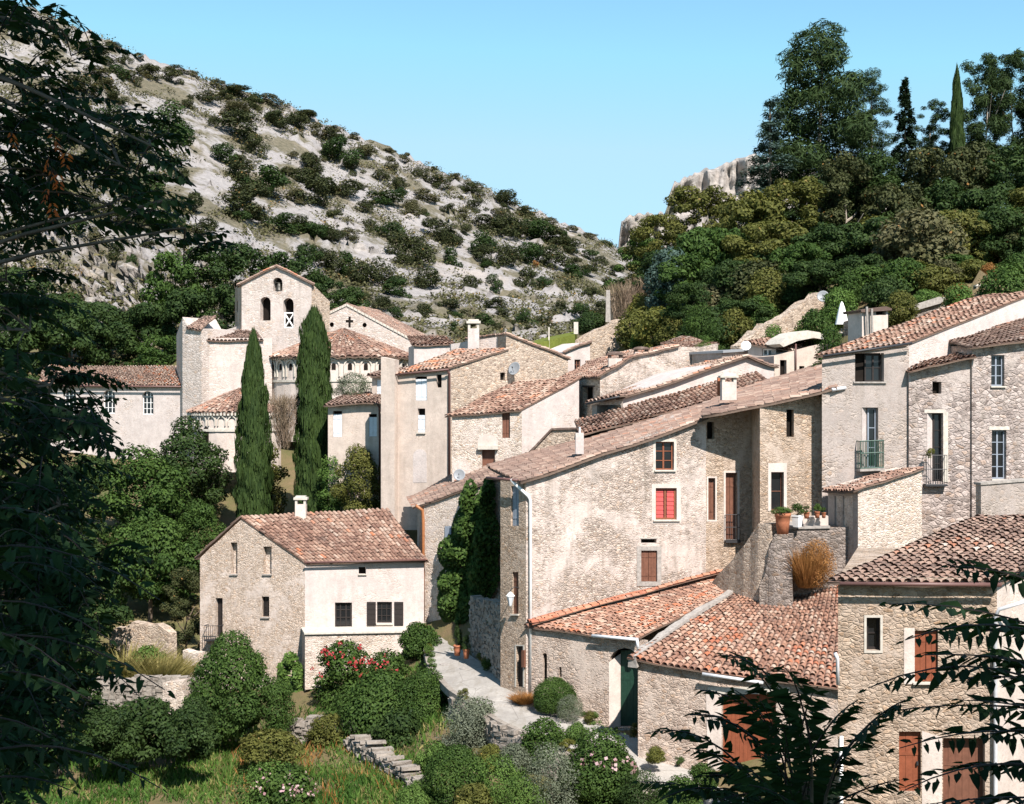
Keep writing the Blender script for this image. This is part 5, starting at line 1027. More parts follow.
for a, b in (((283.6,313),(293.2,328)), ((293.2,313),(283.6,328)), ((283.4,313),(293.4,313)), ((283.4,327.6),(293.4,327.6)), ((283.8,313),(283.8,328)), ((293.1,313),(293.1,328))): mb.tube([w.p(*a, -.2), w.p(*b, -.2)], .07, 5)
mb.build('brace', M['white_paint'], ab.root)
B_ = Vector((-1.2, 6, 0)); ap = w.p(277, 265.3, .15)
roof_patch('tower_roof', [w.p(240, 283.6, .15), w.p(240, 283.6, .15) + B_, ap + B_, ap], 'tile_old', ab.root, .35, .2, .05, 90, .1); roof_patch('tower_roof', [w.p(313, 283.6, .15) + B_, w.p(313, 283.6, .15), ap, ap + B_], 'tile_old', ab.root, .35, .2, .05, 91, .1)
mb = MB(); mb.face([w.p(311.5,283), w.p(311.5,440), w.p(320,440,-2), w.p(322,300,-2)]); mb.build('ruined_wall', M['rubble'], ab.root)
# transept block and buttress
w = W(176.5, 121.5, 201.5, 120); w2 = W(201.5, 120, 272, 121.5)
ab.wall(w2, [(201.5,338),(272,338),(272,440),(201.5,440)], 'ashlar', (), body=8, name='transept'); roof_patch('transept_roof', [w2.p(200.5,339.5), w2.p(262,339.5), w2.p(258,329,-3), w2.p(204,329,-3)], 'tile_old', ab.root, .32, .25, .1, 92)
ws = W(176.5, 125.5, 182.5, 120.6); wsf = W(182.5, 120.6, 201.5, 120.0 - .6)
ab.wall(wsf, [(182.5,317),(188,327),(201.5,328.5),(201.5,440),(182.5,440)], 'ashlar', (), body=4, name='buttress'); ab.wall(ws, [(176.5,335),(182.5,317),(182.5,440),(176.5,440)], 'ashlar', name='buttress_side')
roof_patch('buttress_roof', [wsf.p(188,328,.1), wsf.p(202,329,.1), wsf.p(195.5,315.5,-2.5), wsf.p(183,315.5,-2.5)], 'tile_old', ab.root, .3, .15, .05, 93)
w3 = W(224, 131, 274, 129); ab.wall(w3, [(222,331),(240,325.5),(272,333),(272,360),(222,360)], 'ashlar', (), body=4, name='crossing_wall'); roof_patch('crossing_roof', [w3.p(262,334,.3), w3.p(276,335,.3), w3.p(276,326.5,-2.5), w3.p(240,325,-2.5)], 'tile_red', ab.root, .32, .2, .1, 94)
def apse(name, cx, half, Y, y_eave, y_apex, y_base, arches, nfac=16, mat='cream_plaster', aw=.7, blind=False, apex_back=0., win=None):
    """half-round apse: conical tiled roof over a wall with an arcade of small arches"""
    r = half / F * Y; c = at(cx, y_eave, Y); zE, zB, zA = c.z, (CY - y_base) / F * Y, (CY - y_apex) / F * Y; cc = Vector((c.x, Y, 0)); A = cc + Vector((0, apex_back, zA))
    P = lambda t, rr, z: cc + Vector((math.cos(t) * rr, math.sin(t) * rr, z)); ts = [math.pi + math.pi * i / nfac for i in range(nfac + 1)]
    mb = MB()
    for a, b in zip(ts[:-1], ts[1:]): mb.face([P(a, r, zE), P(b, r, zE), P(b, r, zB), P(a, r, zB)])
    mb.face([P(ts[0], r, zB), P(ts[-1], r, zB), P(ts[-1], r, zE), P(ts[0], r, zE)]); o = mb.build(name + '_wall', M[mat], ab.root)
    for i, (a, b) in enumerate(zip(ts[:-1], ts[1:])):
        m0 = A.lerp(P(a, r, zA), .02); m1 = A.lerp(P(b, r, zA), .02); roof_patch(name + '_roof', [P(a, r * 1.07, zE - .12), P(b, r * 1.07, zE - .12), m1 + Vector((0, 0, -.02)), m0 + Vector((0, 0, -.02))], 'tile_red', ab.root, .3, .0, .0, 100 + i, .12, max(2, int(2 * r * math.sin(math.pi / nfac / 2) / .34)), 0, .5)
    # cornice of teeth
    mb = MB()
    for k in range(nfac * 3): t = math.pi + math.pi * (k + .5) / (nfac * 3); rad = Vector((math.cos(t), math.sin(t), 0)); tan = Vector((-rad.y, rad.x, 0)); mb.box(P(t, r + .1, zE - .22), rad * .12, tan * (math.pi * r / nfac / 3 * .3), Vector((0, 0, .12)))
    mb.build(name + '_trim', M['cement'], ab.root)
    n = arches; hA = 1.35 if not blind else .7
    for k in range(n):
        t = math.pi + math.pi * (k + .5) / n; rad = Vector((math.cos(t), math.sin(t), 0))
        if rad.y > -.12: continue
        tan = Vector((-rad.y, rad.x, 0)); wq = math.pi * r / n * aw / 2; b = P(t, r + .015, zE - .45 - hA); pts = [b - tan * wq, b + tan * wq] + [b + tan * (wq * math.cos(math.pi * i / 8)) + Vector((0, 0, hA - wq + wq * math.sin(math.pi * i / 8))) for i in range(9)]
        out = [b + (q - b) * 1.0 for q in pts]; mb = MB()
        ring = [b + tan * (wq * s_ * math.cos(math.pi * i / 8)) + Vector((0, 0, hA - wq + wq * s_ * math.sin(math.pi * i / 8))) + rad * .1 for s_ in (1.0, 1.28) for i in range(9)]
        n0 = len(mb.v); mb.v += ring + [q - rad * .12 for q in ring]
        for i in range(8): mb.f += [[n0+i, n0+i+1, n0+9+i+1, n0+9+i], [n0+9+i, n0+9+i+1, n0+27+i+1, n0+27+i], [n0+i, n0+18+i, n0+18+i+1, n0+i+1]]
        for sgn in (-1, 1): mb.box(b + tan * sgn * wq * 1.13 + Vector((0, 0, (hA - wq) / 2)) + rad * .03, tan * wq * .13, rad * .06, Vector((0, 0, (hA - wq) / 2)))
        o = mb.build('blind_arch' if blind else 'arcade_arch', M['cement'], ab.root)
        if not blind: q = MB(); q.face([b + (p_ - b) * .42 + rad * .012 + Vector((0, 0, hA * .42)) for p_ in pts]); q.build('opening', M['interior'], o)
    if win:
        t, z0, z1, hw = win; rad = Vector((math.cos(t), math.sin(t), 0)); tan = Vector((-rad.y, rad.x, 0)); b = P(t, r + .02, zB); b.z = z0; q = MB(); q.face([b - tan * hw, b + tan * hw] + [b + tan * hw * math.cos(math.pi * i / 8) + Vector((0, 0, (z1 - z0 - hw) + hw * math.sin(math.pi * i / 8))) for i in range(9)]); o = q.build('apse_window', M['interior'], ab.root)
    mb = MB(); 
    for k in range(24):
        a, b = math.pi + math.pi * k / 24, math.pi + math.pi * (k + 1) / 24; z = zE - .45 - hA - .35; mb.hexa([P(a, r - .05, z - .1), P(b, r - .05, z - .1), P(b, r + .09, z - .1), P(a, r + .09, z - .1), P(a, r - .05, z + .1), P(b, r - .05, z + .1), P(b, r + .09, z + .1), P(a, r + .09, z + .1)])
    mb.build(name + '_band', M['cement'], ab.root)
apse('apse', 343, 73, 125, 357.5, 328.5, 440, 15, 20, 'cream_plaster', .62)
apse('side_apse', 236, 45, 114, 411, 388, 470, 14, 14, 'cream_plaster', .62, True, 1.5, (math.pi + 1.08, (CY - 443.5) / F * 110, (CY - 427) / F * 110, .28))
w = W(288, 129, 432, 129.5); gp_ = [(292,330),(346.5,304.6),(432,350),(432,440),(292,440)]
hh = [(329.6,322.2,334,327,'o'), (362.4,322.6,366.8,327.4,'o'), (348.6,316.8,350.6,327), (346,320,353,322.2)]
ab.wall(w, gp_, 'ashlar', hh[:2], .4, Vector((2, 10, 0)), name='cross_gable')
for r in hh[:2]: ab.opening(w, r, 'dark', depth=.35, name='oculus', arch=True)
mb = MB(); mb.prism([w.p(348.5,316.6,.02), w.p(350.7,316.6,.02), w.p(350.7,327.2,.02), w.p(348.5,327.2,.02)], w.n * -.03); mb.prism([w.p(345.8,319.9,.025), w.p(353.2,319.9,.025), w.p(353.2,322.3,.025), w.p(345.8,322.3,.025)], w.n * -.03); o = mb.build('cross', M['interior'], ab.root); fix(o)
mb = MB()
for (a, b) in (((290.5,330.5),(346.5,303.6)), ((346.5,303.6),(433.5,350))): 
    n = 24
    for i in range(n): p0 = w.p(*a, .1).lerp(w.p(*b, .1), (i + .06) / n); p1 = w.p(*a, .1).lerp(w.p(*b, .1), (i + .94) / n); mb.prism([p0, p1, p1 - Vector((0, 0, .22)), p0 - Vector((0, 0, .22))], w.n * -.6)
o = mb.build('coping', M['cement'], ab.root); fix(o)
B_ = Vector((2, 10, 0)); a, b, c = w.p(292, 330), w.p(346.5, 304.2), w.p(432, 350); roof_patch('nave_roof', [a + B_, a, b, b + B_], 'tile_old', ab.root, .35, .1, .0, 96); roof_patch('nave_roof', [c, c + B_, b + B_, b], 'tile_old', ab.root, .35, .1, .0, 97)
h = Bld('cloister_house', 'low house with rust-coloured roof and white wall strip behind the abbey gable', 'house', None, at(432, 350, 112)); w = W(414, 112, 453, 112.5); h.wall(w, [(414,345),(453,344),(453,380),(414,380)], 'white_plaster', (), body=5); roof_patch('roof', [w.p(413,345), w.p(454,344), w.p(450,333.5,-3.5), w.p(412,333.5,-3.5)], 'tile_red', h.root, .3, .2, .1, 98)
# convent wing
h = Bld('convent_wing', 'long white convent wing with red roof and tall paned windows, adjoining the abbey', 'house', None, at(130, 450, 124)); w = W(40, 126, 198, 121.5); ho = [(142,391,153.4,414.5,'a'), (103,390,115,413.5,'a'), (64,389.5,76,413,'a')]
h.wall(w, [(40,384.5),(198,385.5),(198,475),(40,475)], 'white_plaster', ho, .3, 9); hs = [h.opening(w, r[:4], 'frame', 'white_paint', .22, 3, 4) for r in ho]
e0, e1 = w.p(39, 384), w.p(198.5, 385); r1 = at(181, 366.5, 126.5); r0 = at(44, 365.5, 131.5); roof_patch('roof', [e0, e1, r1, r0], 'tile_pale', h.root, .3, .4, .1, 99); h.pipe([w.p(186.5, 387, .3), w.p(186.5, 392, .12), w.p(186.5, 450, .12)], .06, 'pipe_brown'); h.gutter(w.p(40, 385.8, .45), w.p(198, 386.8, .45), .07, 'pipe_brown')
# ---------------------------------------------------------------- shrubs on the hillside
BUSH = [(104,53,26,18),(126,60,10,11),(90,48,20,12),(133,78,14,12),(97,73,30,12),(172,76,18,14),(149,71,24,14),(81,86,40,16),(107,87,25,14),(170,125,42,36),(239,125,44,26),(213,122,10,10),(223,155,27,20),(256,146,20,20),(240,172,34,24),(268,182,44,30),(250,195,40,26),(243,207,44,26),(281,223,34,18),(300,225,30,16),(310,190,36,30),(301,176,20,12),(288,171,14,8),(310,162,20,16),(325,150,14,18),(277,120,26,16),(298,121,24,16),(318,131,18,14),(233,90,30,10),(207,97,22,10),(255,103,14,12),(236,107,24,10),(188,105,14,10),(293,155,12,6),(194,66,12,8),(218,74,14,8),(234,82,18,6),(270,94,24,10),(305,110,20,9),(175,60,20,6),(139,47,10,5),(113,39,14,5),
 (307,114,20,9),(303,124,14,12),(326,134,22,14),(338,152,38,26),(367,152,20,14),(390,164,18,12),(405,157,12,8),(421,173,14,12),(310,164,22,18),(398,185,20,12),(326,188,30,18),(348,190,28,16),(381,197,40,14),(366,206,18,12),(321,185,20,12),(426,196,26,12),(440,182,24,12),(469,189,24,12),(475,206,18,12),(504,189,12,8),(507,199,24,16),(497,213,14,8),(525,212,20,12),(508,226,34,22),(536,230,36,22),(555,238,26,18),(490,224,36,16),(483,245,30,22),(486,256,28,20),(508,258,28,20),(530,254,30,20),(552,258,34,20),(567,245,26,14),(574,272,24,14),(590,271,24,12),(525,280,22,20),(539,235,36,14),(448,235,26,18),(433,228,30,16),(391,231,24,14),(398,246,28,24),(418,252,30,26),(451,256,20,18),(370,226,14,14),(326,262,26,24),(345,266,24,22),(358,274,26,22),(380,274,28,24),(398,287,28,18),(428,280,28,20),(470,284,18,15),(494,284,17,16),(567,287,11,12),(560,308,16,14),(580,312,20,18),(600,310,20,16),(497,305,24,14),(525,319,20,16),(448,308,28,14),(423,312,18,14),(483,322,24,14),(511,326,16,10),(546,322,18,12),(543,284,20,14),(592,294,16,14),(609,284,16,12),(307,231,36,18),(328,235,30,14),(349,235,20,12),(307,256,26,20),(314,284,30,20),(381,305,24,12),(395,314,16,14),(363,298,14,8),(346,298,20,10),(455,328,12,10),(455,176,14,7),(476,186,14,7),(550,221,14,6),(571,229,14,6),(588,236,14,6),(606,243,12,6),(528,211,14,8),(433,168,10,5),(388,151,12,6),(353,134,14,6),(335,127,12,6),
 (12,232,20,16),(35,228,26,16),(52,222,22,18),(75,226,24,14),(95,236,14,14),(112,250,22,16),(132,262,12,14),(150,245,16,10),(85,205,30,16),(60,195,26,18),(115,215,24,16),(140,225,26,14),(165,222,30,16),(195,205,24,22),(205,228,26,16),(60,130,30,20),(40,100,26,16),(25,70,24,14),(50,62,20,14),(30,40,20,10),(60,35,14,8),(110,118,30,20),(135,140,34,24),(120,165,36,26),(150,185,30,22),(182,175,20,14),(90,160,26,20),(335,215,18,10),(462,214,14,10),(449,209,16,10),(415,212,20,12),(352,168,18,14),(381,176,16,10),(466,230,14,10),(600,262,16,10),(612,270,14,10),(590,255,18,10),(575,262,16,10)]
CLEAR = [(205,140,30,18),(205,170,16,50),(335,172,16,7),(365,178,16,9),(300,212,16,14),(300,150,24,10),(395,160,20,8),(420,190,20,10),(470,262,14,26),(505,282,26,14),(440,270,18,16),(415,300,20,12),(130,62,40,10),(70,66,30,10),(370,250,36,12),(270,245,60,8),(600,262,14,6),(275,155,18,16),(420,225,12,6),(120,255,60,30)]
rd = random.Random(77); nb = 0
def clear(px, py): return any(((px - a) / w_) ** 2 + ((py - b) / h_) ** 2 < 1 for a, b, w_, h_ in CLEAR)
LB = {'lf_maquis': ('dark brownish-green evergreen bush on the limestone hillside', 'brown-green evergreen bushes on the hillside'), 'lf_dark': ('dark rounded evergreen bush on the pale hillside scree', 'dark evergreen bushes on the hillside'), 'lf_scrub': ('olive-green rounded shrub on the limestone hillside', 'olive shrubs on the hillside'), 'lf_scrub2': ('dry yellowish low shrub on the limestone hillside', 'dry shrubs on the hillside'), 'lf_rust': ('small rust-orange bush turning colour on the hillside', 'orange bushes on the hillside')}
def hill_bush(px, py, wp, hp_, mat, seed):
    p, t = hill_at(px, max(py + hp_ * .5, float(ridge(px)) + 5))
    if t < -.1 or t > 1.03: return
    lab, grp = LB[mat]; o = plant('shrub', 'scrub', seed, mat, p - Vector((0, 0, hp_ / F * p.y * .15)), wp / F * p.y * 1.1, hp_ / F * p.y * 1.15, lab, 'shrub', grp)
for i, (px, py, wp, hp_) in enumerate(BUSH):
    m = ('lf_dark' if i % 3 == 0 else 'lf_maquis') if (wp > 20 and hp_ > 13 and py > 105) or py > 240 else ('lf_scrub2' if hp_ < 9 or rd.random() < .2 else 'lf_scrub')
    hill_bush(px, py, wp * 1.15, hp_, m, 1 + i % 10)
k = 0                                                                  # smaller ones hugging the big clumps, a few strays between
while k < 120:
    bx, by, bw, bh = rd.choice(BUSH); far = rd.random() < .22
    px, py = bx + rd.uniform(-.8, .8) * bw + (rd.uniform(-40, 40) if far else 0), by + rd.uniform(-.3, .75) * bh + (rd.uniform(-20, 20) if far else 0)
    if px > 620 or py < float(ridge(px)) + 3 or py > 338 or clear(px, py): continue
    s_ = max(5, min(bw * rd.uniform(.3, .65), 18)); m = 'lf_rust' if rd.random() < .05 else rd.choice(['lf_scrub', 'lf_scrub', 'lf_scrub2', 'lf_dark']) if py < 235 else rd.choice(['lf_dark', 'lf_scrub', 'lf_maquis', 'lf_maquis'])
    hill_bush(px, py, s_ * (.7 if m == 'lf_rust' else 1.25), s_ * .7, m, 1 + k % 10); k += 1
# low ground cover between them
rg = np.random.default_rng(8); cs = []
while len(cs) < 8500:
    px, t = rg.uniform(-20, 640), rg.uniform(0, 1.); py = HB + (float(ridge(px)) - HB) * t
    if (clear(px, py) and rg.uniform() < .93) or _vn(np.float64(px / 14), np.float64(py / 7), 9) < .42: continue
    cs.append(hill_pt(np.float64(px), np.float64(t)))
cs = np.repeat(np.array(cs), 12, 0) + rg.normal(0, 1, (len(cs) * 12, 3)) * [.9, .8, .38] + [0, -.6, .55]
me = np_mesh('scrub', leaf_quads(cs, rg.normal(0, .6, cs.shape) + [0, -.3, 1], np.full(len(cs), .6), rg, .7), quads_idx(len(cs)), np.repeat(rg.uniform(0, .97, len(cs) // 12), 12))
tag(link('scrub', me, M['lf_scrub2']), kind='stuff')

# ---------------------------------------------------------------- dark wood behind the abbey
G = 'trees of the dark wood behind the abbey'
for i, (px, top, wp, Y, m) in enumerate([(-30,262,90,150,'lf_dark'),(18,268,80,152,'lf_dark'),(60,292,70,158,'lf_dark'),(98,306,66,160,'lf_dark'),(128,312,60,164,'lf_dark'),(172,252,66,158,'lf_mid'),(205,240,64,162,'lf_dark'),(240,243,62,166,'lf_dark'),(272,250,58,168,'lf_dark'),(300,256,52,170,'lf_dark'),(325,272,46,172,'lf_dark'),(150,305,64,148,'lf_dark'),(112,322,70,146,'lf_dark'),(70,312,80,144,'lf_dark'),(25,318,80,140,'lf_dark'),(188,290,64,146,'lf_dark'),(222,285,60,148,'lf_dark'),(160,335,56,138,'lf_mid'),(350,285,44,176,'lf_dark'),(-40,330,90,138,'lf_dark')]):
    lab = ('mid-green broad tree' if m == 'lf_mid' else 'dark bushy tree') + ' in the wood at the foot of the limestone hill'
    plant_px('tree', 'broadfar', 1 + i % 4, m, px, top, wp, Y, lab, 'tree', G + (' (mid-green)' if m == 'lf_mid' else ''))
# ---------------------------------------------------------------- wooded slope above the village
T = lambda *a, **k: plant_px('tree', *a, **k)
plant_px('pine_tree', 'pine', 2, 'lf_pine', 820, 22, 178, 132, 'huge pine with irregular crown, tallest tree on the wooded slope', 'pine', bark='bark_pale')
plant_px('cedar_tree', 'cedar', 3, 'lf_blue', 770, 92, 112, 126, 'blue-green cedar with flat tiered branches against the cliff', 'cedar', dp=9)
plant_px('pine_tree', 'pine', 7, 'lf_pine', 872, 66, 80, 134, 'second dense pine leaning out of the huge pine', 'pine')
plant_px('fir_tree', 'fir', 4, 'lf_fir', 905, 76, 66, 128, 'dark pointed fir between the huge pine and the slim cypress', 'fir')
plant_px('cypress_tree', 'cypress', 5, 'lf_cypress', 957, 68, 17, 134, 'slim column cypress among the tall pines on the skyline', 'cypress')
for px, top, wp, Y, sd, lab in ((985,52,72,138,6,'tall open pine just beyond the slim skyline cypress'),(1014,47,70,140,8,'tall open pine topmost at the edge of the skyline'),(1040,60,60,138,9,'open pine half cut off by the edge of the picture'),(936,98,54,136,10,'shorter open pine between the dark fir and the slim cypress')):
    plant_px('pine_tree', 'highpine', sd, 'lf_pine', px, top, wp, Y, lab, 'pine', bark='bark_pale')
SL = [('oak',1,'lf_olive',700,186,92,124,'olive-green oak crowning the wood below the cliff'),('oak',2,'lf_olive',660,214,74,120,'olive oak at the tip of the wood beside the pale cliff'),('oak',3,'lf_olive',752,196,110,120,'broad olive oak beneath the blue cedar'),('oak',4,'lf_mid',716,232,104,112,'round dark oak above the tiled gables'),('oak',1,'lf_olive',794,178,84,120,'dull olive oak under the huge pine'),('oak',2,'lf_olive',770,224,98,110,'spreading oak with a pale trunk above the ramp wall'),('oak',3,'lf_scrub',846,152,84,122,'brown-green oak with a long bare trunk'),('full',4,'lf_dark',878,140,80,124,'dark oak beside the brown-green one'),('broad',5,'lf_scrub',926,150,90,122,'brown-green tree under the dark fir'),('broad',6,'lf_scrub',972,148,84,124,'grey-brown tree below the open pines'),('broad',7,'lf_dark',1014,146,90,122,'dark tree at the edge below the tallest open pine'),('broad',5,'lf_dark',838,226,90,108,'dark shaded tree behind the closed parasol'),('broad',6,'lf_dark',880,222,84,106,'dark shaded tree above the chimney hut'),('broad',7,'lf_dark',916,216,80,104,'dark green tree above the grey barn'),('broad',5,'lf_olive',958,214,84,106,'olive-brown tree mid-way up the wooded slope'),('broad',6,'lf_dark',1000,212,80,104,'dark green tree above the small stone chimney'),('broad',7,'lf_scrub',1032,214,70,104,'brownish tree at the edge above the white gable wall'),('broad',5,'lf_mid',690,256,70,108,'deep green tree over the garden wall'),('oak',4,'lf_dark',664,250,64,114,'dark tree behind the yellow-green bush'),('oak',2,'lf_dark',735,262,80,104,'shaded tree low over the tiled gables'),('oak',1,'lf_mid',800,246,80,102,'mid-green tree overhanging the ramp wall')]
SL += [('broad',6,'lf_mid',640,236,60,130,'green tree on the ridge tip behind the ochre bush'),('oak',3,'lf_dark',740,300,70,98,'dark low tree behind the bright creeper'),('broad',7,'lf_dark',820,262,70,98,'shaded tree over the top of the ramp wall'),('broad',5,'lf_scrub',900,186,80,118,'brownish tree in the thick of the wooded slope'),('broad',6,'lf_dark',946,184,80,118,'dark tree in the thick of the wooded slope'),('broad',7,'lf_dark',990,190,84,116,'dark tree under the open pines'),('oak',4,'lf_olive',1036,186,80,116,'olive oak cut by the picture edge'),('broad',5,'lf_dark',862,258,70,97,'dark tree filling the slope above the parasol terrace'),('broad',6,'lf_olive',906,262,60,96,'olive tree just above the stone barn'),('broad',7,'lf_mid',950,256,64,97,'green tree between the barn and the stone chimney'),('oak',1,'lf_dark',786,206,70,126,'dark oak deep in the wood under the huge pine'),('oak',2,'lf_dark',690,282,60,101,'dark oak over the grey-ochre gable'),('broad',6,'lf_mid',870,176,70,127,'green tree between the brown-green oak and the fir'),('cedar',3,'lf_fir',930,118,60,131,'shadowy tiered conifer between fir and open pines')]
for kd, sd, m, px, top, wp, Y, lab in SL: T(kd, sd, m, px, top, wp, Y, lab, 'tree', bark='bark_pale' if sd in (2, 3) else 'bark')
S_ = lambda *a, **k: plant_px('bush', *a, **k)
for kd, sd, m, px, top, wp, Y, lab in [('bush',1,'lf_yellow',660,308,56,104,'yellow-green bush spilling over the garden wall'),('bush',2,'lf_blue',668,250,56,109,'spiky blue-green bushy tree by the garden wall'),('bush',2,'lf_yellow',640,296,30,112,'small ochre bush behind the yellow-green one'),('twigs',3,'lf_twig',622,286,36,113,'bare brown twiggy bush on the garden wall'),('twigs',4,'lf_twig',642,280,34,114,'second bare brown bush behind the slim stone post'),('bush',3,'lf_bright',706,332,26,90,'bright green creeper on the low grey-ochre gable'),('bush',1,'lf_mid',814,310,46,86,'leafy green bush below the ramp wall'),('bush',2,'lf_bright',774,326,30,88,'small bright bush at the foot of the ramp wall'),('bush',3,'lf_bright',838,288,40,90,'light green bush behind the closed parasol'),('bush',1,'lf_mid',830,322,34,80,'low bush beside the parasol pole'),('fine',4,'lf_mid',700,300,52,96,'low green bush on the terrace under the oaks'),('bush',2,'lf_mid',870,270,70,96,'dark green thicket above the chimney hut'),('bush',3,'lf_olive',930,268,70,92,'olive thicket above the grey barn'),('bush',1,'lf_bright',960,282,44,80,'fresh green bush behind the red roof'),('bush',2,'lf_mid',1006,270,60,82,'green bush by the small stone chimney'),('bush',4,'lf_olive',900,290,40,84,'low olive bush behind the stone barn roof'),('bush',5,'lf_scrub2',945,262,40,92,'dry straw-coloured bush on the wooded slope'),('bush',3,'lf_rust',990,262,22,88,'small reddish bush on the wooded slope'),('bush',1,'lf_mid',640,330,26,106,'green weeds along the long garden wall'),('bush',4,'lf_dark',590,312,36,118,'dark bush behind the garden wall below the hill')]:
    S_(kd, sd, m, px, top, wp, Y, lab, 'bush')
for i, (px, top, wp, Y, m) in enumerate([(905,262,60,92,'lf_mid'),(935,276,44,91,'lf_olive'),(885,280,50,90,'lf_dark'),(975,262,50,93,'lf_olive'),(1020,258,50,92,'lf_mid'),(800,282,40,99,'lf_dark'),(760,300,40,98,'lf_mid'),(735,308,40,97,'lf_olive'),(925,290,34,88,'lf_bright'),(850,275,40,93,'lf_mid'),(700,312,36,100,'lf_dark'),(672,318,40,101,'lf_olive'),(1010,276,36,88,'lf_bright'),(960,285,30,88,'lf_rust')]):
    plant_px('bush', 'bush', 1 + i % 5, m, px, top, wp, Y, {'lf_mid': 'mid-green', 'lf_olive': 'olive-green', 'lf_dark': 'dark green', 'lf_bright': 'bright green', 'lf_rust': 'rust-tinged'}[m] + ' bush on the bank just above the tiled roofs', 'bush', {'lf_mid': 'mid-green', 'lf_olive': 'olive', 'lf_dark': 'dark', 'lf_bright': 'bright', 'lf_rust': 'rusty'}[m] + ' bushes on the bank above the roofs')
rd = random.Random(31)                                                # thicket filling the slope between the trees
for i in range(46):
    px = rd.uniform(640, 1040); Y = rd.uniform(97, 128); hh_ = rd.uniform(2.2, 4.4); m = rd.choice(['lf_mid', 'lf_olive', 'lf_dark', 'lf_olive', 'lf_scrub', 'lf_scrub2']); g_ = gpt(px, Y, -.1)
    if Y < 104 and px < 690: continue
    nm_ = {'lf_mid': 'mid-green', 'lf_olive': 'olive-green', 'lf_dark': 'dark green', 'lf_scrub': 'brown-green', 'lf_scrub2': 'dry yellowish'}[m]
    plant('bush', 'bush', 1 + i % 5, m, g_, hh_ * rd.uniform(1.1, 1.7), hh_, nm_ + ' thicket shrub between the trees of the wooded slope', 'bush', nm_ + ' shrubs under the trees of the wooded slope')
# ---------------------------------------------------------------- trees between abbey and houses
plant_px('cypress_tree', 'cypress', 1, 'lf_cypress', 253.5, 332, 33, 98, 'slender column cypress, the shorter of the tall pair by the abbey', 'cypress')
plant_px('cypress_tree', 'cypress', 2, 'lf_cypress', 314, 310, 34, 99, 'broader column cypress, the taller of the pair before the abbey apse', 'cypress')
S_('twigs', 1, 'lf_twig', 284, 398, 36, 98.5, 'bare brown twiggy bush between the two cypresses', 'bush', bottom=446)
S_('bush', 5, 'lf_olive', 262, 440, 60, 104, 'olive bush between the cypresses at the apse foot', 'bush', bottom=520)
T('full', 1, 'lf_olive', 360, 436, 62, 95, 'light olive-green tree beside the broader cypress', 'tree'); S_('bush', 2, 'lf_bright', 332, 455, 36, 96.5, 'fresh green bush at the foot of the broader cypress', 'bush', bottom=520)
S_('fine', 3, 'lf_grey', 352, 374, 44, 100, 'weeping pale green bush above the red roof edge', 'bush', bottom=402)
for kd, sd, m, px, top, wp, Y, lab in [('full',1,'lf_mid',146,440,116,98,'big round green fig-like tree before the convent wing'),('full',2,'lf_dark',190,418,92,106,'dark green tree rising behind the fig-like tree'),('full',3,'lf_mid',150,505,104,91,'green tree below the round fig-like tree'),('full',4,'lf_mid',200,496,64,96,'green tree tucked behind the corner of the gabled house'),('broad',2,'lf_scrub',186,566,50,86,'brown-green shrubby tree against the gabled house'),('broad',3,'lf_dark',92,455,80,104,'dark tree between the convent wing and the ferny leaves'),('broad',1,'lf_dark',50,470,110,92,'dark shaded tree at the edge below the convent'),('broad',2,'lf_dark',70,560,110,80,'dark shaded tree over the yellow grass'),('broad',4,'lf_mid',20,400,80,110,'tree by the end of the convent wing'),('broad',3,'lf_dark',0,520,120,76,'darkest tree, at the picture edge by the meadow'),('broad',4,'lf_dark',60,620,100,66,'dark leafy tree at the meadow edge')]:
    T(kd, sd, m, px, top, wp, Y, lab, 'tree')
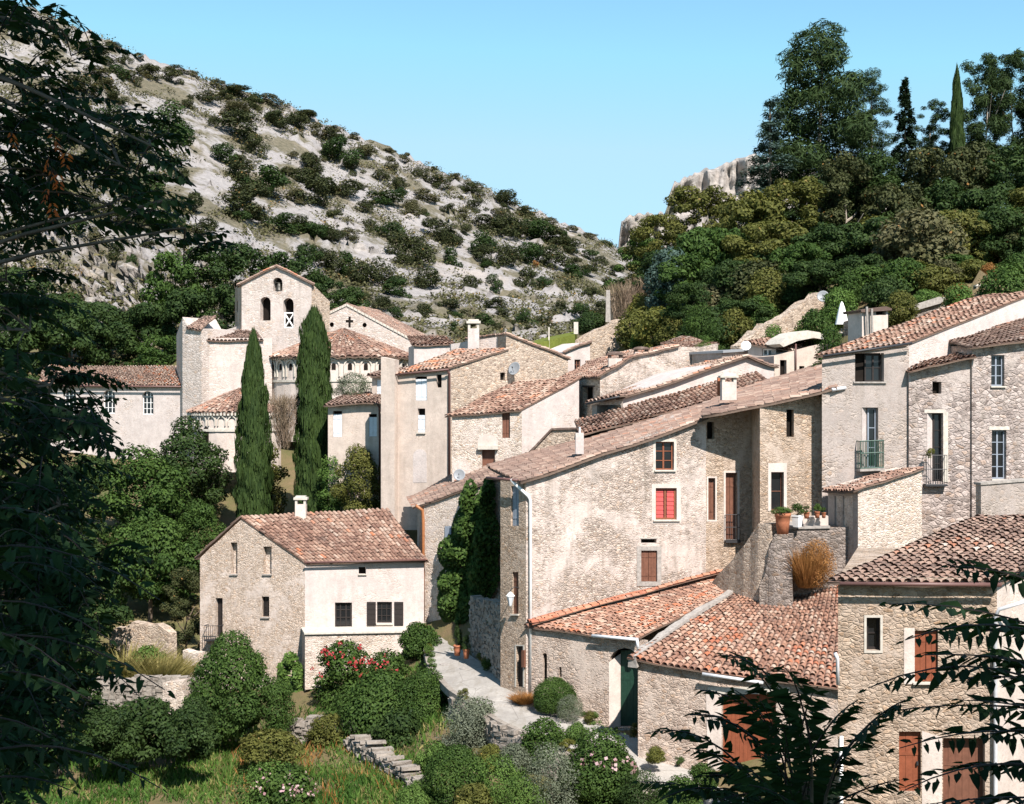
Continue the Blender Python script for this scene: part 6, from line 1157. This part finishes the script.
for i, (kd, sd, m, px, top, wp, Y, lab, bot) in enumerate([('dense',1,'lf_mid',230,638,84,71,'big clipped round bush in front of the gabled house',735),('bush',2,'lf_dark',196,700,44,68,'dark bush at the foot of the round one',742),('bush',3,'lf_mid',276,676,40,70.5,'low bush joined to the round bush',738),('bush',4,'lf_dark',148,700,90,67,'sprawling dark shrub by the meadow',756),('bush',5,'lf_dark',188,712,60,64,'low dark weeds in front of the sprawling shrub',760),('bush',1,'lf_bright',150,648,44,80,'bright weeds by the pale broken wall',684),('dense',2,'lf_mid',382,678,92,70.5,'dense ivy hedge hanging over the dry-stone wall',752),('dense',3,'lf_mid',424,672,62,69.5,'ivy hedge nearest the street',745),('bush',4,'lf_mid',345,690,44,72,'hedge end below the oleander',742),('bush',5,'lf_dark',400,716,70,67,'dark lower ivy under the hedge',770),('fine',1,'lf_grey',468,694,62,63,'grey-green olive bush at the street edge',770),('bush',2,'lf_grey',480,700,50,63.5,'silvery shrub against the street wall',760),('bush',3,'lf_mid',545,718,50,60,'green shrub beside the street with pink buds',765),('bush',4,'lf_bright',577,722,30,60.5,'small bright bush at the street bend',750),('dense',2,'lf_mid',455,752,70,57,'leafy hedge low on the bank',810),('fine',3,'lf_bright',500,758,70,56,'bright leafy hedge on the bank',815),('dense',4,'lf_mid',600,738,86,56,'rounded laurel bush beside the lower street',815),('fine',1,'lf_dark',640,770,60,54,'dark laurel at the bottom of the bank',825),('fine',2,'lf_grey',552,748,66,55,'feathery grey-green rosemary clump on the bank',815),('bush',5,'lf_yellow',655,748,22,57.5,'small yellow-green plant at the lower street edge',764),('bush',1,'lf_mid',702,764,36,54,'green shrub by the brown garage door',800),('bush',2,'lf_mid',680,780,44,53,'low shrub at the lower end of the street',815),('dense',3,'lf_mid',555,681,44,64,'round dark green bush against the arched shed',711),('fine',3,'lf_grey',570,696,30,63,'silver lavender clump beside the round bush',720),('spray',4,'lf_rust',524,693,22,65.2,'dry orange grass tuft at the white downpipe',704),('bush',4,'lf_mid',418,624,46,77.4,'climbing shrub at the end of the terrace wall',660),('bush',5,'lf_grey',345,722,30,70,'pale agave-like plant on the garden wall',738),('bush',4,'lf_mid',20,720,80,62,'shaded weeds at the meadow edge',770),('fine',2,'lf_bright',268,770,80,58,'wildflower clump with pink blooms in the meadow',815),('bush',1,'lf_olive',330,718,50,70,'dry olive weeds on the garden wall',742),('fine',3,'lf_bright',520,778,64,54.5,'bright hedge low on the bank beside the rosemary',822),('bush',4,'lf_olive',478,785,54,55,'olive-green weeds at the bottom of the bank',818),('fine',2,'lf_mid',575,762,50,57,'bushy green shrub between rosemary and laurel',800),('bush',1,'lf_mid',620,752,36,57.5,'small green shrub against the lower street kerb',785),('bush',3,'lf_grey',516,745,34,59.5,'small grey-green shrub under the street wall',772),('bush',5,'lf_bright',436,745,40,62,'fresh green weeds below the ivy hedge',778),('bush',2,'lf_rust',532,735,22,60.6,'brownish seed heads by the street wall',756),('dense',1,'lf_bright',420,785,50,57,'leafy green bush beside the tumbled wall',822),('bush',4,'lf_yellow',492,745,30,60.5,'yellowing weeds at the street wall foot',770),('fine',4,'lf_mid',665,800,60,51,'dark green hedge at the bottom edge beside the street',835),('bush',1,'lf_dark',110,705,60,64,'dark low shrub at the meadow edge',760),('bush',2,'lf_olive',270,735,70,66,'reddish dry weeds before the round bush',760)]):
    S_(kd, sd, m, px, top, wp, Y, lab, 'bush', bottom=bot)
S_('spray', 6, 'lf_straw', 125, 648, 70, 79, 'tall yellow grass clump by the pale broken wall', 'grass clump', bottom=686); S_('spray', 4, 'lf_straw', 160, 655, 50, 78, 'second tall yellow grass clump by the dark tree', 'grass clump', bottom=688)
S_('spray', 7, 'lf_rust', 806, 548, 26, 63.7, 'smaller dry rust-brown tuft beside the dry bush below the pot terrace', 'bush', bottom=588); S_('fine', 2, 'lf_rust', 817, 542, 42, 63.9, 'dry rust-orange bush hanging below the pot terrace', 'bush', bottom=588)
# oleander with red flowers; flowers are its parts
def flowering(name, px, top, wp, Y, bot, mat, fm, nf, label, sz=.16, seed=1):
    o = plant_px(name, 'bush', seed, mat, px, top, wp, Y, label, 'bush', bottom=bot); rg = np.random.default_rng(px); n = nf
    d = rg.normal(size=(n, 3)); d[:, 2] = np.abs(d[:, 2]) * .8 + .1; d[:, 1] = -np.abs(d[:, 1]) * .8; d /= np.linalg.norm(d, axis=1, keepdims=True); c = d * [.48, .48, .5] + [0, 0, .5]; W_, H_ = o.scale.x, o.scale.z
    c = np.repeat(c, 7, 0) + rg.normal(0, .10, (n * 7, 3)) / [W_, W_, H_]; q = leaf_quads(c * [W_, W_, H_], rg.normal(size=c.shape) + [0, -1, .6], np.full(len(c), sz), rg, .9).reshape(-1, 4, 3) / [W_, W_, H_]
    f = link('blossoms', np_mesh('blossoms', q.reshape(-1, 3), quads_idx(len(c)), rg.uniform(0, 1, len(c))), M[fm], o); f.rotation_euler = (0, 0, -o.rotation_euler.z); return o
flowering('oleander', 343, 642, 66, 75.6, 708, 'lf_mid', 'fl_red', 20, 'oleander bush full of red flowers before the terrace wall', .14, 1); flowering('oleander', 386, 654, 58, 75.2, 704, 'lf_mid', 'fl_red', 9, 'lower oleander with fewer red flowers nearer the street', .15, 2); flowering('wildflower', 284, 772, 70, 57.5, 812, 'lf_mid', 'fl_pink', 16, 'leafy clump with pale pink wildflowers at the meadow bottom', .13, 3)
flowering('rose_bush', 606, 742, 60, 55.6, 800, 'lf_mid', 'fl_pink', 10, 'rose-like shrub with a few pale blooms beside the street', .16, 4)
def wall_climber(name, w, spots, n, leaf, mat, label, seed, thick=.35, cat='climber'):
    rg = np.random.default_rng(seed); cs = []
    for px, py, rx, ry, k in spots:
        m = int(n * k); a = rg.normal(0, .5, (m, 2)); a /= np.maximum(1, np.linalg.norm(a, axis=1, keepdims=True))
        for u, v in a: cs.append(tuple(w.p(px + u * rx, py + v * ry, thick * (.25 + rg.uniform(0, 1) * (1.1 - math.hypot(u, v))))))
    c = np.array(cs); nn = np.array(w.n); b = np.array(spots[0][:2]); base = w.p(spots[-1][0], spots[-1][1] + spots[-1][3], .1); v = leaf_quads(c, nn + rg.normal(0, .55, c.shape) + [0, 0, .5], np.full(len(c), leaf), rg, .6) - np.array(base)
    o = empty(name, base); tag(o, label, cat); link('foliage', np_mesh('foliage', v, quads_idx(len(c)), rg.uniform(0, 1, len(c))), M[mat], o)
    mb = MB(); mb.tube([base + w.n * .1] + [w.p(s[0], s[1], .12) for s in reversed(spots)], .05, 6, .02); mb.build('stem', M['bark'], o); return o
wv = W(446, 81.1, 504, 78.9)
wall_climber('climbing_vine', wv, [(474,500,7,20,.5),(492,500,6,22,.5),(474,528,17,24,1),(490,540,12,34,.8),(462,552,20,18,.8),(486,572,16,26,.9),(456,582,14,16,.6),(458,602,16,22,1),(478,602,16,18,.8),(472,618,12,12,.4)], 1500, .27, 'lf_mid', 'dark green climber covering the ivy house beside the passage', 3, 1.2)
wc = W(278, 79.5, 305, 78.9)
wall_climber('climbing_shrub', wc, [(292,660,7,8,.7),(285,672,6,12,.8),(299,676,5,14,.8),(288,690,10,14,1),(300,697,8,10,.8),(290,704,12,6,.5)], 420, .24, 'lf_bright', 'leafy climber with a gap in it, against the stone gable', 5, .5)
wb2 = W(404, 78.4, 436, 79); wall_climber('climbing_rose', wb2, [(420,632,12,8,.8),(412,640,10,8,.7),(428,636,8,7,.6),(420,650,12,10,1)], 300, .22, 'lf_mid', 'loose climbing rose at the house corner by the street', 6, .6)
S_('scrub', 3, 'lf_yellow', 931, 449, 12, 66.55, 'yellow-green potted plant on the iron balcony', 'potted plant', bottom=458)

rd = random.Random(19)                                                # weeds along wall feet and the street edge
for i in range(26):
    k_ = rd.randint(4, 37); u_ = rd.choice([.03, .97, .95, .99]); c = ml[k_].lerp(mr[k_], u_) + Vector((rd.uniform(-.15, .15), rd.uniform(-.15, .15), -.02)); q = rd.uniform(.25, .6); m = rd.choice(['lf_mid', 'lf_olive', 'lf_bright', 'lf_yellow'])
    w_ = {'lf_mid': 'green', 'lf_olive': 'olive', 'lf_bright': 'bright green', 'lf_yellow': 'yellowish'}[m]; plant('weed', 'scrub', 1 + i % 9, m, c, q * 1.3, q, f'small {w_} weed at the edge of the street', 'weed', f'{w_} weeds along the street edge')
# garden walls and stones in the meadow
stone_wall('dry_stone_wall', [at(286,720,71.5), at(318,716,71), at(346,722,70)], 1.9, .6, 'block_stone', 'low dry-stone wall holding the garden before the gabled house', None, 21)
stone_wall('tumbled_wall', [at(352,734,69), at(375,744,66), at(398,762,63), at(418,776,61), at(436,792,58.5), at(446,806,56.5)], 2.0, .9, 'block_stone', 'tumbled dry-stone wall running down along the ivy hedge', None, 22, .12, .28)
stone_wall('street_wall', [at(452,694,67.2), at(500,724,61.8), at(560,752,59.2), at(640,788,55.8), at(690,808,53.8)], 2.6, .5, 'block_stone', 'rubble retaining wall below the street edge', None, 23)
slab_wall('broken_wall', [at(112,632,83), at(135,622,82.5), at(160,624,82), at(173,634,81.5)], 3, .6, 'rubble', 'broken pale wall behind the yellow grass', 'wall', None, .12, 24)
stone_wall('garden_ledge', [at(90,676,76), at(150,675,75.5), at(192,678,75)], 1.6, .5, 'block_stone', 'low stone ledge behind the sprawling dark shrub', None, 25)
slab_wall('stone_pier', [at(166,682,74), at(187,680,73.8)], 1.8, .7, 'rubble_pale', 'squat pale stone pier beside the round bush', 'wall', None, .05, 26)
slab_wall('corner_wall', [at(186,650,79.5), at(202,652,79)], 3, .6, 'rubble_pale', 'short stone wall at the outer corner of the gabled house', 'wall', None, .1, 27)
# meadow
rg = np.random.default_rng(15); n = 70000; px = rg.uniform(-60, 460, n); Y = rg.uniform(52, 76, n); keep = _vn(px / 40, Y / 2.2, 4) + rg.uniform(-.25, .25, n) > .36; px, Y = px[keep], Y[keep]; n = len(px); z = ground_pY(px, Y)
base = np.stack([(px - CX) / F * Y, Y, z], 1); L = (rg.uniform(.15, .5, n) * (.6 + .8 * _vn(px / 25, Y / 1.6, 11)))[:, None]; d = rg.normal(0, .35, (n, 3)) + [0, 0, 1]; d /= np.linalg.norm(d, axis=1, keepdims=True); sd = np.cross(d, rg.normal(size=(n, 3))); sd /= np.linalg.norm(sd, axis=1, keepdims=True)
v = np.stack([base - sd * .02, base + sd * .02, base + d * L + sd * .008 + np.stack([rg.normal(0, .08, n), rg.normal(0, .08, n), np.zeros(n)], 1), base + d * L * .5 - sd * .018], 1).reshape(-1, 3)
dry = _vn(px / 55 + 3, Y / 3.0, 6); tag(link('grass', np_mesh('grass', v, quads_idx(n), np.clip(rg.uniform(0, .7, n) + (dry > .58) * .4, 0, 1)), M['lf_grass']), kind='stuff')
rg = np.random.default_rng(16); n = 5000; px = rg.uniform(230, 430, n); Y = rg.uniform(55, 73, n); keep = _vn(px / 30 + 9, Y / 2.0, 14) > .62; px, Y = px[keep], Y[keep]; n = len(px); base = np.stack([(px - CX) / F * Y, Y, ground_pY(px, Y)], 1); L = rg.uniform(.15, .45, n)[:, None]; d = rg.normal(0, .5, (n, 3)) + [0, 0, 1]; sd = rg.normal(0, 1, (n, 3)); sd /= np.linalg.norm(sd, axis=1, keepdims=True)
v = np.stack([base - sd * .03, base + sd * .03, base + d * L + sd * .01, base + d * L * .5 - sd * .03], 1).reshape(-1, 3); tag(link('dry_grass', np_mesh('dry_grass', v, quads_idx(n), rg.uniform(0, 1, n)), M['lf_rust']), kind='stuff')

# ---------------------------------------------------------------- feathery trees close to the viewer
def frond(base, tip, leaf, pairs, droop, rg, out_v, out_t, out_r, seed_t, side_tilt=.0):
    base, tip = np.array(base), np.array(tip); L = np.linalg.norm(tip - base); d0 = (tip - base) / L; side = np.cross(d0, [0, 0, 1.]); side /= np.linalg.norm(side) + 1e-9; up = np.cross(side, d0); side = side * math.cos(side_tilt) + up * math.sin(side_tilt)
    P = lambda t: base + (tip - base) * t + np.array([0, 0, 1.]) * droop * L * (4 * t * (1 - t)) * .5
    pts = [P(t) for t in np.linspace(0, 1, 7)]; out_r.append(pts)
    for i in range(pairs * 2 + 1):
        t = .16 + .84 * (i // 2) / pairs; s = 1 if i % 2 else -1; p = P(t + rg.normal(0, .006)); tan = P(min(1, t + .05)) - P(t - .05); tan /= np.linalg.norm(tan)
        env = math.sin(math.pi * min(1, .28 + .66 * t)) ** .6; l = leaf * env * rg.uniform(.8, 1.12)
        if i == pairs * 2: dr = tan
        else: dr = side * s * rg.uniform(.75, 1.) + tan * rg.uniform(.35, .75) + np.array([0, 0, -1.]) * rg.uniform(.0, .55) + rg.normal(0, .12, 3)
        dr /= np.linalg.norm(dr); wv_ = np.cross(dr, np.cross(tan, dr) + rg.normal(0, .35, 3)); wv_ /= np.linalg.norm(wv_) + 1e-9; w = l * (.205 if leaf > .0985 else .165); nrm = np.cross(dr, wv_)
        a, b, c, e = p + dr * l * .06, p + dr * l * .33, p + dr * l * .7 - nrm * l * .03 + np.array([0, 0, -l * .03]), p + dr * l - np.array([0, 0, l * .10])
        # lanceolate leaflet folded along its midrib: two quads a side
        f_ = nrm * w * .35
        out_v += [a, b - wv_ * w + f_, b, b, a, b, b + wv_ * w + f_, b, b - wv_ * w + f_, c - wv_ * w * .7 + f_, e, b, b, e, c + wv_ * w * .7 + f_, b + wv_ * w + f_]
        tv = float(np.clip(seed_t + rg.normal(0, .15), 0, .92)); out_t += [tv] * 4
def feathery(name, label, fronds, limbs, leaf_key='lf_front', seed=1, base=(0, 0, 0), extra=None):
    rg = np.random.default_rng(seed); v, t, r = [], [], []
    for (b, tip, leaf, pairs, droop) in fronds: frond(b, tip, leaf, pairs, droop, rg, v, t, r, rg.uniform(.1, .8), rg.uniform(-.5, .5))
    o = empty(name, base); tag(o, label, 'tree'); b0 = np.array(base)
    V = np.array(v) - b0; Q = quads_idx(len(V) // 4); link('foliage', np_mesh('foliage', V, Q, np.array(t)), M[leaf_key], o)
    mb = MB()
    for pts in r: mb.tube(pts, .0045, 4, .0015)
    mb.build('leaf_stalks', M['wood_dark'], o)
    mb = MB()
    for pts, ra, rb in limbs: mb.tube(pts, ra, 7, rb)
    mb.build('trunk', M['bark'], o)
    if extra:
        v, t, r = [], [], []
        for (b, tip, leaf, pairs, droop) in extra: frond(b, tip, leaf, pairs, droop, rg, v, t, r, rg.uniform(.1, .8), 0)
        V = np.array(v) - b0; link('dry_leaves', np_mesh('dry_leaves', V, quads_idx(len(V) // 4), np.array(t)), M['lf_dead'], o)
    return o
rd = random.Random(4)
# tree on the near side of the valley, its crown reaching in: blobs = (px, py, rx, ry, distance, fronds)
blobs = [(30,25,36,22,9.0,10),(62,30,28,14,8.6,7),(20,75,36,30,9.2,14),(40,130,60,36,9.0,26),(95,120,50,30,8.6,10),(55,175,55,40,9.2,26),(120,165,50,34,8.4,9),(150,145,34,24,8.2,4),(110,205,56,28,8.8,8),(165,200,40,28,8.3,6),(20,205,50,40,9.4,24),(185,228,22,16,8.2,4),(6,280,34,36,9.2,10),(30,330,46,36,8.8,12),(12,380,40,40,9.0,16),(50,385,44,36,8.6,13),(30,445,60,40,8.4,30),(75,425,40,20,8.2,6),(10,520,50,50,8.4,36),(60,505,36,40,8.0,12),(20,590,60,50,7.8,40),(76,575,36,30,7.8,9),(20,660,60,44,7.4,30),(10,740,50,44,7.0,22),(40,700,50,30,7.0,8)]
fr, limbs = [], []; tb = at(-260, 402, 9.5); tb.z = -4.2; crown_pts = []
trunk = [Vector((-5.6, 10.0, -5.5)), Vector((-5.4, 9.8, -2.5)), Vector((-5.2, 9.5, 0.0)), Vector((-4.9, 9.3, 2.2)), Vector((-4.6, 9.2, 4.5)), Vector((-4.4, 9.2, 7))]; limbs.append((trunk, .17, .08))
for (px, py, rx, ry, Y, n) in blobs:
    c = at(px, py, Y); s_ = min(trunk, key=lambda q: (q - c).length + max(0, q.z - c.z) * .5); limbs.append(([s_, s_.lerp(c, .35) + Vector((0, 0, .35)), s_.lerp(c, .7) + Vector((0, 0, .2)), c], .026, .006)); m = Y / F
    for i in range(int(n * (1.7 if py > 420 else 1.15))):
        a = rd.uniform(0, 6.283); q = math.sqrt(rd.random()); ctr = c + Vector((math.cos(a) * rx * m * q, rd.uniform(-.7, .7), math.sin(a) * ry * m * q)); out = (ctr - s_); out.z *= .4; out.normalize()
        dr = (out * .8 + Vector((rd.uniform(-.7, .9), rd.uniform(-.8, .5), rd.uniform(-.55, .35)))).normalized(); L = rd.uniform(.34, .55); fr.append((ctr - dr * L * .5, ctr + dr * L * .5 - Vector((0, 0, .05)), rd.uniform(.10, .135), rd.randint(7, 9), rd.uniform(.1, .35)))
        if i % 3 == 0: limbs.append(([c, c.lerp(ctr - dr * L * .5, .5) + Vector((0, 0, .03)), ctr - dr * L * .5], .008, .003))
dead = []
for px, py in ((52,132),(56,140),(66,150),(50,168),(60,172),(48,186),(52,200),(10,130),(50,155)):
    c = at(px, py, 7.9); dead.append((c, c + Vector((rd.uniform(-.05, .05), -.02, -.12)), .05, 3, .1))
feathery('feathery_tree', 'dark feathery-leaved tree with a few orange dead leaves, filling the picture edge', fr, limbs, seed=5, base=(-5.6, 10, -5.5), extra=dead)
# low spray of the same tree kind close by: large leaflets over the meadow
fr = []
for b, tip, lf in (((-60,615,4.4),(110,640,4.2),.10),((-50,590,4.5),(70,575,4.3),.10),((-60,650,4.3),(165,690,4.1),.10),((-60,690,4.3),(90,700,4.1),.10),((-40,760,4.0),(160,788,3.9),.09),((-60,730,4.2),(60,745,4.0),.10),((-60,560,4.6),(160,600,4.4),.10),((-50,520,4.8),(90,540,4.6),.10),((-60,640,4.2),(60,665,4.0),.09),((-60,800,3.9),(70,790,3.8),.09)): fr.append((at(*b), at(*tip), lf, 9, .25))
st = Vector((-2.0, 4.4, -2.9)); feathery('sapling', 'young feathery sapling whose long leaves hang across the meadow corner', fr, [([st, Vector((-1.9, 4.4, -1.5)), Vector((-1.85, 4.4, -.4))], .03, .012)] + [([Vector((-1.88, 4.4, f[0].z - .12)), f[0]], .008, .005) for f in fr], seed=6, base=tuple(st))
# saplings at the lower edge
S1 = Vector(at(812, 840, 4.4)); fr = []; stems = []
tips = [(723,655),(748,664),(700,690),(690,715),(652,732),(690,748),(640,782),(700,776),(660,800),(760,700),(785,668),(815,690),(858,700),(870,735),(900,780),(720,800),(750,785),(905,700),(800,700),(735,690),(780,720),(820,750),(690,795),(730,765),(760,755),(785,745),(815,760),(845,755),(870,775),(700,815),(790,790),(830,800)]
for i, (x, y) in enumerate(tips):
    Y = rd.uniform(3.7, 4.6); bx, by = 800 + (x - 800) * .30 + rd.uniform(-12, 12), min(820, y + 62 + rd.uniform(0, 40)); dx, dy = x - bx, y - by; q = math.hypot(dx, dy); ln = max(110, min(165, q)); b = at(x - dx / q * ln, y - dy / q * ln * .75, Y + .2); fr.append((b, at(x, y, Y), rd.uniform(.078, .095), 14, rd.uniform(.12, .3))); stems.append(([S1 + Vector((0, 0, -.35)), S1.lerp(b, .6), b], .007, .003))
feathery('sapling', 'feathery dark sapling in front of the brown garage door', fr, [([Vector((S1.x, S1.y, -4.2)), S1 + Vector((0, 0, -.3)), S1 + Vector((0, .05, .15))], .03, .012)] + stems, seed=7, base=(S1.x, S1.y, -4.2))
S2 = Vector(at(1075, 700, 4.0)); fr = []; stems = []
for (x0, y0, x1, y1) in ((1075,600,950,566),(1070,640,888,604),(1080,650,905,640),(1080,655,940,640),(1060,690,868,688),(1060,672,925,655),(1070,715,885,712),(1075,740,900,748),(1060,770,905,790),(1080,720,960,700),(1080,700,960,680),(1070,800,930,804),(1090,590,1000,575),(1085,745,985,735),(1085,780,960,765),(1080,690,985,655)):
    Y = rd.uniform(3.6, 4.2); b = at(x0, y0, Y + .15); fr.append((b, at(x1, y1, Y), rd.uniform(.082, .10), 12, rd.uniform(.05, .22))); stems.append(([S2, S2.lerp(b, .7), b], .008, .004))
feathery('sapling', 'feathery dark sapling overlapping the brown-shuttered house', fr, [([Vector((S2.x, S2.y, -4.2)), S2 + Vector((0, 0, -.2)), S2 + Vector((.02, 0, .35))], .03, .012)] + stems, seed=8, base=(S2.x, S2.y, -4.2))
# unseen trees, added only so their crowns darken the leaves close by
KIND['shade'] = lambda s: (lambda: crown(lobes_round(s, 22, .70, 1., .13, .2), 16000, .026, s), trunk_mesh('tsh', .8, .02, 6, 2))
plant('added_shade_tree', 'shade', 1, 'lf_mid', Vector((3.5, -4, -2.2)), 23, 19, 'unseen tree added beside the viewpoint to shade the near leaves', 'tree', 'unseen trees added for shade over the viewpoint')
plant('added_shade_tree', 'shade', 2, 'lf_mid', Vector((-9.5, 15, -7)), 16, 24, 'unseen tree added beside the feathery one to cast shade', 'tree', 'unseen trees added for shade over the viewpoint')
